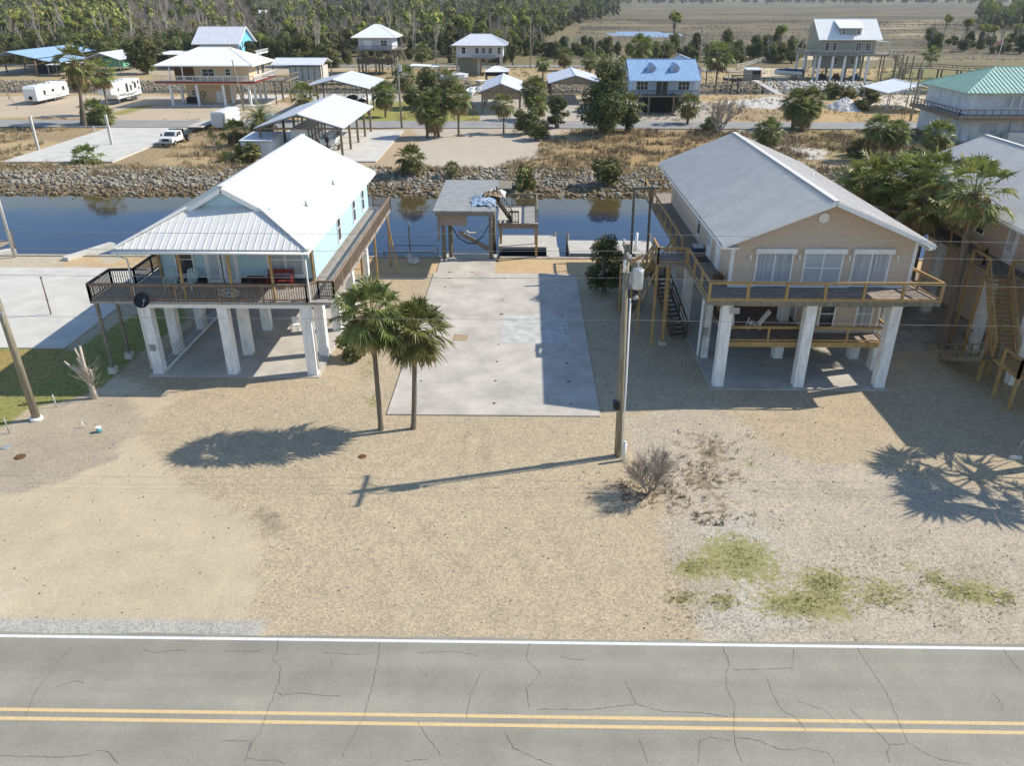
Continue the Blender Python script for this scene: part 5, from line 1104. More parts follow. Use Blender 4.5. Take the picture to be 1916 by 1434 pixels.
# white pickup with flatbed
t = thing('pickup_truck', 'white crew-cab pickup with black grille and black flatbed on the dry grass', 'truck', (0, 0, 0))
w = 1.0
make(MB().prism([(-.02, .55), (-.02, 1.1), (.1, 1.22), (1.25, 1.28), (1.85, 1.86), (3.3, 1.9), (3.65, 1.3), (3.7, .55)], -w+.02, w-.02, 'x'), 'body', 'car_white', t)
make(MB().sheet([(-.8, 1.235, 1.3), (.8, 1.235, 1.3), (.72, 1.78, 1.82), (-.72, 1.78, 1.82)], .02), 'windscreen', 'glass', t)
for s_ in (-1, 1):
    f_ = 'x+' if s_ > 0 else 'x-'
    fm = frame_map(f_, s_*(w-.02)); m = MB(); fbox(m, fm, 1.75, 2.35, 0, .02, 1.3, 1.78); make(m, 'side_window', 'glass', t)
    m = MB(); fbox(m, fm, 2.45, 3.05, 0, .02, 1.3, 1.78); make(m, 'side_window', 'glass', t)
    make(MB().box(s_*.62-.16, -.05, .85, s_*.62+.16+s_*.1, 0, 1.05), 'headlight', 'lace', t)
    make(MB().beam((s_*(w-.02), 1.5, 1.35), (s_*(w+.25), 1.45, 1.4), .05).box(s_*(w+.12), 1.35, 1.25, s_*(w+.3), 1.45, 1.6), 'wing_mirror', 'black', t)
    wheel(t, s_*(w-.12), .85, .42, .28); wheel(t, s_*(w-.05), 5.0, .42, .4)
make(MB().box(-.5, -.07, .78, .5, -.021, 1.12), 'grille', 'black', t); make(MB().box(-w, -.18, .48, w, -.025, .74), 'bumper', 'grey_metal', t)
make(MB().box(-1.15, 3.8, 1.0, 1.15, 6.6, 1.12).box(-1.1, 3.78, 1.121, 1.1, 3.88, 2.0).box(-.4, 3.75, .5, .4, 6.4, .98), 'flatbed', 'black', t)
place(t, (-52.1, 116.3, .1), -.04)
t = thing('flatbed_trailer', 'long plank-decked flatbed trailer behind the white pickup', 'trailer', (-53, 130, 0)); 
make(MB().box(-54.3, 129.5, .8, -51.8, 138.5, .95), 'deck', 'wood_pale', t); make(MB().box(-54.2, 129.6, .6, -51.9, 138.4, .79).beam((-53, 129.6, .7), (-52.6, 125.8, .6), .15), 'chassis', 'black', t)
for y in (134, 135.2): wheel(t, -51.85, y, .4); wheel(t, -54.25, y, .4)
t = thing('cargo_trailer', 'pale blue-white enclosed cargo trailer beyond the date palm', 'trailer', (-49.5, 132, 0))
make(MB().prism([(-50.9, .55), (-48.5, .55), (-48.5, 2.75), (-49.0, 2.95), (-50.4, 2.95), (-50.9, 2.75)], 131.5, 138.5), 'body', 'gel', t); make(MB().box(-50.6, 131.42, .6, -48.8, 131.5, 2.6), 'rear_door', 'trans_grey', t)
make(MB().box(-48.9, 131.36, .7, -48.8, 131.42, 2.5), 'door_bar', 'brass', t)
for y in (134.5, 135.5): wheel(t, -48.45, y, .38)
# boat builder
def boat(name, label, cat, L, B, Hh, loc, rz, hull='gel', cover=None, console=False, top=None, trailer=False, motor=True, group=None):
    t = thing(name, label, cat, (0, 0, 0), group); z0 = .75 if trailer else 0
    st = [(0, .92), (.3, 1), (.6, .95), (.82, .62), (1, .02)]; vs = []; fs = []
    for k, w_ in st:
        y = k*L; b = B/2*w_; zt = z0+Hh*(1+.25*k*k); zb = z0+Hh*.22*k*k
        vs += [(-b, y, zt), (-b*.86, y, z0+Hh*.35+.2*k*k), (0, y, zb), (b*.86, y, z0+Hh*.35+.2*k*k), (b, y, zt)]
    for i in range(len(st)-1):
        for j in range(4): fs.append((i*5+j, (i+1)*5+j, (i+1)*5+j+1, i*5+j+1))
    fs.append((0, 1, 2, 3, 4)); m = MB().add(vs, fs)
    inn = [((-B/2*w_*.86), k*L*.96+.1, z0+Hh*.75) for k, w_ in st]+[((B/2*w_*.86), k*L*.96+.1, z0+Hh*.75) for k, w_ in st[::-1]]
    m.add(inn, [tuple(range(len(inn)))]); 
    make(m, 'hull', hull, t)
    gb_ = MB()
    for s_ in (0, 4): gb_.tube([Vector(vs[i*5+s_])+Vector((0, 0, .03)) for i in range(len(st))], .05, 5)
    make(gb_, 'gunwale', 'white', t)
    if cover:
        cv = []; 
        for k, w_ in st: y = k*L; b = B/2*w_*1.02; zt = z0+Hh*(1+.25*k*k)+.02; cv += [(-b, y, zt), (-b*.5, y, zt+.45*w_), (0, y, zt+.62*w_), (b*.5, y, zt+.45*w_), (b, y, zt)]
        make(MB().add(cv, fs[:-1], True), 'cover', cover, t)
    if console:
        make(MB().box(-.4, L*.42, z0+Hh*.75, .4, L*.58, z0+Hh+.55).box(-.35, L*.32, z0+Hh*.75, .35, L*.4, z0+Hh*.75+.5), 'console', 'white', t)
        if top:
            q = MB()
            for sx in (-1, 1):
                for yy in (.36, .6): q.tube([(sx*.6, L*yy, z0+Hh*.8), (sx*.55, L*yy, z0+Hh+1.6)], .035, 5)
            make(q, 'top_frame', 'grey_metal', t); make(MB().box(-.85, L*.3, z0+Hh+1.6, .85, L*.66, z0+Hh+1.68), 'canopy', top, t)
    if motor: make(MB().box(-.22, -.55, z0+Hh*.7, .22, -.05, z0+Hh*1.3).box(-.09, -.4, z0-.3, .09, -.15, z0+Hh*.7), 'outboard_motor', 'black', t)
    if trailer:
        make(MB().beam((-B*.35, -.2, .6), (-B*.35, L*.7, .6), .1).beam((B*.35, -.2, .6), (B*.35, L*.7, .6), .1).beam((-B*.35, L*.7, .6), (0, L+.9, .55), .1).beam((B*.35, L*.7, .6), (0, L+.9, .55), .1).beam((-B*.45, L*.25, .5), (B*.45, L*.25, .5), .12), 'boat_trailer', 'grey_metal', t)
        for s_ in (-1, 1): wheel(t, s_*B*.46, L*.22, .33, .2); wheel(t, s_*B*.46, L*.36, .33, .2)
    return place(t, loc, rz)
# front boat shelter with its contents
def shelter(label, x0, x1, y0, y1, ze, zr, mt, px, py, loc=None, name='boat_shelter', trim='grey_metal', base=0, pw=.3, pm='wood_rail', net=None, skirt=True):
    t = thing(name, label, 'shelter', ((x0+x1)/2, y0, 0)); roof_gable(t, x0, x1, y0, y1, ze, zr, mt, 'y', .12, 1.0, .012)
    for x in px:
        for y in py: make(MB().beam((x, y, base), (x, y, ze-.02+min(1, abs(x-(x0 if abs(x-x0) < abs(x-x1) else x1))/((x1-x0)/2))*(zr-ze)-.1), pw, pw), 'post', pm, t)
    xm_ = (x0+x1)/2
    if skirt:
        m = MB()
        for y in (y0+.1, (y0+y1)/2, y1-.1): m.beam((x0+.4, y, ze-.1), (x1-.4, y, ze-.1), .1, .22).beam((xm_, y, ze-.1), (xm_, y, zr-.15), .1, .1).beam((x0+.8, y, ze), (xm_, y, zr-.2), .08, .15).beam((x1-.8, y, ze), (xm_, y, zr-.2), .08, .15)
        m.beam((x0+.4, y0, ze-.15), (x0+.4, y1, ze-.15), .12, .25).beam((x1-.4, y0, ze-.15), (x1-.4, y1, ze-.15), .12, .25); make(m, 'truss', 'wood_rail', t)
    if net: make(MB().prism([(x0+.4, ze-net), (x1-.4, ze-net), (x1-.4, ze-.15), (xm_, zr-.2), (x0+.4, ze-.15)], y0+.15, y0+.19), 'net_screen', 'rope_tan', t)
    return t
shelter('open shelter with silvery blue roof on the slab, nearer of the twin pair', -36.4, -24.3, 108.3, 131.2, 3.95, 5.75, 'shed_roof', (-35.8, -24.9), (109, 114.5, 120, 125.5, 130.5))
shelter('open shelter with silvery gable roof behind its twin and beside the peach house', -41.6, -28.5, 150.6, 168.4, 4.6, 6.15, 'shed_roof', (-41, -29.1), (151.3, 157, 162.5, 167.8))
boat('motor_boat', 'white centre-console boat with black canopy on a trailer under the nearer silvery shelter', 'boat', 7.2, 2.5, .95, (-27.6, 112.2, .17), .05, console=True, top='canvas_dark', trailer=True)
t = thing('cargo_trailer', 'white enclosed trailer with dark framed side standing under the nearer silvery shelter', 'trailer', (-31, 114, 0)); make(MB().box(-32.6, 112, .7, -30.2, 122, 3.3), 'body', 'gel', t)
m = MB()
for i in range(6): m.box(-30.19, 112.3+i*1.9, .8, -30.1, 112.42+i*1.9, 3.2)
for z in (.9, 2.0, 3.1): m.box(-30.19, 112, z, -30.12, 122, z+.1)
make(m, 'side_frame', 'black', t); make(MB().box(-32.4, 112.2, .4, -30.4, 121.8, .69), 'chassis', 'black', t)
for y in (116.5, 117.6): wheel(t, -30.3, y, .4)
t = thing('garden_shed', 'low blue-shaded metal shed against the left side of the nearer silvery shelter', 'shed', (-36, 108, 0)); walls(t, -38.0, -34.0, 107.2, 113, 0, 2.3, 'gel'); make(MB().sheet([(-38.2, 107, 2.5), (-33.8, 107, 2.5), (-33.8, 113.2, 2.75), (-38.2, 113.2, 2.75)], .1), 'roof', 'shed_roof', t); make(MB().box(-36.4, 107.12, .1, -35.4, 107.19, 2.1), 'door', 'trans_grey', t)
boat('motor_boat', 'dark-covered boat under the silvery shelter beside the peach house', 'boat', 8, 2.6, 1.1, (-33.5, 154, .1), 0, cover='canvas_dark', trailer=True)
boat('motor_boat', 'white boat with pale cover under the right side of the silvery shelter near the pole', 'boat', 7, 2.4, 1.0, (-30.8, 155, .1), 0, cover='gel', trailer=True)
boat('pontoon_boat', 'flat grey aluminium jon boat lying on the grass right of the peach house', 'boat', 6.5, 2.2, .5, (-42.8, 141.5, .15), 1.1, hull='trans_grey', cover='trans_grey', motor=False)
# carport with beige panels beyond the peach house
H = thing('boathouse', 'grey-roofed boathouse with beige panel front right of the peach house', 'boathouse', (-57, 214, 0))
walls(H, -60.5, -52.5, 213.6, 222, -.5, 3.4, 'concrete_pale'); roof_gable(H, -64.8, -51.5, 212.5, 224, 3.9, 5.2, 'shed_roof', 'x', .12, .6)
m = MB()
for i in range(6): m.box(-60.5+i*1.58, 213.5, -1.5, -60.3+i*1.58, 213.59, 3.8)
make(m, 'front_battens', 'wood_old', H); posts(H, ((-64.4, 213), (-51.9, 213), (-51.9, 223)), -1.5, 3.8, .25, 'wood_old')
# white hip house on high stilts
H = thing('stilt_house', 'pale grey cottage with white pyramid roof high on dark stilts above a lower deck', 'house', (-41, 231, 0))
walls(H, -45.8, -36.6, 231.4, 241, 6.45, 9.4, 'lav_wall'); roof_hip(H, -47.4, -35.0, 229.8, 242.8, 9.45, 12.6, 'bright_roof', ins=5.6, seam=.7)
window(H, 'y-', 231.4, -38.8, 7.3, 1.6, 1.4, 2, True); door(H, 'y-', 231.4, -43.7, 6.5, .9, 2.1); door(H, 'y-', 231.4, -42.6, 6.5, .9, 2.1)
deck_part(H, [(-47.3, 229.6, 6.2, -35.4, 231.39, 6.42), (-36.59, 231.4, 6.2, -34.0, 242, 6.42)], 'wood_old'); rl = MB(); rail_line(rl, (-47.3, 229.7), (-35.2, 229.7), 6.4, 1.05, 1.8, .1, .5, .04, mids=3); rail_line(rl, (-34.1, 231), (-34.1, 242), 6.4, 1.05, 1.8, .1, .5, .04); make(rl, 'railing', 'wood_old', H)
deck_part(H, [(-46.3, 230, 2.9, -36.4, 240.5, 3.1), (-46.3, 229.9, 3.1, -36.4, 229.98, 4.2)], 'wood_dark', 'lower_deck')
for x in (-45.9, -41.2, -36.8):
    for y in (230.3, 235.5, 240.6): make(MB().cbox(x, y, -.5, .4, .4, 6.7), 'column', 'wood_old', H)
stairs(H, (-34.0, 237, 3), (-34.6, 231, 6.3), 1.0, 'wood_old')
# grey hip house
H = thing('stilt_house', 'grey cottage with pale hip roof on grey columns, right of the pyramid-roofed one', 'house', (-14, 229, 0))
walls(H, -19.0, -6.4, 229.4, 241, 4.6, 7.6, 'lav_wall'); roof_hip(H, -20.2, -5.0, 227.6, 242.6, 7.65, 10.2, 'shed_roof', ins=5.0, seam=.7)
window(H, 'y-', 229.4, -17, 5.5, 1.0, 1.6, 1, True)
for x in (-13.4, -11.6, -9.8): window(H, 'y-', 229.4, x, 5.6, .9, 1.3, 1, True)
window(H, 'y-', 229.4, -7.4, 5.4, .9, 1.7, 1, True)
make(MB().box(-14.6, 227.9, 4.3, -8.4, 229.3, 4.55), 'balcony', 'wood_old', H); rl = MB(); rail_line(rl, (-14.6, 227.95), (-8.4, 227.95), 4.5, 1, 1.5, .08, .4, .03); make(rl, 'railing', 'grey_metal', H)
for x in (-18.8, -13, -7): column(H, x, 229.2, 0, 4.5, .55, 'concrete', 'column'); column(H, x, 240, 0, 4.5, .55, 'concrete', 'column')
walls(H, -18.4, -13.4, 236, 240.6, 0, 4.5, 'olive_wall', name='lower_wall')
# three canal roofs in the middle
shelter('canal boathouse with bright silvery gable roof and tan netting front', -8.5, -.8, 152.2, 172, 4.0, 5.4, 'shed_roof', (-8.1, -1.2), (153, 162, 171), pw=.35, pm='wood_old', net=1.4, name='boathouse')
H = thing('gazebo', 'small gazebo with bright hip roof behind the netted boathouse', 'gazebo', (-7.2, 204, 0)); roof_hip(H, -10.2, -4.2, 202, 209, 3.2, 4.3, 'bright_roof', ins=2.6); posts(H, ((-9.8, 202.5), (-4.6, 202.5), (-9.8, 208.5), (-4.6, 208.5)), -2, 3.2, .25, 'wood_dark'); make(MB().box(-9.7, 202.6, 2.2, -4.7, 202.7, 3.1), 'blind_panel', 'canvas_dark', H)
shelter('canal boathouse with silvery hip-like roof half hidden by the big cedar', 4.4, 15.2, 167.3, 186, 4.0, 5.5, 'shed_roof', (4.9, 14.7), (168, 177, 185), pw=.4, pm='wood_dark', net=.2, name='boathouse')
boat('motor_boat', 'white boat lifted beside the netted boathouse with steel arms', 'boat', 8, 2.5, 1.1, (-11.5, 160, 1.9), -.2, console=True)
boat('motor_boat', 'boat under a white peaked tarpaulin by the canal, left of the grey cottage', 'boat', 7.5, 3.0, 1.1, (-21.5, 206.5, 0), -1.2, cover='tarp_white', trailer=True)
boat('motor_boat', 'white boat with tall tower on the second canal near the gazebo', 'boat', 7.5, 2.6, 1.1, (-12.5, 196, -1.2), -.5, console=True, top='white')
solo(MB().box(-34.4, 221, 0, -31, 224, 2.6), 'water_tank', 'gel', 'white box cabinet behind the wooden street pole', 'cabinet', (-32.7, 222.5, 0))
t = thing('carport', 'low white metal carport right of the pyramid-roofed cottage', 'carport', (-27, 224, 0)); make(MB().sheet([(-31, 223, 3.0), (-23.5, 223, 2.7), (-23.5, 229, 2.7), (-31, 229, 3.0)], .15), 'roof', 'bright_roof', t); posts(t, ((-30.7, 223.3), (-23.8, 223.3), (-30.7, 228.7), (-23.8, 228.7)), 0, 2.8, .15, 'grey_metal')
# blue cottage with two dormers
H = thing('stilt_house', 'pale blue cottage with bright blue metal roof and two small dormers', 'house', (25, 153, 0))
walls(H, 19.5, 30.8, 153.6, 163.6, 3.4, 6.0, 'paleblue_wall', 'x', 8.6); roof_gable(H, 18.7, 31.6, 151.5, 165.6, 5.95, 9.1, 'blue_roof', 'x', .12, .42, .05)
for i, x in enumerate((22.9, 27.2)):
    m = MB(); m.prism([(x-.75, 7.2), (x+.75, 7.2), (x+.75, 7.95), (x, 8.6), (x-.75, 7.95)], 154.4, 158.0); o = make(m, 'dormer', 'paleblue_wall', H)
    m = MB(); m.sheet([(x-1.05, 154.2, 7.8), (x, 154.2, 8.72), (x, 158.2, 8.72), (x-1.05, 158.2, 7.8)], .07).sheet([(x+1.05, 154.2, 7.8), (x, 154.2, 8.72), (x, 158.2, 8.72), (x+1.05, 158.2, 7.8)], .07); make(m, 'dormer_roof', 'blue_roof', o)
    m = MB(); m.box(x-.4, 154.33, 7.3, x+.4, 154.39, 7.95); make(m, 'dormer_window', 'blind', o)
for x in (21.3, 28.9): window(H, 'y-', 153.6, x, 4.2, 2.0, 1.4, 3, True, pane='glass', rows=1)
make(MB().box(23.9, 153.5, 3.45, 24.8, 153.59, 5.6).box(25.0, 153.5, 3.45, 25.9, 153.59, 5.6), 'door', 'wood_dark', H)
deck_part(H, [(19, 151.4, 3.15, 31.2, 153.59, 3.38)], 'wood_old'); rl = MB(); rail_line(rl, (19, 151.5), (31.2, 151.5), 3.35, .95, 1.6, .08, .18, .03); make(rl, 'railing', 'wood_dark', H)
posts(H, ((19.6, 152), (22.5, 152), (27, 152), (30.8, 152), (19.6, 158), (30.8, 158), (25, 160), (19.6, 163), (30.8, 163)), 0, 3.2, .3, 'wood_rail')
for x in (19.6, 30.9): make(MB().cbox(x, 151.7, 3.4, .14, .14, 2.5), 'porch_post', 'white', H)
m = MB(); m.box(22, 155, 0, 28, 163, 3.1); make(m, 'underside_shade', 'dark', H)  # near-black box paints the shade beneath the cottage floor
H = thing('house_annex', 'white gable roof peeking right behind the blue-roofed cottage', 'house', (34, 172, 0)); walls(H, 30, 35.5, 171, 182, 0, 6.0, 'lav_wall', 'y', 8.2); roof_gable(H, 29.3, 36.2, 170, 183, 5.9, 8.4, 'shed_roof', 'y'); H.name = 'cottage'; H['label'] = 'pale cottage gable peeking out right behind the blue-roofed cottage'
H = thing('cottage', 'white-sided building with blue-grey roof peeking left behind the blue-roofed cottage', 'house', (17, 172, 0)); walls(H, 16.6, 19.4, 162, 170, 0, 4.3, 'paleblue_wall', 'y', 5.6); roof_gable(H, 16.0, 20.0, 161, 171, 4.3, 5.9, 'shed_roof', 'y')
# big grey stilt house at the back right
H = thing('stilt_house', 'tall grey house with bright white roof and wide shed dormer on white stilts', 'house', (82, 216, 0))
walls(H, 74.6, 88.4, 217.6, 228.4, 6.3, 9.7, 'olive_wall', 'x', 14.0); roof_gable(H, 73.6, 89.6, 216.4, 229.6, 9.65, 14.35, 'bright_roof', 'x', .15, .5)
m = MB(); m.box(79.2, 217.9, 10.6, 84.4, 222, 12.4); o = make(m, 'dormer', 'grey_wall', H); make(MB().sheet([(78.6, 217.3, 12.35), (85.0, 217.3, 12.35), (85.0, 222.4, 14.0), (78.6, 222.4, 14.0)], .12), 'dormer_roof', 'bright_roof', o)
for x in (80.0, 83.6): window(H, 'y-', 217.9, x, 10.95, .7, 1.1, 1, True)
for x in (76.3, 78.2, 84.2, 86.6): window(H, 'y-', 217.6, x, 6.9, 1.2 if x > 80 else .9, 2.0, 2 if x > 80 else 1, False, rows=2)
window(H, 'x-', 74.6, 221.5, 10.6, .6, 1.6, 1, False); window(H, 'x-', 74.6, 224.0, 10.6, .6, 1.6, 1, False)
deck_part(H, [(71.5, 214.2, 6.0, 91, 217.59, 6.25), (71.5, 217.6, 6.0, 74.59, 228, 6.25), (88.41, 217.6, 6.0, 96, 228, 6.25)], 'wood_old'); rl = MB()
rail_line(rl, (71.5, 214.3), (91, 214.3), 6.2, 1.1, 1.9, .1, .5, .03); rail_line(rl, (71.5, 214.3), (71.5, 228), 6.2, 1.1, 1.9, .1, .5, .03); rail_line(rl, (91, 214.3), (96, 217.6), 6.2, 1.1, 1.9, .1, .5, .03); make(rl, 'railing', 'wood_pale', H)
make(MB().sheet([(88.4, 217.6, 9.4), (92.6, 217.6, 9.0), (92.6, 226, 9.0), (88.4, 226, 9.4)], .12), 'side_porch_roof', 'bright_roof', H); posts(H, ((92.3, 218), (92.3, 225.7)), 6.2, 9.0, .12, 'white', 'porch_post')
for x in (74.0, 77.3, 80.3, 83.2, 86.2): column(H, x, 214.8, 0, 6.0, .5, 'white')
for x in (71.9, 74.2): column(H, x, 220+(x-71.9)*-.6, 0, 6.0, .45, 'white'); column(H, x, 226, 0, 6, .45, 'white')
for x in (79, 84, 88): column(H, x, 223, 0, 6.0, .45, 'concrete')
walls(H, 76.0, 86.0, 219, 226, 2.7, 5.99, 'grey_wall', name='lower_wall'); window(H, 'y-', 219, 79.6, 3.8, .9, 1.4, 1, True); window(H, 'y-', 219, 83.8, 3.8, .9, 1.4, 1, True)
stairs(H, (97, 219, 2.5), (93, 216, 6.1), 1.2, 'wood_old'); stairs(H, (91, 213, .2), (96.5, 213.5, 2.6), 1.2, 'wood_old')
posts(H, ((90, 214.5), (93, 214.5), (96, 215), (98, 216), (96, 221), (98, 222), (94, 226)), 0, 6, .25, 'wood_old', 'deck_post')
for i, (x, y, mt_, lab) in enumerate(((76, 217, 'canvas_dark', 'dark all-terrain buggy under the stilt house with the shed dormer, leftmost'), (80, 218, 'redbrown', 'reddish mower under the stilt house with the shed dormer'), (84.5, 217, 'canvas_blue', 'blue barrel cart under the stilt house with the shed dormer'))):
    t = thing('utility_cart', lab, 'cart', (0, 0, 0)); make(MB().box(-.7, -.9, .4, .7, .9, 1.0).box(-.6, -.2, 1.0, .6, .6, 1.5), 'body', mt_, t)
    for sx in (-1, 1):
        for sy in (-.6, .6): wheel(t, sx*.65, sy, .3)
    place(t, (x, y, .05), U(0, 3))
# boardwalk to the right
t = thing('boardwalk', 'long raised grey boardwalk with railings running right from the stilt house with the shed dormer', 'boardwalk', (112, 222, 0))
pts_ = [(97, 222.5, 2.6), (106, 223.5, 2.5), (114, 220, 2.2), (150, 219.5, 2.0)]
m = MB(); rl = MB()
for a, b in zip(pts_, pts_[1:]):
    m.beam(Vector(a), Vector(b), 2.2, .2); n_ = max(2, int((Vector(b)-Vector(a)).length/2.5))
    for s_ in (-1, 1):
        off = Vector((0, s_*1.05, 0)); rl.beam(Vector(a)+off+Vector((0, 0, 1.05)), Vector(b)+off+Vector((0, 0, 1.05)), .08, .1); rl.beam(Vector(a)+off+Vector((0, 0, .55)), Vector(b)+off+Vector((0, 0, .55)), .05, .08)
        for i in range(n_+1): p = Vector(a).lerp(Vector(b), i/n_)+off; rl.beam(p, p+Vector((0, 0, 1.1)), .1)
make(m, 'deck', 'wood_old', t); make(rl, 'railing', 'wood_old', t)
for x in range(98, 150, 5):
    for s_ in (-1, 1): make(MB().beam((x, 221.5+s_, -2), (x, 221.5+s_, 2.4), .28), 'piling', 'wood_dark', t)
solo(MB().box(94, 207.5, -1.9, 140, 209.5, .35), 'seawall', 'concrete', 'grey concrete seawall under the long boardwalk', 'seawall', (117, 208, 0))
p = G(1797, 128); t = thing('flagpole', 'white flagpole with red and white striped flag beyond the boardwalk', 'flagpole', (p.x, p.y-30, 0)); x, y = p.x, p.y-30
fp = G(1797, 118, 3)
t.location = (128, 232, 0); make(MB().tube([(128, 232, 0), (128, 232, 9.2)], [.1, .06], 8).ball((128, 232, 9.25), .12, 6, 4), 'pole', 'white', t)
m = MB()
fv = [(128-.2*i, 232+.12*math.sin(i), 9.0-.1*i-j*.19) for i in range(9) for j in range(6)]; m.add(fv+[(a, b+.02, c) for a, b, c in fv], [(i*6+j, (i+1)*6+j, (i+1)*6+j+1, i*6+j+1) for i in range(8) for j in range(5)]+[(54+i*6+j, 54+i*6+j+1, 54+(i+1)*6+j+1, 54+(i+1)*6+j) for i in range(8) for j in range(5)]); make(m, 'flag', 'flag_red', t)
# two-storey white house with green roof
H = thing('house', 'whitewashed two-storey house with pale green hip roof and brown wraparound deck', 'house', (70, 122, 0))
walls(H, 64.9, 84, 122.4, 135.8, 4.0, 7.1, 'block_wall'); roof_hip(H, 63.8, 85.2, 121.3, 137, 7.15, 10.1, 'green_roof', ins=7.4, seam=.62, sh=.09)
walls(H, 64.4, 84, 122.2, 135.8, 0, 3.74, 'block_wall', name='lower_wall')
for y in (123.2, 128): make(MB().prism([(64.4, 0), (63.6, 0), (64.4, 3.7)], y, y+1), 'buttress', 'block_wall', H)
for x in (64.6, 71.6, 77): make(MB().prism([(122.2, 0), (121.3, 0), (122.2, 3.7)], x, x+.8, 'x'), 'buttress', 'block_wall', H)
for i in range(8): window(H, 'y-', 122.4, 70.5+i*1.32, 5.0, 1.0, 1.65, 1, False, pane='blind', fw=.08)
for x in (68.6, 74.6): window(H, 'y-', 122.2, x, 1.4, 2.6, 1.6, 2, False, pane='blind_light')
deck_part(H, [(62.7, 120.0, 3.76, 85, 122.19, 3.98), (62.7, 122.2, 3.76, 64.39, 136, 3.98)], 'wood_deckY'); make(MB().box(62.6, 119.9, 3.55, 85, 119.99, 4.0).box(62.6, 120, 3.55, 62.69, 136, 4.0), 'deck_rim', 'wood_rail', H)
rl = MB(); rail_line(rl, (62.75, 120.05), (85, 120.05), 3.98, 1.05, 1.15, .1, 0); rail_line(rl, (62.75, 120.05), (62.75, 136), 3.98, 1.05, 1.15, .1, 0); make(rl, 'railing', 'wood_rail', H)
solo(MB().box(70.3, 119.6, .0, 73.2, 121.1, 1.9), 'utility_cabinet', 'trans_grey', 'grey cabinet against the front of the green-roofed house', 'cabinet', (71.7, 120.3, 0))
shelter('open shelter with pale low gable roof on thin posts left of the green-roofed house', 67.2, 79, 155.5, 168, 3.5, 4.9, 'bright_roof', (67.6, 73, 78.6), (156, 167.5), pw=.14, pm='grey_metal', skirt=False)
# small dock works on the second canal, right
t = thing('canal_dock', 'long low pale dock on the second canal with a ramp and dark frame', 'dock', (56, 186, 0)); make(MB().box(50.5, 185.6, -.55, 66, 187.6, -.3), 'deck', 'wood_pale', t); make(MB().beam((57.0, 187.5, -.3), (55.2, 203, 1.3), 1.6, .15), 'ramp', 'wood_pale', t)
for x in (50.8, 55, 60, 65.5): make(MB().beam((x, 186.5, -2.3), (x, 186.5, .3), .22), 'piling', 'wood_dark', t)
t = thing('boat_lift', 'dark timber boat lift frame over the canal by the dock ramp', 'boat lift', (54, 203, 0))
for x in (50.5, 56.5):
    for y in (200, 206): make(MB().beam((x, y, -2), (x, y, 2.2), .28), 'post', 'wood_dark', t)
make(MB().beam((50, 200, 2.1), (57.5, 200, 2.1), .3).beam((50, 206, 2.1), (57.5, 206, 2.1), .3), 'beam', 'wood_old', t)
t = thing('garden_shed', 'small dark-fronted wooden shed with pale roof at the back right, left of the blue boat', 'shed', (57.5, 215, 0)); walls(t, 56.2, 59.8, 215, 218.5, 0, 2.6, 'olive_wall'); make(MB().sheet([(56, 214.6, 2.75), (60, 214.6, 2.75), (60, 218.8, 3.0), (56, 218.8, 3.0)], .1), 'roof', 'shed_roof', t); make(MB().box(57.6, 214.9, .1, 59.6, 214.99, 2.4), 'door', 'black', t)
boat('motor_boat', 'blue and white boat on a trailer near the stilt house with the shed dormer', 'boat', 7, 2.5, 1.1, (71.5, 219, .1), 1.2, hull='gel', cover='canvas_blue', trailer=True)
boat('motor_boat', 'small dark skiff behind the wooden shed at the back right', 'boat', 5, 1.8, .7, (55.0, 213.5, .05), 1.4, hull='wood_dark', motor=False)
# posts, poles, fences
def powerpole(u, v, h, lab, arm=True, tilt=0, r=.16, z=0, grp=None):
    p = G(u, v, z); t = thing('utility_pole', lab, 'utility pole', (p.x, p.y, z), grp); make(MB().tube([(p.x, p.y, z-.2), (p.x+tilt, p.y, z+h)], [r, r*.7], 7), 'post', 'pole', t)
    if arm: make(MB().beam((p.x-.7+tilt, p.y, z+h-.5), (p.x+.7+tilt, p.y, z+h-.5), .1), 'crossarm', 'wood_old', t); make(MB().box(p.x+.1, p.y-.3, z+h-2.2, p.x+.5, p.y+.1, z+h-1.2), 'transformer', 'trans_grey', t)
    return t
powerpole(752, 240, 11.0, 'wooden street pole on the far verge above the white-roofed house', tilt=-.1, r=.19)
powerpole(457, 207, 9, 'thin leaning pole in front of the peach house', False, -.9)
powerpole(817, 127, 9, 'thin pale pole among the brush left of the grey cottage', False)
powerpole(992, 128, 14, 'tall thin pole right of the grey cottage by the tree line', False)
powerpole(1320, 160, 9, 'pole right beside the blue-roofed cottage', False)
powerpole(1703, 226, 9.8, 'dark pole by the deck corner of the green-roofed house', False, r=.2)
powerpole(1692, 215, 7, 'shorter pole near the pale low shelter', False, r=.12)
powerpole(1360, 172, 4, 'stubby pole on the canal bank right of the blue-roofed cottage', False)
powerpole(1553, 180, 3.5, 'short dark post standing among the white riprap', False, r=.16)
powerpole(19, 187, 6.5, 'thin pole leaning left beside the travel trailer', False, -1.5, .1)
powerpole(34, 205, 6.0, 'spindly crooked pole in front of the travel trailer', False, -2.0, .06)
powerpole(1309, 95, 9, 'pole with grey transformer at the marsh edge above the blue-roofed cottage', True)
for u, v, h, lab in ((72, 280, 4.6, 'pale square post on the broken slab, left one'), (210, 273, 4.4, 'pale square post at the right side of the broken slab')):
    p = G(u, v); solo(MB().beam((p.x, p.y, 0), (p.x, p.y, h), .3, .3), 'concrete_post', 'concrete_pale', lab, 'post', (p.x, p.y, 0))
p = G(176, 246); solo(MB().beam((p.x, p.y, 0), (p.x, p.y, .8), .2), 'concrete_post', 'concrete_pale', 'tiny pale stub post beyond the broken slab', 'post', (p.x, p.y, 0))
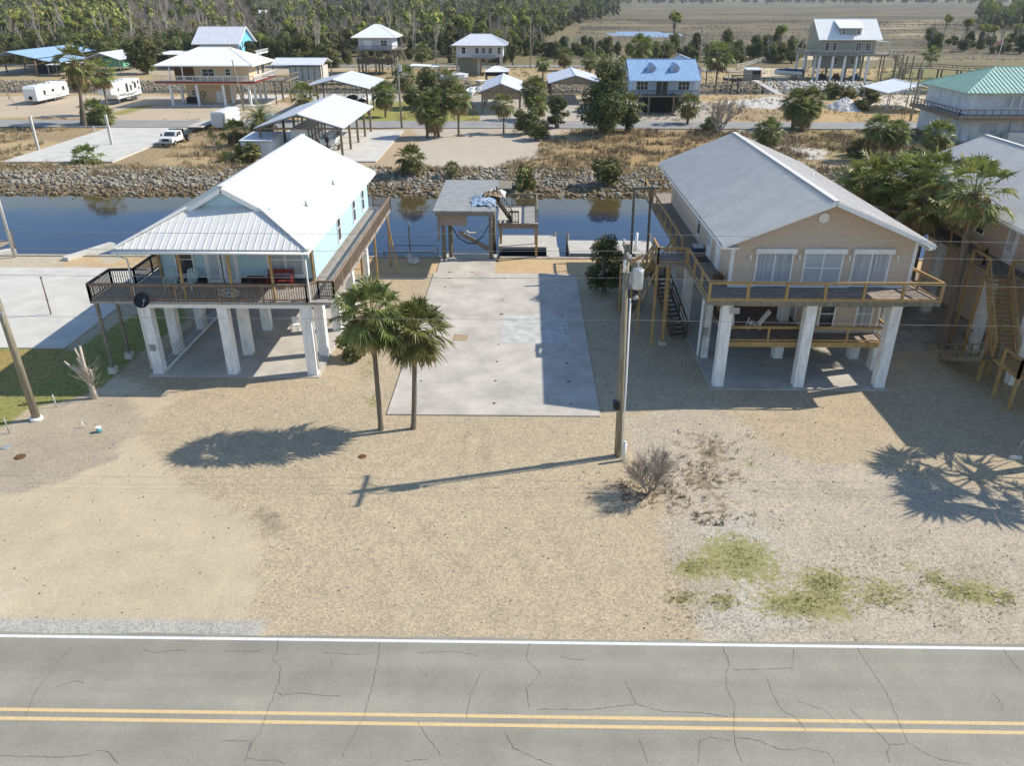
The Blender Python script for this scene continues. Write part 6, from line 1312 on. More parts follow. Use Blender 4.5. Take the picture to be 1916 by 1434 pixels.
p = G(475, 290); solo(MB().beam((p.x, p.y, 0), (p.x, p.y, 1.6), .16), 'marker_post', 'white_dirty', 'short white post in shade among the palms left of the silvery shelter', 'post', (p.x, p.y, 0))
t = thing('rail_fence', 'pale split-rail fence along the sandy lane at the back right', 'fence', (70, 262, 0)); m = MB()
for a, b in (((62, 250), (66, 255)), ((66, 255), (74, 272)), ((74, 272), (82, 284))):
    for z in (.5, .95, 1.4): m.beam((a[0], a[1], z), (b[0], b[1], z), .08, .16)
    L_ = math.hypot(b[0]-a[0], b[1]-a[1])
    for i in range(int(L_/3)+1): k = i/max(1, int(L_/3)); m.beam((a[0]+(b[0]-a[0])*k, a[1]+(b[1]-a[1])*k, 0), (a[0]+(b[0]-a[0])*k, a[1]+(b[1]-a[1])*k, 1.5), .16)
make(m, 'rails', 'wood_pale', t)
t = thing('yard_fence', 'brown post-and-rail fence at the foot of the woods behind the mint shed', 'fence', (-112, 256, 0)); m = MB()
for i in range(14): x = -140+i*3.4; m.beam((x, 254, 0), (x, 254, 1.8), .25)
make(m, 'posts', 'wood_rail', t)
# sand pile
n_ = 26; vs = []; fs = []
c = G(1580, 203)
for j in range(9):
    for k in range(n_):
        rr_ = j/8; a = 2*math.pi*k/n_; z = 2.2*(1-rr_)**.85*(1+U(-.06, .06)); vs.append((c.x+rr_*3.4*math.cos(a)*(1+U(-.05, .05)), c.y+rr_*5*math.sin(a)*(1+U(-.05, .05)), z-.05))
for j in range(8):
    for k in range(n_): fs.append((j*n_+k, (j+1)*n_+k, (j+1)*n_+(k+1) % n_, j*n_+(k+1) % n_))
solo(MB().add(vs, fs), 'sand_pile', 'sand_white', 'whitish heap of sand on the dry lot beyond the tan house', 'sand pile', (c.x, c.y, 0))
# far teal house in the woods
H = thing('stilt_house', 'tiny pale teal house deep in the woods at the top', 'house', (-120, 395, 0)); p = G(497, 26, 8); x, y = p.x, p.y
walls(H, x-4.5, x+4.5, y, y+8, 4, 8.6, 'green_wall'); roof_gable(H, x-5.2, x+5.2, y-1, y+9, 8.6, 10.4, 'bright_roof', 'x', .2, 2)
H.location = H.location
# ------------------------------------------------------------------ plants
def at_y(u, v, y):
    d = _FW*FPX + _RT*(u-PCX) - _UP*(v-PCY); return Vector((0, 0, CAM_H)) + d*(y/d.y)
def fan_crown(seed, nf=46, pet=1.0, blade=1.0, nl=22, droop=.3, e0=80, e1=-45, fuse=1.0, spread=112, young=False, wob=.0):
    R = random.Random(seed); m = MB(); pm = MB()
    for i in range(nf):
        k = i/(nf-1); el = math.radians(e0+(e1-e0)*k**.85+R.uniform(-9, 9)); az = i*2.39996+R.uniform(-.3, .3)
        pl = pet*R.uniform(.75, 1.1)*(.8+.25*math.sin(k*3)); bl = blade*R.uniform(.85, 1.12)*(.8 if k > .85 else 1)
        h = Vector((math.cos(az), math.sin(az), 0)); d0 = h*math.cos(el)+Vector((0, 0, math.sin(el)))
        p0 = h*.12+Vector((0, 0, -.25*k)); p1 = p0+d0*pl*.55; p2 = p1+(d0-Vector((0, 0, .22))).normalized()*pl*.45
        pm.tube([p0, p1, p2], [.03, .02, .014], 3, False)
        d = (p2-p1).normalized(); s = d.cross(Vector((0, 0, 1)));  s = s.normalized() if s.length > .05 else Vector((1, 0, 0)); n = s.cross(d)
        tw = R.uniform(-.5, .5); s, n = s*math.cos(tw)+n*math.sin(tw), n*math.cos(tw)-s*math.sin(tw)
        dt = math.radians(2*spread)/(nl-1)
        for j in range(nl):
            th = -math.radians(spread)+dt*j+R.uniform(-.25, .25)*dt; L = bl*(.72+.3*math.cos(th*.8))*R.uniform(.9, 1.08)
            ld = d*math.cos(th)+s*math.sin(th)+n*(.16*abs(math.sin(th)))
            ld.normalize(); sd_ = ld.cross(n).normalized(); mw = fuse*L*.55*math.tan(dt/2)
            mid = p2+ld*L*.55-Vector((0, 0, droop*.2*L)); tip = p2+ld*L*R.uniform(.9, 1.06)-Vector((0, 0, droop*L*R.uniform(.2, 2.0)))
            o = n*(.02 if j % 2 else -.02)*bl
            m.add([p2, mid+sd_*mw+o, mid-sd_*mw-o, tip], [(0, 1, 2), (2, 1, 3)])
    return m, pm
def skirt(seed, n=26, L=1.3, r=.5, nl=9):
    R = random.Random(seed); m = MB()
    for i in range(n):
        az = R.uniform(0, 6.283); h = Vector((math.cos(az), math.sin(az), 0)); z0 = -R.uniform(.1, .7); p = h*.15+Vector((0, 0, z0)); q = p+h*r*R.uniform(.5, 1)+Vector((0, 0, -.25*R.random()))
        m.tube([p, q], [.02, .012], 3, False); s = Vector((-h.y, h.x, 0))
        for j in range(nl):
            t = (j/(nl-1)-.5)*1.5; ld = (Vector((0, 0, -1))+s*t*.7+h*R.uniform(-.1, .35)).normalized(); l = L*R.uniform(.6, 1); w_ = .05*L
            m.add([q, q+ld*l*.5+s*w_, q+ld*l*.5-s*w_, q+ld*l], [(0, 1, 2), (2, 1, 3)])
    return m
def feather_crown(seed, nf=38, L=2.6):
    R = random.Random(seed); m = MB(); pm = MB()
    for i in range(nf):
        k = i/(nf-1); el = math.radians(78-105*k+R.uniform(-8, 8)); az = i*2.39996; h = Vector((math.cos(az), math.sin(az), 0)); s = Vector((-h.y, h.x, 0)); pts = []; p = Vector((0, 0, 0)); e = el
        for q in range(9): pts.append(p.copy()); p = p+(h*math.cos(e)+Vector((0, 0, math.sin(e))))*L/8; e -= .13+.05*q*.6
        pm.tube(pts, [.035*(1-q/10) for q in range(9)], 3, False)
        for q in range(1, 9):
            for u_ in (0, .33, .66):
                if q+u_ > 8: continue
                b = pts[q-1].lerp(pts[q], u_); d = (pts[q]-pts[q-1]).normalized(); l = .55*L/2.6*math.sin(math.pi*min(1, (q+u_)/9.2))**.6
                for sg_ in (-1, 1):
                    t = b+(s*sg_*.8+d*.7+Vector((0, 0, R.uniform(-.35, .15)))).normalized()*l; m.add([b-d*.035, b+d*.035, t], [(0, 1, 2)])
    return m, pm
def trunk_unit(seed, bend=.0, n=9):
    R = random.Random(seed); m = MB(); pts = []; rr = []
    for i in range(13): t = i/12; pts.append((bend*t*(1-t)*2+R.uniform(-.02, .02), R.uniform(-.02, .02), t)); rr.append(1.25 if i == 0 else (1+R.uniform(-.06, .06))*(1-.25*t))
    vs = []; fs = []
    for i, (x, y, z) in enumerate(pts):
        for k in range(n): a = 2*math.pi*k/n; vs.append((x+rr[i]*math.cos(a), y+rr[i]*math.sin(a), z))
    for i in range(12):
        for k in range(n): fs.append((i*n+k, i*n+(k+1) % n, (i+1)*n+(k+1) % n, (i+1)*n+k))
    return m.add(vs, fs, True)
PM = {}
def pmesh(key, mb, mt): PM[key] = mb.mesh(key, M[mt]); return PM[key]
for s in range(3):
    a, b = fan_crown(10+s, 46, 1.05, 1.0, 26, .30, 88, -58, .9); pmesh(f'sab{s}', a, 'palm'); pmesh(f'sabp{s}', b, 'petiole')
    a, b = fan_crown(20+s, 30, 1.15, 1.05, 16, .38, 84, -48); pmesh(f'lo{s}', a, 'palm'); pmesh(f'lop{s}', b, 'petiole')
    a, b = fan_crown(30+s, 30, 1.3, 1.0, 26, .22, 86, -50, 1.15, 108); pmesh(f'was{s}', a, 'palm_hi'); pmesh(f'wasp{s}', b, 'petiole')
    pmesh(f'sk{s}', skirt(40+s, 44, 1.45, .8), 'palm_dead'); pmesh(f'skb{s}', skirt(50+s, 60, 1.9, .7), 'palm_dead'); pmesh(f'tr{s}', trunk_unit(60+s, (.0, .8, -1.0)[s]), 'palm_trunk')
a, b = feather_crown(5); pmesh('date', a, 'palm_hi'); pmesh('datep', b, 'petiole')
def part_inst(name, me_, parent, loc=(0, 0, 0), sc=(1, 1, 1), rz=0.0):
    o = bpy.data.objects.new(name, me_); COL.objects.link(o); o.parent = parent; o.location = loc; o.scale = sc; o.rotation_euler = (0, 0, rz); return o
def palm(label, x, y, h, R, kind='sab', k=0, tr=.16, sk='sk', group=None, cat='palm tree', lean=(0, 0), z=None):
    z = gzz(x, y) if z is None else z
    t = thing('palm_tree', label, cat, (x, y, z), group); s_ = R/1.95; rz = U(0, 6.28)
    tk = part_inst('trunk', PM[f'tr{k % 3}'], t, (0, 0, -.1), (tr, tr, h+.1), U(0, 6))
    top = (lean[0], lean[1], h)
    if lean != (0, 0): 
        v = Vector((lean[0], lean[1], h+.1)); tk.rotation_euler = Vector((0, 0, 1)).rotation_difference(v.normalized()).to_euler()
        tk.scale = (tr, tr, v.length)
    if kind == 'date': c = part_inst('crown', PM['date'], t, top, (s_,)*3, rz); part_inst('fronds_stalks', PM['datep'], c)
    else:
        c = part_inst('crown', PM[f'{kind}{k % 3}'], t, top, (s_,)*3, rz); part_inst('frond_stalks', PM[f'{kind}p{k % 3}'], c)
    if sk: part_inst('dead_fronds', PM[f'{sk}{k % 3}'], t, top, (s_, s_, s_), rz)
    return t
def palm_px(label, cu, cv, Y_, R, kind='lo', k=0, tr=.17, sk='sk', base=None, **kw):
    p = at_y(cu, cv, Y_); bx = p.x if base is None else at_y(base, 700, Y_).x if False else p.x
    lean = (0, 0)
    if base is not None:
        g = G(base[0], base[1]); lean = (p.x-g.x, p.y-g.y); return palm(label, g.x, g.y, max(.3, p.z-gzz(g.x, g.y)), R, kind, k, tr, sk, lean=lean, **kw)
    return palm(label, p.x, Y_, max(.3, p.z-gzz(p.x, Y_)), R, kind, k, tr, sk, **kw)
palm('left one of the twin cabbage palms by the concrete slab', -7.29, 34.73, 6.55, 2.0, 'sab', 0, .135, 'sk', z=0)
palm('right one of the twin cabbage palms by the concrete slab, with the curved trunk', -5.67, 34.87, 5.6, 1.95, 'sab', 1, .14, 'sk', lean=(.32, .1), z=0)
palm('tall fan palm beside the neighbour house pine stairs, crown against its grey roof', 26.37, 45.63, 9.75, 2.25, 'was', 0, .27, 'sk', z=0, lean=(.0, .9))
palm('fan palm in the middle of the clump between the tan houses', 25.9, 51.6, 8.2, 2.2, 'was', 2, .28, 'skb', z=0)
palm('fan palm with yellow-green fronds between the two tan houses, behind the pilings', 26.2, 54.5, 8.6, 2.4, 'was', 1, .28, 'skb', z=0)
palm('dense fan palm filling the clump between the tan houses', 24.9, 56.8, 8.0, 2.4, 'was', 0, .28, 'skb', z=0)
palm('low dark cabbage palm rising behind the right roof slope of the tan house', 25.4, 60.3, 6.9, 2.3, 'sab', 2, .25, 'skb', z=0)
palm('fan palm behind the timber pilings, lower of the clump', 25.7, 55.5, 6.9, 2.3, 'sab', 0, .25, 'skb', z=0)
palm('yellowed fan palm at the back of the clump between the tan houses', 27.0, 52.8, 9.3, 2.1, 'was', 2, .25, 'skb', z=0)
palm('fan palm beyond the right frame edge whose frond shadow falls on the gravel', 27.9, 32.9, 6.3, 3.4, 'was', 1, .28, None, z=0)
# near right palm outside the frame throws its shadow
palm_px('tallest fan palm of the pair on the far verge by the broken slab', 140, 112, 136, 2.9, 'was', 0, .3, 'skb', base=(160, 237))
palm_px('thin-stemmed fan palm behind the tallest one on the far verge', 146, 140, 139, 2.4, 'was', 1, .2, 'skb', base=(152, 232))
palm_px('fan palm with orange-brown skirt before the fifth-wheel camper', 186, 132, 150, 2.7, 'was', 2, .2, 'skb')
palm_px('bushy cabbage palm at the foot of the tallest fan palm', 176, 205, 138.5, 2.6, 'sab', 0, .35)
palm_px('smaller cabbage palm right beside the bushy one at the foot of the tallest fan palm', 196, 215, 137.5, 1.9, 'lo', 1, .3)
palm_px('short cabbage palm at the end of the broken slab above the riprap', 160, 293, 104, 2.2, 'lo', 1, .25)
palm_px('cabbage palm beside the date palm left of the silvery shelter', 440, 245, 118, 2.3, 'lo', 2, .25)
palm_px('darker cabbage palm low in the shade left of the silvery shelter', 458, 285, 110, 1.9, 'lo', 0, .25)
palm_px('low palm at the riprap edge left of the white roof', 425, 300, 106, 1.5, 'lo', 1, .2)
palm_px('date palm with long arching feather fronds left of the silvery shelter', 486, 222, 118, 2.9, 'date', 0, .3, 'sk')
palm_px('yellow-green palm between the silvery twin shelters', 570, 178, 143, 2.6, 'was', 0, .25)
palm_px('round cabbage palm with brown skirt left of the street pole', 718, 172, 148, 2.6, 'sab', 1, .2, 'skb')
palm_px('cabbage palm close behind the street pole', 757, 142, 190, 3.4, 'lo', 0, .25)
palm_px('cabbage palm left behind the palm cluster near the netted boathouse', 838, 148, 178, 3.0, 'lo', 2, .25)
for i, (u, v, y, R, lab) in enumerate([(797, 195, 125.5, 2.5, 'left'), (818, 185, 126.5, 2.4, 'middle'), (812, 215, 124.5, 2.2, 'lowest')]): palm_px(f'{lab} palm of the dense three-headed cluster on the far gravel lot', u, v, y, R, 'sab', i, .22, 'skb')
palm_px('single-stemmed cabbage palm right beside the dense palm cluster', 856, 180, 127, 2.4, 'sab', 1, .2, 'skb')
palm_px('slim cabbage palm in front of the netted boathouse', 942, 194, 130, 2.1, 'lo', 2, .17)
palm_px('big cabbage palm between the netted boathouse and the big cedar', 1000, 165, 146, 2.9, 'sab', 0, .25, 'skb')
palm_px('palm half hidden below the big one right of the netted boathouse', 1008, 195, 143, 2.2, 'lo', 1, .25)
palm_px('dark little palm on a thin stem behind the gazebo', 1016, 118, 205, 2.0, 'lo', 1, .2)
palm_px('cabbage palm by the tree line above the silvery boathouse', 1057, 103, 245, 3.2, 'lo', 0, .25)
palm_px('palm right above the big cedar, left of the tall one', 1105, 112, 215, 2.6, 'lo', 2, .25)
palm_px('second palm above the big cedar', 1133, 113, 217, 2.4, 'lo', 1, .25)
palm_px('squat palm left of the tall one by the blue-roofed cottage', 1165, 118, 210, 2.4, 'lo', 0, .25)
palm_px('very tall cabbage palm rising over the left corner of the blue-roofed cottage', 1197, 84, 176, 3.0, 'sab', 2, .2, 'sk', base=(1155, 172))
palm_px('tall palm with pointed skirt right of the blue-roofed cottage', 1345, 100, 200, 3.6, 'was', 1, .25, 'skb')
palm_px('dark palm under the bare tree right of the blue-roofed cottage', 1290, 195, 140, 2.4, 'lo', 2, .25)
palm_px('dark palm behind the right flank of the big cedar', 1175, 195, 132, 2.6, 'lo', 1, .25)
for i, (u, v, y, R, lab) in enumerate([(1490, 188, 135, 2.7, 'left'), (1520, 185, 135.5, 2.7, 'right'), (1505, 205, 133, 2.4, 'front')]): palm_px(f'{lab} palm of the large dark clump near the sand heap', u, v, y, R, 'sab', i, .25, 'skb')
palm_px('round cabbage palm just behind the ridge of the tan house', 1440, 243, 119, 2.4, 'sab', 2, .3)
for i, (u, v, y, R, lab) in enumerate([(1645, 238, 108, 2.3, 'left'), (1678, 246, 108.5, 2.2, 'right')]): palm_px(f'{lab} palm of the shaggy pair left of the green-roofed house', u, v, y, R, 'sab', i, .25, 'skb')
palm_px('cabbage palm with silvery fronds below the green-roofed house deck', 1757, 250, 113, 2.6, 'sab', 0, .3)
palm_px('cabbage palm on the riprap behind the aqua house boat lift', 768, 293, 98.6, 2.1, 'sab', 1, .25)
palm_px('little palm seedling on the riprap right of the larger one', 845, 313, 97.5, 1.1, 'lo', 0, .15, None)
palm_px('small yellow-green palm by the far sandy lane right', 1745, 100, 262, 2.8, 'was', 2, .2, None)
palm_px('thin feathery palm left of the tall thin pole', 862, 105, 245, 2.8, 'lo', 1, .2)
palm_px('palm by the tree line right of the pyramid-roofed cottage', 788, 95, 262, 3.4, 'lo', 0, .2)
palm_px('palm at the edge of the woods above the blue shelter', 125, 70, 262, 4.2, 'lo', 2, .25)
palm_px('dark palm at the edge of the woods right of the tallest fan palm', 165, 80, 262, 3.8, 'lo', 1, .25)
palm_px('palm at the edge of the woods left of the live oak', 200, 82, 260, 3.4, 'lo', 0, .25)

def leafy(seed, rx, ry, rz, nb=14, nl=3000, ls=.22, z0=0.0, flat=.85):
    R = random.Random(seed); blobs = []
    for i in range(nb):
        a = R.uniform(0, 6.283); q = math.sqrt(R.random())*.72; zz = R.uniform(.12, .95); b = 1-abs(zz-.45)*.9
        blobs.append((Vector((q*rx*b*math.cos(a), q*ry*b*math.sin(a), z0+zz*rz)), R.uniform(.26, .46)*min(rx, ry, rz*.8)))
    m = MB(); vs = []; fs = []; w_ = [b[1]**2 for b in blobs]; 
    for i in range(nl):
        c, r = R.choices(blobs, w_)[0]
        d = Vector((R.gauss(0, 1), R.gauss(0, 1), R.gauss(0, 1)*flat)).normalized(); p = c+d*r*(R.random()**.22)*R.uniform(.85, 1.12)
        if p.z < .05: continue
        n = (d+Vector((R.uniform(-1, 1), R.uniform(-1, 1), R.uniform(-.6, 1)))*.9).normalized(); a = n.orthogonal().normalized(); b = n.cross(a); t = R.uniform(0, 6.28); a, b = a*math.cos(t)+b*math.sin(t), b*math.cos(t)-a*math.sin(t); s_ = ls*R.uniform(.5, 1.25)
        o = len(vs); vs += [p-a*s_, p+b*s_*.5, p+a*s_, p-b*s_*.5]; fs.append((o, o+1, o+2, o+3))
    m.add(vs, fs); tk = MB(); tr = .035*rz+.03
    tk.tube([(0, 0, -.1), (R.uniform(-.1, .1), R.uniform(-.1, .1), z0+.25*rz), (0, 0, z0+.65*rz)], [tr*1.3, tr, tr*.35], 6)
    for c, r in blobs[:9]: tk.tube([(0, 0, z0+rz*R.uniform(.05, .4)), c*.6+Vector((0, 0, .1*rz)), c], [tr*.55, tr*.35, tr*.1], 4, False)
    return m, tk
def branches(seed, H_, levels=4, spread=.5, r0=None, n0=1, kids=(3, 4), shrink=.68, sides=3, up=.25, base_len=.35, jitter=.12):
    R = random.Random(seed); m = MB(); r0 = r0 or H_*.018
    def go(p, d, L, r, lv):
        q = p+d*L*.5+Vector((R.uniform(-1, 1), R.uniform(-1, 1), R.uniform(-.5, .5)))*L*jitter; e = p+d*L+Vector((R.uniform(-1, 1), R.uniform(-1, 1), 0))*L*jitter
        m.tube([p, q, e], [r, r*.82, r*.62], max(sides, 5) if lv >= levels-1 else sides, False)
        if lv == 0: return
        for i in range(R.randint(*kids)):
            a = R.uniform(0, 6.283); o = d.orthogonal().normalized(); o2 = d.cross(o); nd = (d+(o*math.cos(a)+o2*math.sin(a))*R.uniform(.5, 1.1)*spread*1.4+Vector((0, 0, up))).normalized()
            st = p.lerp(e, R.uniform(.45, 1)); go(st, nd, L*shrink*R.uniform(.7, 1.15), r*.58, lv-1)
    for i in range(n0):
        a = 2*math.pi*i/n0+R.uniform(-.4, .4); d = Vector((math.cos(a)*spread*(n0 > 1), math.sin(a)*spread*(n0 > 1), 1)).normalized(); go(Vector((0, 0, -.05)), d, H_*base_len, r0, levels)
    return m
# prototypes
for s in range(3):
    a, b = leafy(100+s, 2.6, 2.6, 5.2, 24, 3400, .25, .5); pmesh(f'oak{s}', a, 'oak'); pmesh(f'oakt{s}', b, 'bark')
    a, b = leafy(110+s, 1.0, 1.0, 1.4, 12, 900, .16, 0); pmesh(f'bush{s}', a, 'olive'); pmesh(f'busht{s}', b, 'bark')
    a, b = leafy(120+s, 1.7, 1.7, 6.5, 30, 3400, .20, .2); pmesh(f'cedar{s}', a, 'cedar'); pmesh(f'cedart{s}', b, 'bark')
    a, b = leafy(130+s, 2.0, 2.0, 2.6, 9, 900, .42, 7.2, .5); pmesh(f'pine{s}', a, 'pine'); pmesh(f'pinet{s}', MB().tube([(0, 0, -.1), (.2, 0, 5), (0, 0, 9.4)], [.2, .15, .06], 5, False).add(b.v, b.f), 'bark')
    pmesh(f'bare{s}', branches(140+s, 9, 4, .38, .13, 1, (3, 4), .66, 3, .5, .42), 'bare')
pmesh('bare3', branches(149, 11, 3, .3, .15, 1, (3, 5), .5, 3, .6, .62), 'bare_pale')
def tree(kind, label, x, y, s=1.0, sz=None, k=0, cat='tree', group=None, name='tree', z=None):
    z = gzz(x, y) if z is None else z
    t = thing(name, label, cat, (x, y, z), group); sz = sz or s; rz = U(0, 6.28)
    part_inst('crown', PM[f'{kind}{k % 3}'], t, (0, 0, 0), (s, s, sz), rz); part_inst('trunk', PM[f'{kind}t{k % 3}'], t, (0, 0, 0), (s, s, sz), rz); return t
def tree_px(kind, label, u, v, s=1.0, sz=None, k=0, **kw): p = G(u, v); return tree(kind, label, p.x, p.y, s, sz, k, **kw)
# big ones made for their place
a, b = leafy(200, 4.6, 4.2, 9.6, 34, 13000, .24, .6); p = G(1125, 256)
t = thing('cedar_tree', 'huge dark evergreen cedar left of the blue-roofed cottage', 'tree', (p.x, p.y, 0)); make(MB().add([(q[0]+p.x, q[1]+p.y, q[2]) for q in a.v], a.f), 'crown', 'cedar', t); make(MB().add([(q[0]+p.x, q[1]+p.y, q[2]) for q in b.v], b.f), 'trunk', 'bark', t)
tree_px('cedar', 'narrow dark cedar at the left flank of the huge one', 1042, 240, 1.2, .8, 1); tree_px('oak', 'olive shrub tree below the slim boathouse palms', 985, 252, .95, .75, 2)
tree_px('oak', 'wide dark shrub left of the huge cedar at its foot', 1010, 262, .8, .5, 0); tree_px('cedar', 'dark cedar shrub at the right foot of the huge cedar', 1175, 248, 1.2, .65, 2)
tree_px('oak', 'brownish-green bushy tree right of the street pole', 800, 200, 1.2, 1.15, 1); tree_px('oak', 'dark bushy tree left of the palm cluster', 775, 205, .9, .8, 2)
tree_px('cedar', 'dark bush beneath the blue-roofed cottage deck', 1258, 212, 1.1, .55, 0); tree_px('oak', 'dark thicket beneath the bare tree', 1330, 245, .8, .35, 1)
p = G(1130, 548); a, b = leafy(211, 1.7, 1.5, 4.0, 34, 7000, .10, .2, .5)
t = thing('cedar_shrub', 'dark cedar shrub by the left corner of the tan house', 'shrub', (p.x, p.y, 0)); make(MB().add([(q[0]+p.x, q[1]+p.y, q[2]) for q in a.v], a.f), 'crown', 'cedar', t); make(MB().add([(q[0]+p.x, q[1]+p.y, q[2]) for q in b.v], b.f), 'trunk', 'bark', t)
tree_px('bush', 'olive bush under the left of the twin palms beside the aqua house', 655, 672, 1.2, 1.0, 1, name='shrub', cat='shrub')
tree_px('bush', 'round olive bush on the riprap, nearer the tan house', 1135, 338, 2.6, 1.9, 0, name='shrub', cat='shrub'); tree_px('bush', 'bright green bush on the riprap right of the boat shelter', 985, 342, 1.7, 1.9, 1, name='shrub', cat='shrub')
tree_px('bush', 'dark green bush by the riprap left of the white roof', 465, 305, 2.4, 1.5, 2, name='shrub', cat='shrub')
tree_px('oak', 'broad dark live oak left of the peach house', 275, 138, 2.3, 1.75, 0); tree_px('oak', 'olive-brown tree right of the sky-blue house', 565, 125, 1.9, 1.5, 1); tree_px('oak', 'rusty green tree beside the olive-brown one', 612, 127, 1.7, 1.35, 2)
tree_px('bush', 'olive bush on the canal bank beneath the white riprap, left', 1560, 185, 3.0, 1.8, 0, name='shrub', cat='shrub'); tree_px('bush', 'yellow-green bush on the canal bank beneath the white riprap, middle', 1590, 184, 2.6, 1.5, 1, name='shrub', cat='shrub'); tree_px('bush', 'dark bush on the canal bank by the pale low shelter', 1625, 190, 3.2, 1.8, 2, name='shrub', cat='shrub')
tree_px('bush', 'low green bush on the white sand left of the pale low shelter', 1612, 206, 2.8, 1.2, 0, name='shrub', cat='shrub'); tree_px('bush', 'tawny bush on the weedy lot beside the shaggy palm pair', 1608, 292, 2.4, 1.6, 1, name='shrub', cat='shrub')
tree_px('bush', 'dark shade-side bush at the foot of the shaggy palm pair', 1700, 312, 3.0, 1.4, 2, name='shrub', cat='shrub')
# dead and bare ones
p = G(1345, 250); t = thing('bare_tree', 'wide pale leafless tree right of the blue-roofed cottage', 'tree', (p.x, p.y, 0)); m = branches(300, 9.0, 5, .55, .17, 5, (3, 4), .66, 3, .22, .30)
make(MB().add([(q[0]+p.x, q[1]+p.y, q[2]) for q in m.v], m.f), 'branches', 'bare_pale', t)
p = G(1213, 925); t = thing('bare_shrub', 'leafless grey-brown shrub right of the transformer pole', 'shrub', (p.x, p.y, 0)); m = branches(301, 3.3, 5, .62, .032, 11, (3, 4), .74, 3, .38, .27, .08)
make(MB().add([(q[0]+p.x, q[1]+p.y, q[2]) for q in m.v], m.f), 'branches', 'bare', t)
p = G(405, 290); t = thing('sapling', 'thin sparse sapling in front of the cabbage palms', 'tree', (p.x, p.y, 0)); m = branches(302, 4, 4, .3, .05, 1, (3, 4), .6, 3, .4, .42)
make(MB().add([(q[0]+p.x, q[1]+p.y, q[2]) for q in m.v], m.f), 'branches', 'bare_pale', t); a, b = leafy(303, .9, .9, 3.0, 9, 420, .14, .8); make(MB().add([(q[0]+p.x, q[1]+p.y, q[2]) for q in a.v], a.f), 'crown', 'olive', t)
# pruned stump with sawn limbs
p = G(178, 745); t = thing('pruned_tree', 'hard-pruned tree stump with sawn-off pale limbs left of the aqua house', 'tree stump', (p.x, p.y, 0))
Q = lambda x, y, z: (p.x+x, p.y+y, z)
make(MB().tube([Q(0, 0, -.1), Q(-.03, 0, .5), Q(-.1, .03, 1.0)], [.20, .14, .12], 9), 'trunk', 'bare_pale', t)
LM = [([Q(-.1, 0, .85), Q(-.55, 0, 1.55), Q(-1.15, 0, 2.2)], .1), ([Q(-.1, 0, .9), Q(-.32, .1, 1.9), Q(-.45, .1, 2.35)], .12), ([Q(-.05, 0, .9), Q(-.12, 0, 2.0), Q(-.08, 0, 3.1)], .12), ([Q(-.12, 0, 1.9), Q(-.35, .05, 2.6), Q(-.42, .05, 2.95)], .08), ([Q(0, 0, .8), Q(.1, .1, 1.2), Q(.08, .1, 1.7)], .1), ([Q(-.1, .0, 1.2), Q(-.5, -.1, 1.8), Q(-.7, -.1, 1.95)], .08)]
for pts_, r_ in LM:
    r_ *= .68
    o = make(MB().tube(pts_, [r_*1.1, r_, r_*.85], 8), 'limb', 'bare_pale', t); e = Vector(pts_[-1]); d = (e-Vector(pts_[-2])).normalized(); make(MB().tube([e, e+d*.02], [r_*.84, r_*.8], 8), 'sawn_end', 'cut_wood', o)
m = MB(); R_ = random.Random(9)
for i in range(70):
    b0 = Vector(Q(R_.uniform(-.15, .15), R_.uniform(-.1, .1), R_.uniform(.2, 1.8))); d = Vector((R_.uniform(-.6, 1), R_.uniform(-.6, .6), R_.uniform(.2, 1))).normalized()*R_.uniform(.4, 1.1); m.tube([b0, b0+d*.5+Vector((0, 0, -.03)), b0+d+Vector((0, 0, .1))], [.012, .009, .004], 3, False)
make(m, 'twigs', 'bare', t)

# ------------------------------------------------------------------ the wood behind: nearest trees one by one, the rest as one mass
def fkind(x, y, r):
    # left: pines and greens near the corner, grey leafless trees from there to the middle, mixed dark greens to the right
    u = PCX+(x*math.cos(YAW)+y*math.sin(YAW))/(y)*FPX*.99
    q = vnoise(np.array([x]), np.array([y*.7]), 34, 4)[0]
    if u < 300: w = (('pine', .55), ('oak', .22), ('bare', .23))
    elif u < 520: w = (('bare', .78), ('oak', .12), ('pine', .10))
    elif u < 760: w = (('oak', .38), ('bare', .37), ('cedar', .17), ('pine', .08))
    else: w = (('oak', .4), ('cedar', .25), ('bare', .17), ('pine', .18))
    if q > .62: w = (('oak', .6), ('cedar', .25), ('bare', .15))
    a = 0; c = r.random()
    for k, p_ in w:
        a += p_
        if c < a: return k
    return w[0][0]
def in_wood(x, y):
    u = PCX+(x+y*math.tan(YAW))/y*FPX*.96; 
    edge = 1010-max(0, y-420)*0.0 if y < 380 else 1010+min(120, (y-380)*.25)
    if y < 330 and u > 960: return False
    if 640 < u < 930 and y < 300: return False
    if 420 < u < 660 and y < 272: return False
    return u < edge and u > -120
FR = random.Random(42); cnt = {'pine': 0, 'oak': 0, 'bare': 0, 'cedar': 0}; LAB = {'pine': ('yellow-green topped pine in the wood behind the houses', 'pine_tree', 'pine tree', 'pines of the wood'), 'oak': ('bushy dark green tree in the wood behind the houses', 'tree', 'tree', 'green trees of the wood'), 'bare': ('leafless grey tree in the wood behind the houses', 'bare_tree', 'tree', 'leafless trees of the wood'), 'cedar': ('slender dark evergreen in the wood behind the houses', 'cedar_tree', 'tree', 'slender evergreens of the wood')}
cand = []
for yy in np.arange(262, 352, 4.6):
    hw = yy*.70+12
    for xx in np.arange(-hw-6, 40, 4.8):
        x = xx+FR.uniform(-2, 2); y = yy+FR.uniform(-2, 2)
        if in_wood(x, y): cand.append((x, y))
cand.sort(key=lambda q: q[1])
mass = []
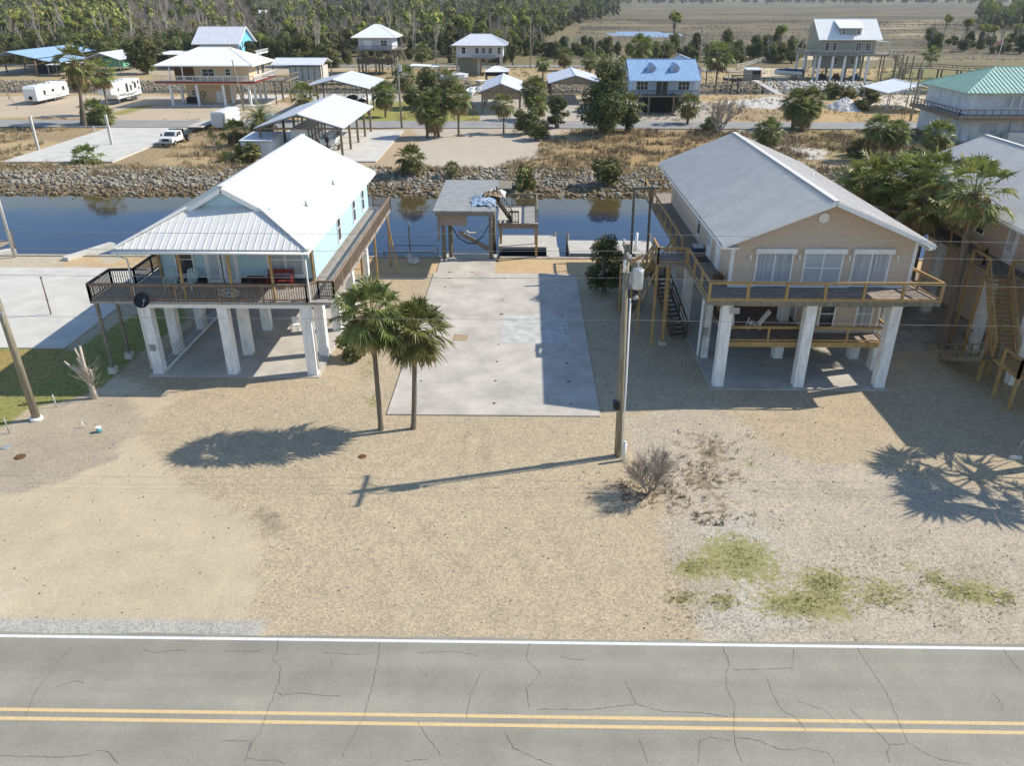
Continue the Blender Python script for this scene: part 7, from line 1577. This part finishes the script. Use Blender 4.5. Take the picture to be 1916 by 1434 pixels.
for x, y in cand:
    k = fkind(x, y, FR); s = FR.uniform(.8, 1.3)
    if len([1 for _ in ()]) == 0 and cnt[k] < 120 and sum(cnt.values()) < 420:
        lab, nm, cat, grp = LAB[k]; i = cnt[k]; cnt[k] += 1; z = gzz(x, y)
        t = thing(nm, lab, cat, (x, y, z), grp); rz = FR.uniform(0, 6.28)
        if k == 'bare':
            ks = FR.choice(['bare0', 'bare1', 'bare2', 'bare3']); hs = s*FR.uniform(1.0, 1.5); part_inst('branches', PM[ks], t, (0, 0, 0), (s, s, hs), rz)
        else:
            hs = s*(1.15 if k == 'oak' else 1.0); part_inst('crown', PM[f'{k}{i % 3}'], t, (0, 0, 0), (s, s, hs), rz); part_inst('trunk', PM[f'{k}t{i % 3}'], t, (0, 0, 0), (s, s, hs), rz)
    else: mass.append((x, y, k, s))
# the tree line before the marsh and thickets on the right, each a thing
def row(pts, kinds, lab, grp, smin=.6, smax=1.0):
    for i, (u, v) in enumerate(pts):
        k = kinds[i % len(kinds)]; p = G(u, v); s = FR.uniform(smin, smax); nm, cat = ('pine_tree', 'pine tree') if k == 'pine' else ('tree', 'tree')
        l = lab[k]; t = thing(nm, l, cat, (p.x, p.y, gzz(p.x, p.y)), grp+' '+{'oak': 'bushy', 'cedar': 'dark', 'bush': 'scrub', 'pine': 'pine', 'bare': 'bare'}[k]); rz = FR.uniform(0, 6.28)
        if k == 'bare': part_inst('branches', PM[f'bare{i % 3}'], t, (0, 0, 0), (s, s, s), rz)
        else:
            ss = s*2.2 if k == 'bush' else s
            sx, sz_ = ss*FR.uniform(.8, 1.35), ss*FR.uniform(.6, 1.1)
            part_inst('crown', PM[f'{k}{i % 3}'], t, (0, 0, 0), (sx, ss, sz_), rz); part_inst('trunk', PM[f'{k}t{i % 3}'], t, (0, 0, 0), (sx, ss, sz_), rz)
lm = {'oak': 'bushy green tree of the line at the marsh edge behind the gazebo', 'cedar': 'dark evergreen of the line at the marsh edge behind the gazebo', 'bare': 'leafless tree of the line at the marsh edge behind the gazebo', 'bush': 'olive scrub bush of the line at the marsh edge behind the gazebo', 'pine': 'pine of the line at the marsh edge behind the gazebo'}
pts_ = [(FR.uniform(945, 1200), FR.uniform(95, 110)) for _ in range(56)]; row(sorted(pts_), ['oak', 'bush', 'cedar', 'bare', 'oak', 'bush'], lm, 'marsh edge line', .7, 1.15)
lm = {k: v.replace('behind the gazebo', 'beyond the blue-roofed cottage') for k, v in lm.items()}
pts_ = [(FR.uniform(1200, 1500), FR.uniform(98, 118)) for _ in range(72)]; row(sorted(pts_), ['oak', 'oak', 'cedar', 'bush', 'bare', 'oak'], lm, 'marsh edge line beyond the cottage', .7, 1.25)
lm = {k: v.replace('beyond the blue-roofed cottage', 'beyond the boardwalk') for k, v in lm.items()}
pts_ = [(FR.uniform(1735, 1990), FR.uniform(76, 101)) for _ in range(84)]; row(sorted(pts_), ['oak', 'bush', 'cedar', 'bare', 'oak', 'bare', 'pine'], lm, 'marsh edge line beyond the boardwalk', .7, 1.3)
lm = {k: v.replace('at the marsh edge beyond the boardwalk', 'of scrub between the two hip-roofed cottages') for k, v in lm.items()}
pts_ = [(FR.uniform(640, 950), FR.uniform(100, 122)) for _ in range(46)]; row(sorted(pts_), ['bush', 'oak', 'bush', 'bare', 'bush'], {k: v.replace('of the line of scrub', 'in the scrub') for k, v in lm.items()}, 'scrub between the cottages', .45, .95)
pts_ = [(FR.uniform(260, 660), FR.uniform(116, 128)) for _ in range(16)]; row(sorted(pts_), ['oak', 'bush', 'cedar'], {'oak': 'bushy green tree at the foot of the wood by the sky-blue house', 'bush': 'olive scrub at the foot of the wood by the sky-blue house', 'cedar': 'dark evergreen at the foot of the wood by the sky-blue house'}, 'foot of the wood', .7, 1.2)
for i, (u, v, s, lab) in enumerate([(1258, 92, 1.15, 'lone flat-topped yellow-green pine standing before the marsh pond'), (960, 100, 1.1, 'yellow-topped pine by the tall thin pole'), (982, 95, 1.0, 'smaller yellow-topped pine behind the tall thin pole'), (1455, 112, .9, 'dead-topped thin pine by the split-rail fence')]):
    p = G(u, v); t = thing('pine_tree', lab, 'pine tree', (p.x, p.y, 0)); part_inst('crown', PM[f'pine{i % 3}'], t, (0, 0, 0), (s*1.2, s*1.2, s*1.2), i); part_inst('trunk', PM[f'pinet{i % 3}'], t, (0, 0, 0), (s*1.2, s*1.2, s*1.2), i)
tree_px('oak', 'bushy tree right beside the left deck of the stilt house with the shed dormer', 1480, 118, 1.25, 1.2, 1)
# bulk wood: light versions merged into one mass
def lite(seed, kind):
    R = random.Random(seed)
    if kind == 'bare':
        m = branches(seed, 10, 2, .34, .15, 1, (4, 6), .6, 3, .5, .45); return m.v, m.f
    if kind == 'pine': a, b = leafy(seed, 2.1, 2.1, 2.8, 8, 170, .85, 7.4, .5); b = MB().tube([(0, 0, 0), (0, 0, 9)], [.2, .08], 3, False)
    elif kind == 'cedar': a, b = leafy(seed, 1.8, 1.8, 7, 10, 190, .75, .2); b = MB()
    else: a, b = leafy(seed, 3.0, 3.0, 6.2, 10, 240, .85, .8); b = MB()
    o = len(a.v); return a.v+b.v, a.f+[tuple(i+o for i in f) for f in b.f]
for yy in list(np.arange(352, 520, 6.2))+list(np.arange(520, 900, 10))+list(np.arange(900, 1700, 19)):
    hw = yy*.70+12; st = 6.5 if yy < 520 else (10 if yy < 900 else 19)
    for xx in np.arange(-hw, 60 if yy < 700 else 160, st):
        x = xx+FR.uniform(-st, st)*.45; y = yy+FR.uniform(-st, st)*.45
        if in_wood(x, y): mass.append((x, y, fkind(x, y, FR), FR.uniform(.8, 1.3)*(1 if yy < 520 else 1.35 if yy < 900 else 2.0)))
far_right = []
for _ in range(420): y = FR.uniform(520, 900); u = FR.uniform(1700, 2000); far_right.append((u, y))
for u, y in far_right:
    x = (u-PCX)/FPX*y-.017*y
    if u > 1735+.12*(900-y)*.2: mass.append((x, y, FR.choice(['oak', 'pine', 'oak', 'cedar']), FR.uniform(1.0, 1.6)))
for _ in range(900): y = FR.uniform(1900, 2600); x = FR.uniform(-.1*y, .75*y); mass.append((x, y, FR.choice(['oak', 'pine']), FR.uniform(1.6, 2.8)))
protos = {k: [lite(400+j*7+i, k) for j in range(4)] for i, k in enumerate(('bare', 'pine', 'cedar', 'oak'))}
def merge(items, mt_name, key):
    VV = []; LV = []; LS = []; off = 0
    P_ = [(np.array([tuple(v) for v in v_]), f_) for v_, f_ in protos[key]]
    Pf = []
    for v_, f_ in P_: Pf.append((v_, np.concatenate([np.array(f) for f in f_]), np.array([len(f) for f in f_])))
    for n_, (x, y, k, s) in enumerate(items):
        v_, fl, fn = Pf[n_ % 4]; a = FR.uniform(0, 6.28); c, q = math.cos(a)*s, math.sin(a)*s
        w_ = np.stack([v_[:, 0]*c-v_[:, 1]*q+x, v_[:, 0]*q+v_[:, 1]*c+y, v_[:, 2]*s*(1.25 if key == 'bare' else 1.05)-.2], -1)
        VV.append(w_); LV.append(fl+off); LS.append(fn); off += len(v_)
    VV = np.concatenate(VV).astype(np.float32); LV = np.concatenate(LV).astype(np.int32); LS = np.concatenate(LS).astype(np.int32)
    me_ = bpy.data.meshes.new('woodland_'+key); me_.vertices.add(len(VV)); me_.vertices.foreach_set('co', VV.ravel()); me_.loops.add(len(LV)); me_.loops.foreach_set('vertex_index', LV)
    me_.polygons.add(len(LS)); me_.polygons.foreach_set('loop_start', np.concatenate([[0], np.cumsum(LS)[:-1]]).astype(np.int32)); me_.polygons.foreach_set('loop_total', LS); me_.materials.append(M[mt_name]); me_.update(calc_edges=True)
    return me_
wood = thing('woodland', 'distant mass of mixed woodland along the skyline', 'woodland', (0, 0, 0)); wood['kind'] = 'stuff'
del wood['category']
M['oak_far'] = mat('distant_leaf', (.19, .19, .075), .8, .4, .02, trans=.25); M['pine_far'] = mat('distant_pine', (.33, .34, .095), .8, .35, .02, trans=.1); M['cedar_far'] = mat('distant_dark_leaf', (.15, .155, .065), .8, .35, .02)
for key, mt_ in (('bare', 'bare'), ('pine', 'pine_far'), ('cedar', 'cedar_far'), ('oak', 'oak_far')):
    o = bpy.data.objects.new(f'{key}_tree_mass', merge([q for q in mass if q[2] == key], mt_, key)); COL.objects.link(o); o.parent = wood

# ------------------------------------------------------------------ loose stuff: riprap, tufts
def rock_mesh(spots, mt, name, label, seed=1):
    R = np.random.RandomState(seed); t = (1+5**.5)/2
    base = np.array([(-1, t, 0), (1, t, 0), (-1, -t, 0), (1, -t, 0), (0, -1, t), (0, 1, t), (0, -1, -t), (0, 1, -t), (t, 0, -1), (t, 0, 1), (-t, 0, -1), (-t, 0, 1)])/1.9
    F_ = np.array([(0, 11, 5), (0, 5, 1), (0, 1, 7), (0, 7, 10), (0, 10, 11), (1, 5, 9), (5, 11, 4), (11, 10, 2), (10, 7, 6), (7, 1, 8), (3, 9, 4), (3, 4, 2), (3, 2, 6), (3, 6, 8), (3, 8, 9), (4, 9, 5), (2, 4, 11), (6, 2, 10), (8, 6, 7), (9, 8, 1)])
    n = len(spots); S = np.array(spots); v = base[None]*(1+R.uniform(-.25, .25, (n, 12, 1)))*S[:, None, 3:4]*R.uniform(.6, 1.25, (n, 1, 3))
    a = R.uniform(0, 6.28, n); c, s = np.cos(a)[:, None], np.sin(a)[:, None]; v = np.stack([v[..., 0]*c-v[..., 1]*s, v[..., 0]*s+v[..., 1]*c, v[..., 2]*.8], -1)+S[:, None, :3]
    me_ = bpy.data.meshes.new(name); f = (F_[None]+np.arange(n)[:, None, None]*12).reshape(-1, 3)
    me_.vertices.add(n*12); me_.vertices.foreach_set('co', v.astype(np.float32).ravel()); me_.loops.add(f.size); me_.loops.foreach_set('vertex_index', f.astype(np.int32).ravel()); me_.polygons.add(len(f)); me_.polygons.foreach_set('loop_start', (np.arange(len(f))*3).astype(np.int32)); me_.polygons.foreach_set('loop_total', np.full(len(f), 3, np.int32)); me_.materials.append(M[mt]); me_.update(calc_edges=True)
    o = bpy.data.objects.new(name, me_); COL.objects.link(o); return tag(o, label, None, kind='stuff')
R_ = random.Random(3); pale = []; brown = []
xs = np.array([R_.uniform(-100, 90) for _ in range(24000)]); ys = np.array([R_.uniform(89.3, 102.0) for _ in range(24000)]); zs = gz(xs, ys)
for x, y, z in zip(xs, ys, zs):
    if z < -1.75: continue
    r = R_.uniform(.07, .2)+.22*R_.random()**4; 
    if z > .02 and R_.random() > .35: continue
    if z < -1.25 and R_.random() > .4: continue
    (brown if (z < -.75 and R_.random() < .85) or R_.random() < .12 else pale).append((x, y, z+r*.25, r))
rock_mesh(pale, 'rock_pale', 'riprap_rocks', 'pale limestone riprap along the far bank of the canal', 1); rock_mesh(brown, 'rock_brown', 'riprap_rocks', 'brown tide-stained riprap at the waterline of the far bank', 2)
sp = []; xs = np.array([R_.uniform(-150, 120) for _ in range(5200)]); ys = np.array([R_.uniform(202, 212) for _ in range(5200)]); zs = gz(xs, ys)
for x, y, z in zip(xs, ys, zs):
    if -1.7 < z < .4: sp.append((x, y, z+.1, R_.uniform(.2, .5) if 60 < x < 96 else R_.uniform(.15, .35)))
rock_mesh([q for q in sp if 60 < q[0] < 96], 'sand_white', 'riprap_rocks', 'white riprap below the stilt house with the shed dormer', 3); rock_mesh([q for q in sp if not 60 < q[0] < 96], 'rock_pale', 'riprap_rocks', 'riprap along the second canal', 4)
def tufts(spots, mt, name, label, seed=1, nb=7, spread=.5):
    R = np.random.RandomState(seed); S = np.array(spots); n = len(S); S = np.repeat(S, nb, 0); N = n*nb
    a = R.uniform(0, 6.28, N); h = S[:, 3]*R.uniform(.5, 1.15, N); w_ = h*.07+.012; ox = R.uniform(-1, 1, N)*S[:, 3]*.5; oy = R.uniform(-1, 1, N)*S[:, 3]*.5
    lx = np.cos(a)*h*spread; ly = np.sin(a)*h*spread; px, py = -np.sin(a)*w_, np.cos(a)*w_
    b = np.stack([S[:, 0]+ox, S[:, 1]+oy, S[:, 2]-.02], -1)
    v = np.stack([b+np.stack([px, py, 0*w_], -1), b-np.stack([px, py, 0*w_], -1), b+np.stack([lx, ly, h], -1)], 1).reshape(-1, 3); f = np.arange(N*3).reshape(-1, 3)
    me_ = bpy.data.meshes.new(name); me_.vertices.add(len(v)); me_.vertices.foreach_set('co', v.astype(np.float32).ravel()); me_.loops.add(f.size); me_.loops.foreach_set('vertex_index', f.astype(np.int32).ravel()); me_.polygons.add(N); me_.polygons.foreach_set('loop_start', (np.arange(N)*3).astype(np.int32)); me_.polygons.foreach_set('loop_total', np.full(N, 3, np.int32)); me_.materials.append(M[mt]); me_.update(calc_edges=True)
    o = bpy.data.objects.new(name, me_); COL.objects.link(o); return tag(o, label, None, kind='stuff')
def scatter(n, x0, x1, y0, y1, hmin, hmax, keep=None, thr=.5, sc=5, k=0):
    x = np.array([R_.uniform(x0, x1) for _ in range(n)]); y = np.array([R_.uniform(y0, y1) for _ in range(n)]); q = fbm(x, y, sc, k); z = gz(x, y); ok = (q > thr) & (z > -.35)
    if keep is not None: ok &= keep(x, y)
    return [(a, b, c, R_.uniform(hmin, hmax)) for a, b, c in zip(x[ok], y[ok], z[ok])]
def notin(polys): 
    PP = [W(p) for p in polys]
    def f(x, y):
        r = np.ones(x.shape, bool)
        for p in PP: r &= ~inpoly(x, y, p)
        return r & ~((y > 133.8) & (y < 143.2))
    return f
clear = notin([[(640, 300), (700, 232), (900, 232), (1010, 258), (1005, 290), (900, 316), (745, 316), (690, 325)], [(10, 306), (310, 306), (330, 235), (150, 235)], [(-900, 178), (520, 178), (480, 222), (-900, 222)], [(880, 178), (1180, 180), (1180, 226), (900, 228)], [(490, 180), (760, 180), (690, 300), (480, 300)]])
sp = scatter(16000, -100, 100, 100, 133.5, .25, .75, clear, .44, 5, 0)+scatter(7000, -100, 110, 143.5, 184, .2, .6, clear, .5, 6, 1)
tufts(sp, 'straw', 'dry_grass', 'tawny dry grass on the lots across the canal', 5, 8)
sp = scatter(5000, 10, 75, 100, 133, .3, .9, clear, .54, 4, 2)+scatter(1500, -12, 14, 101, 130, .3, .8, clear, .55, 3, 1)+scatter(2600, -60, 110, 203, 255, .3, .9, None, .5, 5, 1)
tufts(sp, 'weed', 'dead_weeds', 'brown dead weeds on the lots across the canal', 6, 8)
sp = []
for i in range(500):
    u = R_.gauss(1325, 45); v = R_.uniform(800, 985); p = G(u, v); 
    if fbm(np.array([p.x]), np.array([p.y]), 1.6, 2)[0] > .5: sp.append((p.x, p.y, 0, R_.uniform(.06, .2)))
for i in range(260): p = G(R_.uniform(1240, 1900), R_.uniform(840, 1200)); sp.append((p.x, p.y, 0, R_.uniform(.03, .1)))
for i in range(120): p = G(R_.gauss(1225, 45), R_.gauss(920, 18)); sp.append((p.x, p.y, 0, R_.uniform(.08, .25)))
tufts(sp, 'weed', 'dead_weeds', 'small dead weeds among the stones right of the bare shrub', 7, 7, .9)
sp = []
for u, v, rx, ry, n in [(1380, 1045, 60, 40, 400), (1300, 1060, 40, 18, 160), (1275, 1120, 35, 14, 120), (1545, 1090, 40, 25, 220), (1500, 1130, 80, 25, 260), (1650, 1120, 60, 30, 160), (1750, 1085, 30, 18, 110), (1800, 1110, 40, 20, 150), (1880, 1120, 35, 18, 110), (1350, 1125, 35, 20, 120), (690, 690, 20, 35, 60), (700, 750, 16, 14, 70)]:
    for i in range(n): p = G(R_.gauss(u, rx*.5), R_.gauss(v, ry*.5)); sp.append((p.x, p.y, 0, R_.uniform(.03, .09)))
tufts(sp, 'turf', 'grass', 'green grass patches on the stony right lot', 8, 6, .9)
sp = []
Lw = W([(-300, 760), (0, 655), (140, 655), (250, 592), (330, 562), (345, 598), (240, 678), (160, 738), (60, 760), (0, 796), (-300, 850)])
for i in range(9000):
    x = R_.uniform(-42, -22); y = R_.uniform(33, 55)
    if inpoly(np.array([x]), np.array([y]), Lw)[0]: sp.append((x, y, gzz(x, y), R_.uniform(.04, .09)))
tufts(sp, 'turf', 'grass', 'mown lawn left of the aqua house', 9, 7, .7)

sp = [(R_.uniform(-40, 30), R_.uniform(20.6, 40), 0, R_.uniform(.015, .05)) for _ in range(1300)]
sp = [(x, y, gzz(x, y)+.005, h) for x, y, z, h in sp if not (-7.4 < x < 4.2 and y > 36)]
rock_mesh(sp[:1050], 'rock_pale', 'loose_stones', 'pale loose stones over the gravel yards', 11); rock_mesh(sp[1050:], 'weed', 'leaf_litter', 'dark bits of leaf litter over the gravel yards', 12)
x = np.array([R_.uniform(10, 420) for _ in range(26000)]); y = np.array([R_.uniform(285, 760) for _ in range(26000)]); q = fbm(x, y*2.5, 40, 2); ok = (q > .5) & (x < y*.68) & (x > 12+(y-285)*.08) & (((x-67)/27)**2+((y-489)/42)**2 > 1)
tufts([(a, b, -.1, R_.uniform(.5, 1.3)) for a, b in zip(x[ok], y[ok])], 'weed', 'marsh_grass', 'brown rush clumps across the marsh', 13, 5)
sp = scatter(5200, -100, 60, 97.5, 102.5, .2, .7, None, .5, 4, 3); tufts(sp, 'straw', 'dry_grass', 'dry grass creeping over the riprap crest', 14, 7)

sp = []
for i in range(5200):
    u, v = R_.uniform(1240, 1960), R_.uniform(985, 1185); p = G(u, v); q = float(fbm(np.array([p.x]), np.array([p.y]), 2.6, 2)[0]); w_ = math.exp(-((v-1095)/70)**2)
    if q+.16*w_ > .62: sp.append((p.x, p.y, 0, R_.uniform(.025, .07)))
tufts(sp, 'turf', 'grass', 'thin yellow-green grass wash over the stony right lot', 15, 5, 1.0)
# ------------------------------------------------------------------ air: an even pale haze round camera and scene
hm = bpy.data.materials.new('haze'); hm.use_nodes = True; n = hm.node_tree.nodes; l = hm.node_tree.links
n.remove(n['Principled BSDF']); pv = n.new('ShaderNodeVolumePrincipled'); pv.inputs['Density'].default_value = .00010; pv.inputs['Color'].default_value = (.86, .92, 1, 1); pv.inputs['Anisotropy'].default_value = .2
l.new(pv.outputs[0], n['Material Output'].inputs['Volume'])
o = make(MB().box(-3900, -70, -5, 3900, 6100, 32), 'haze', hm); o['kind'] = 'stuff'
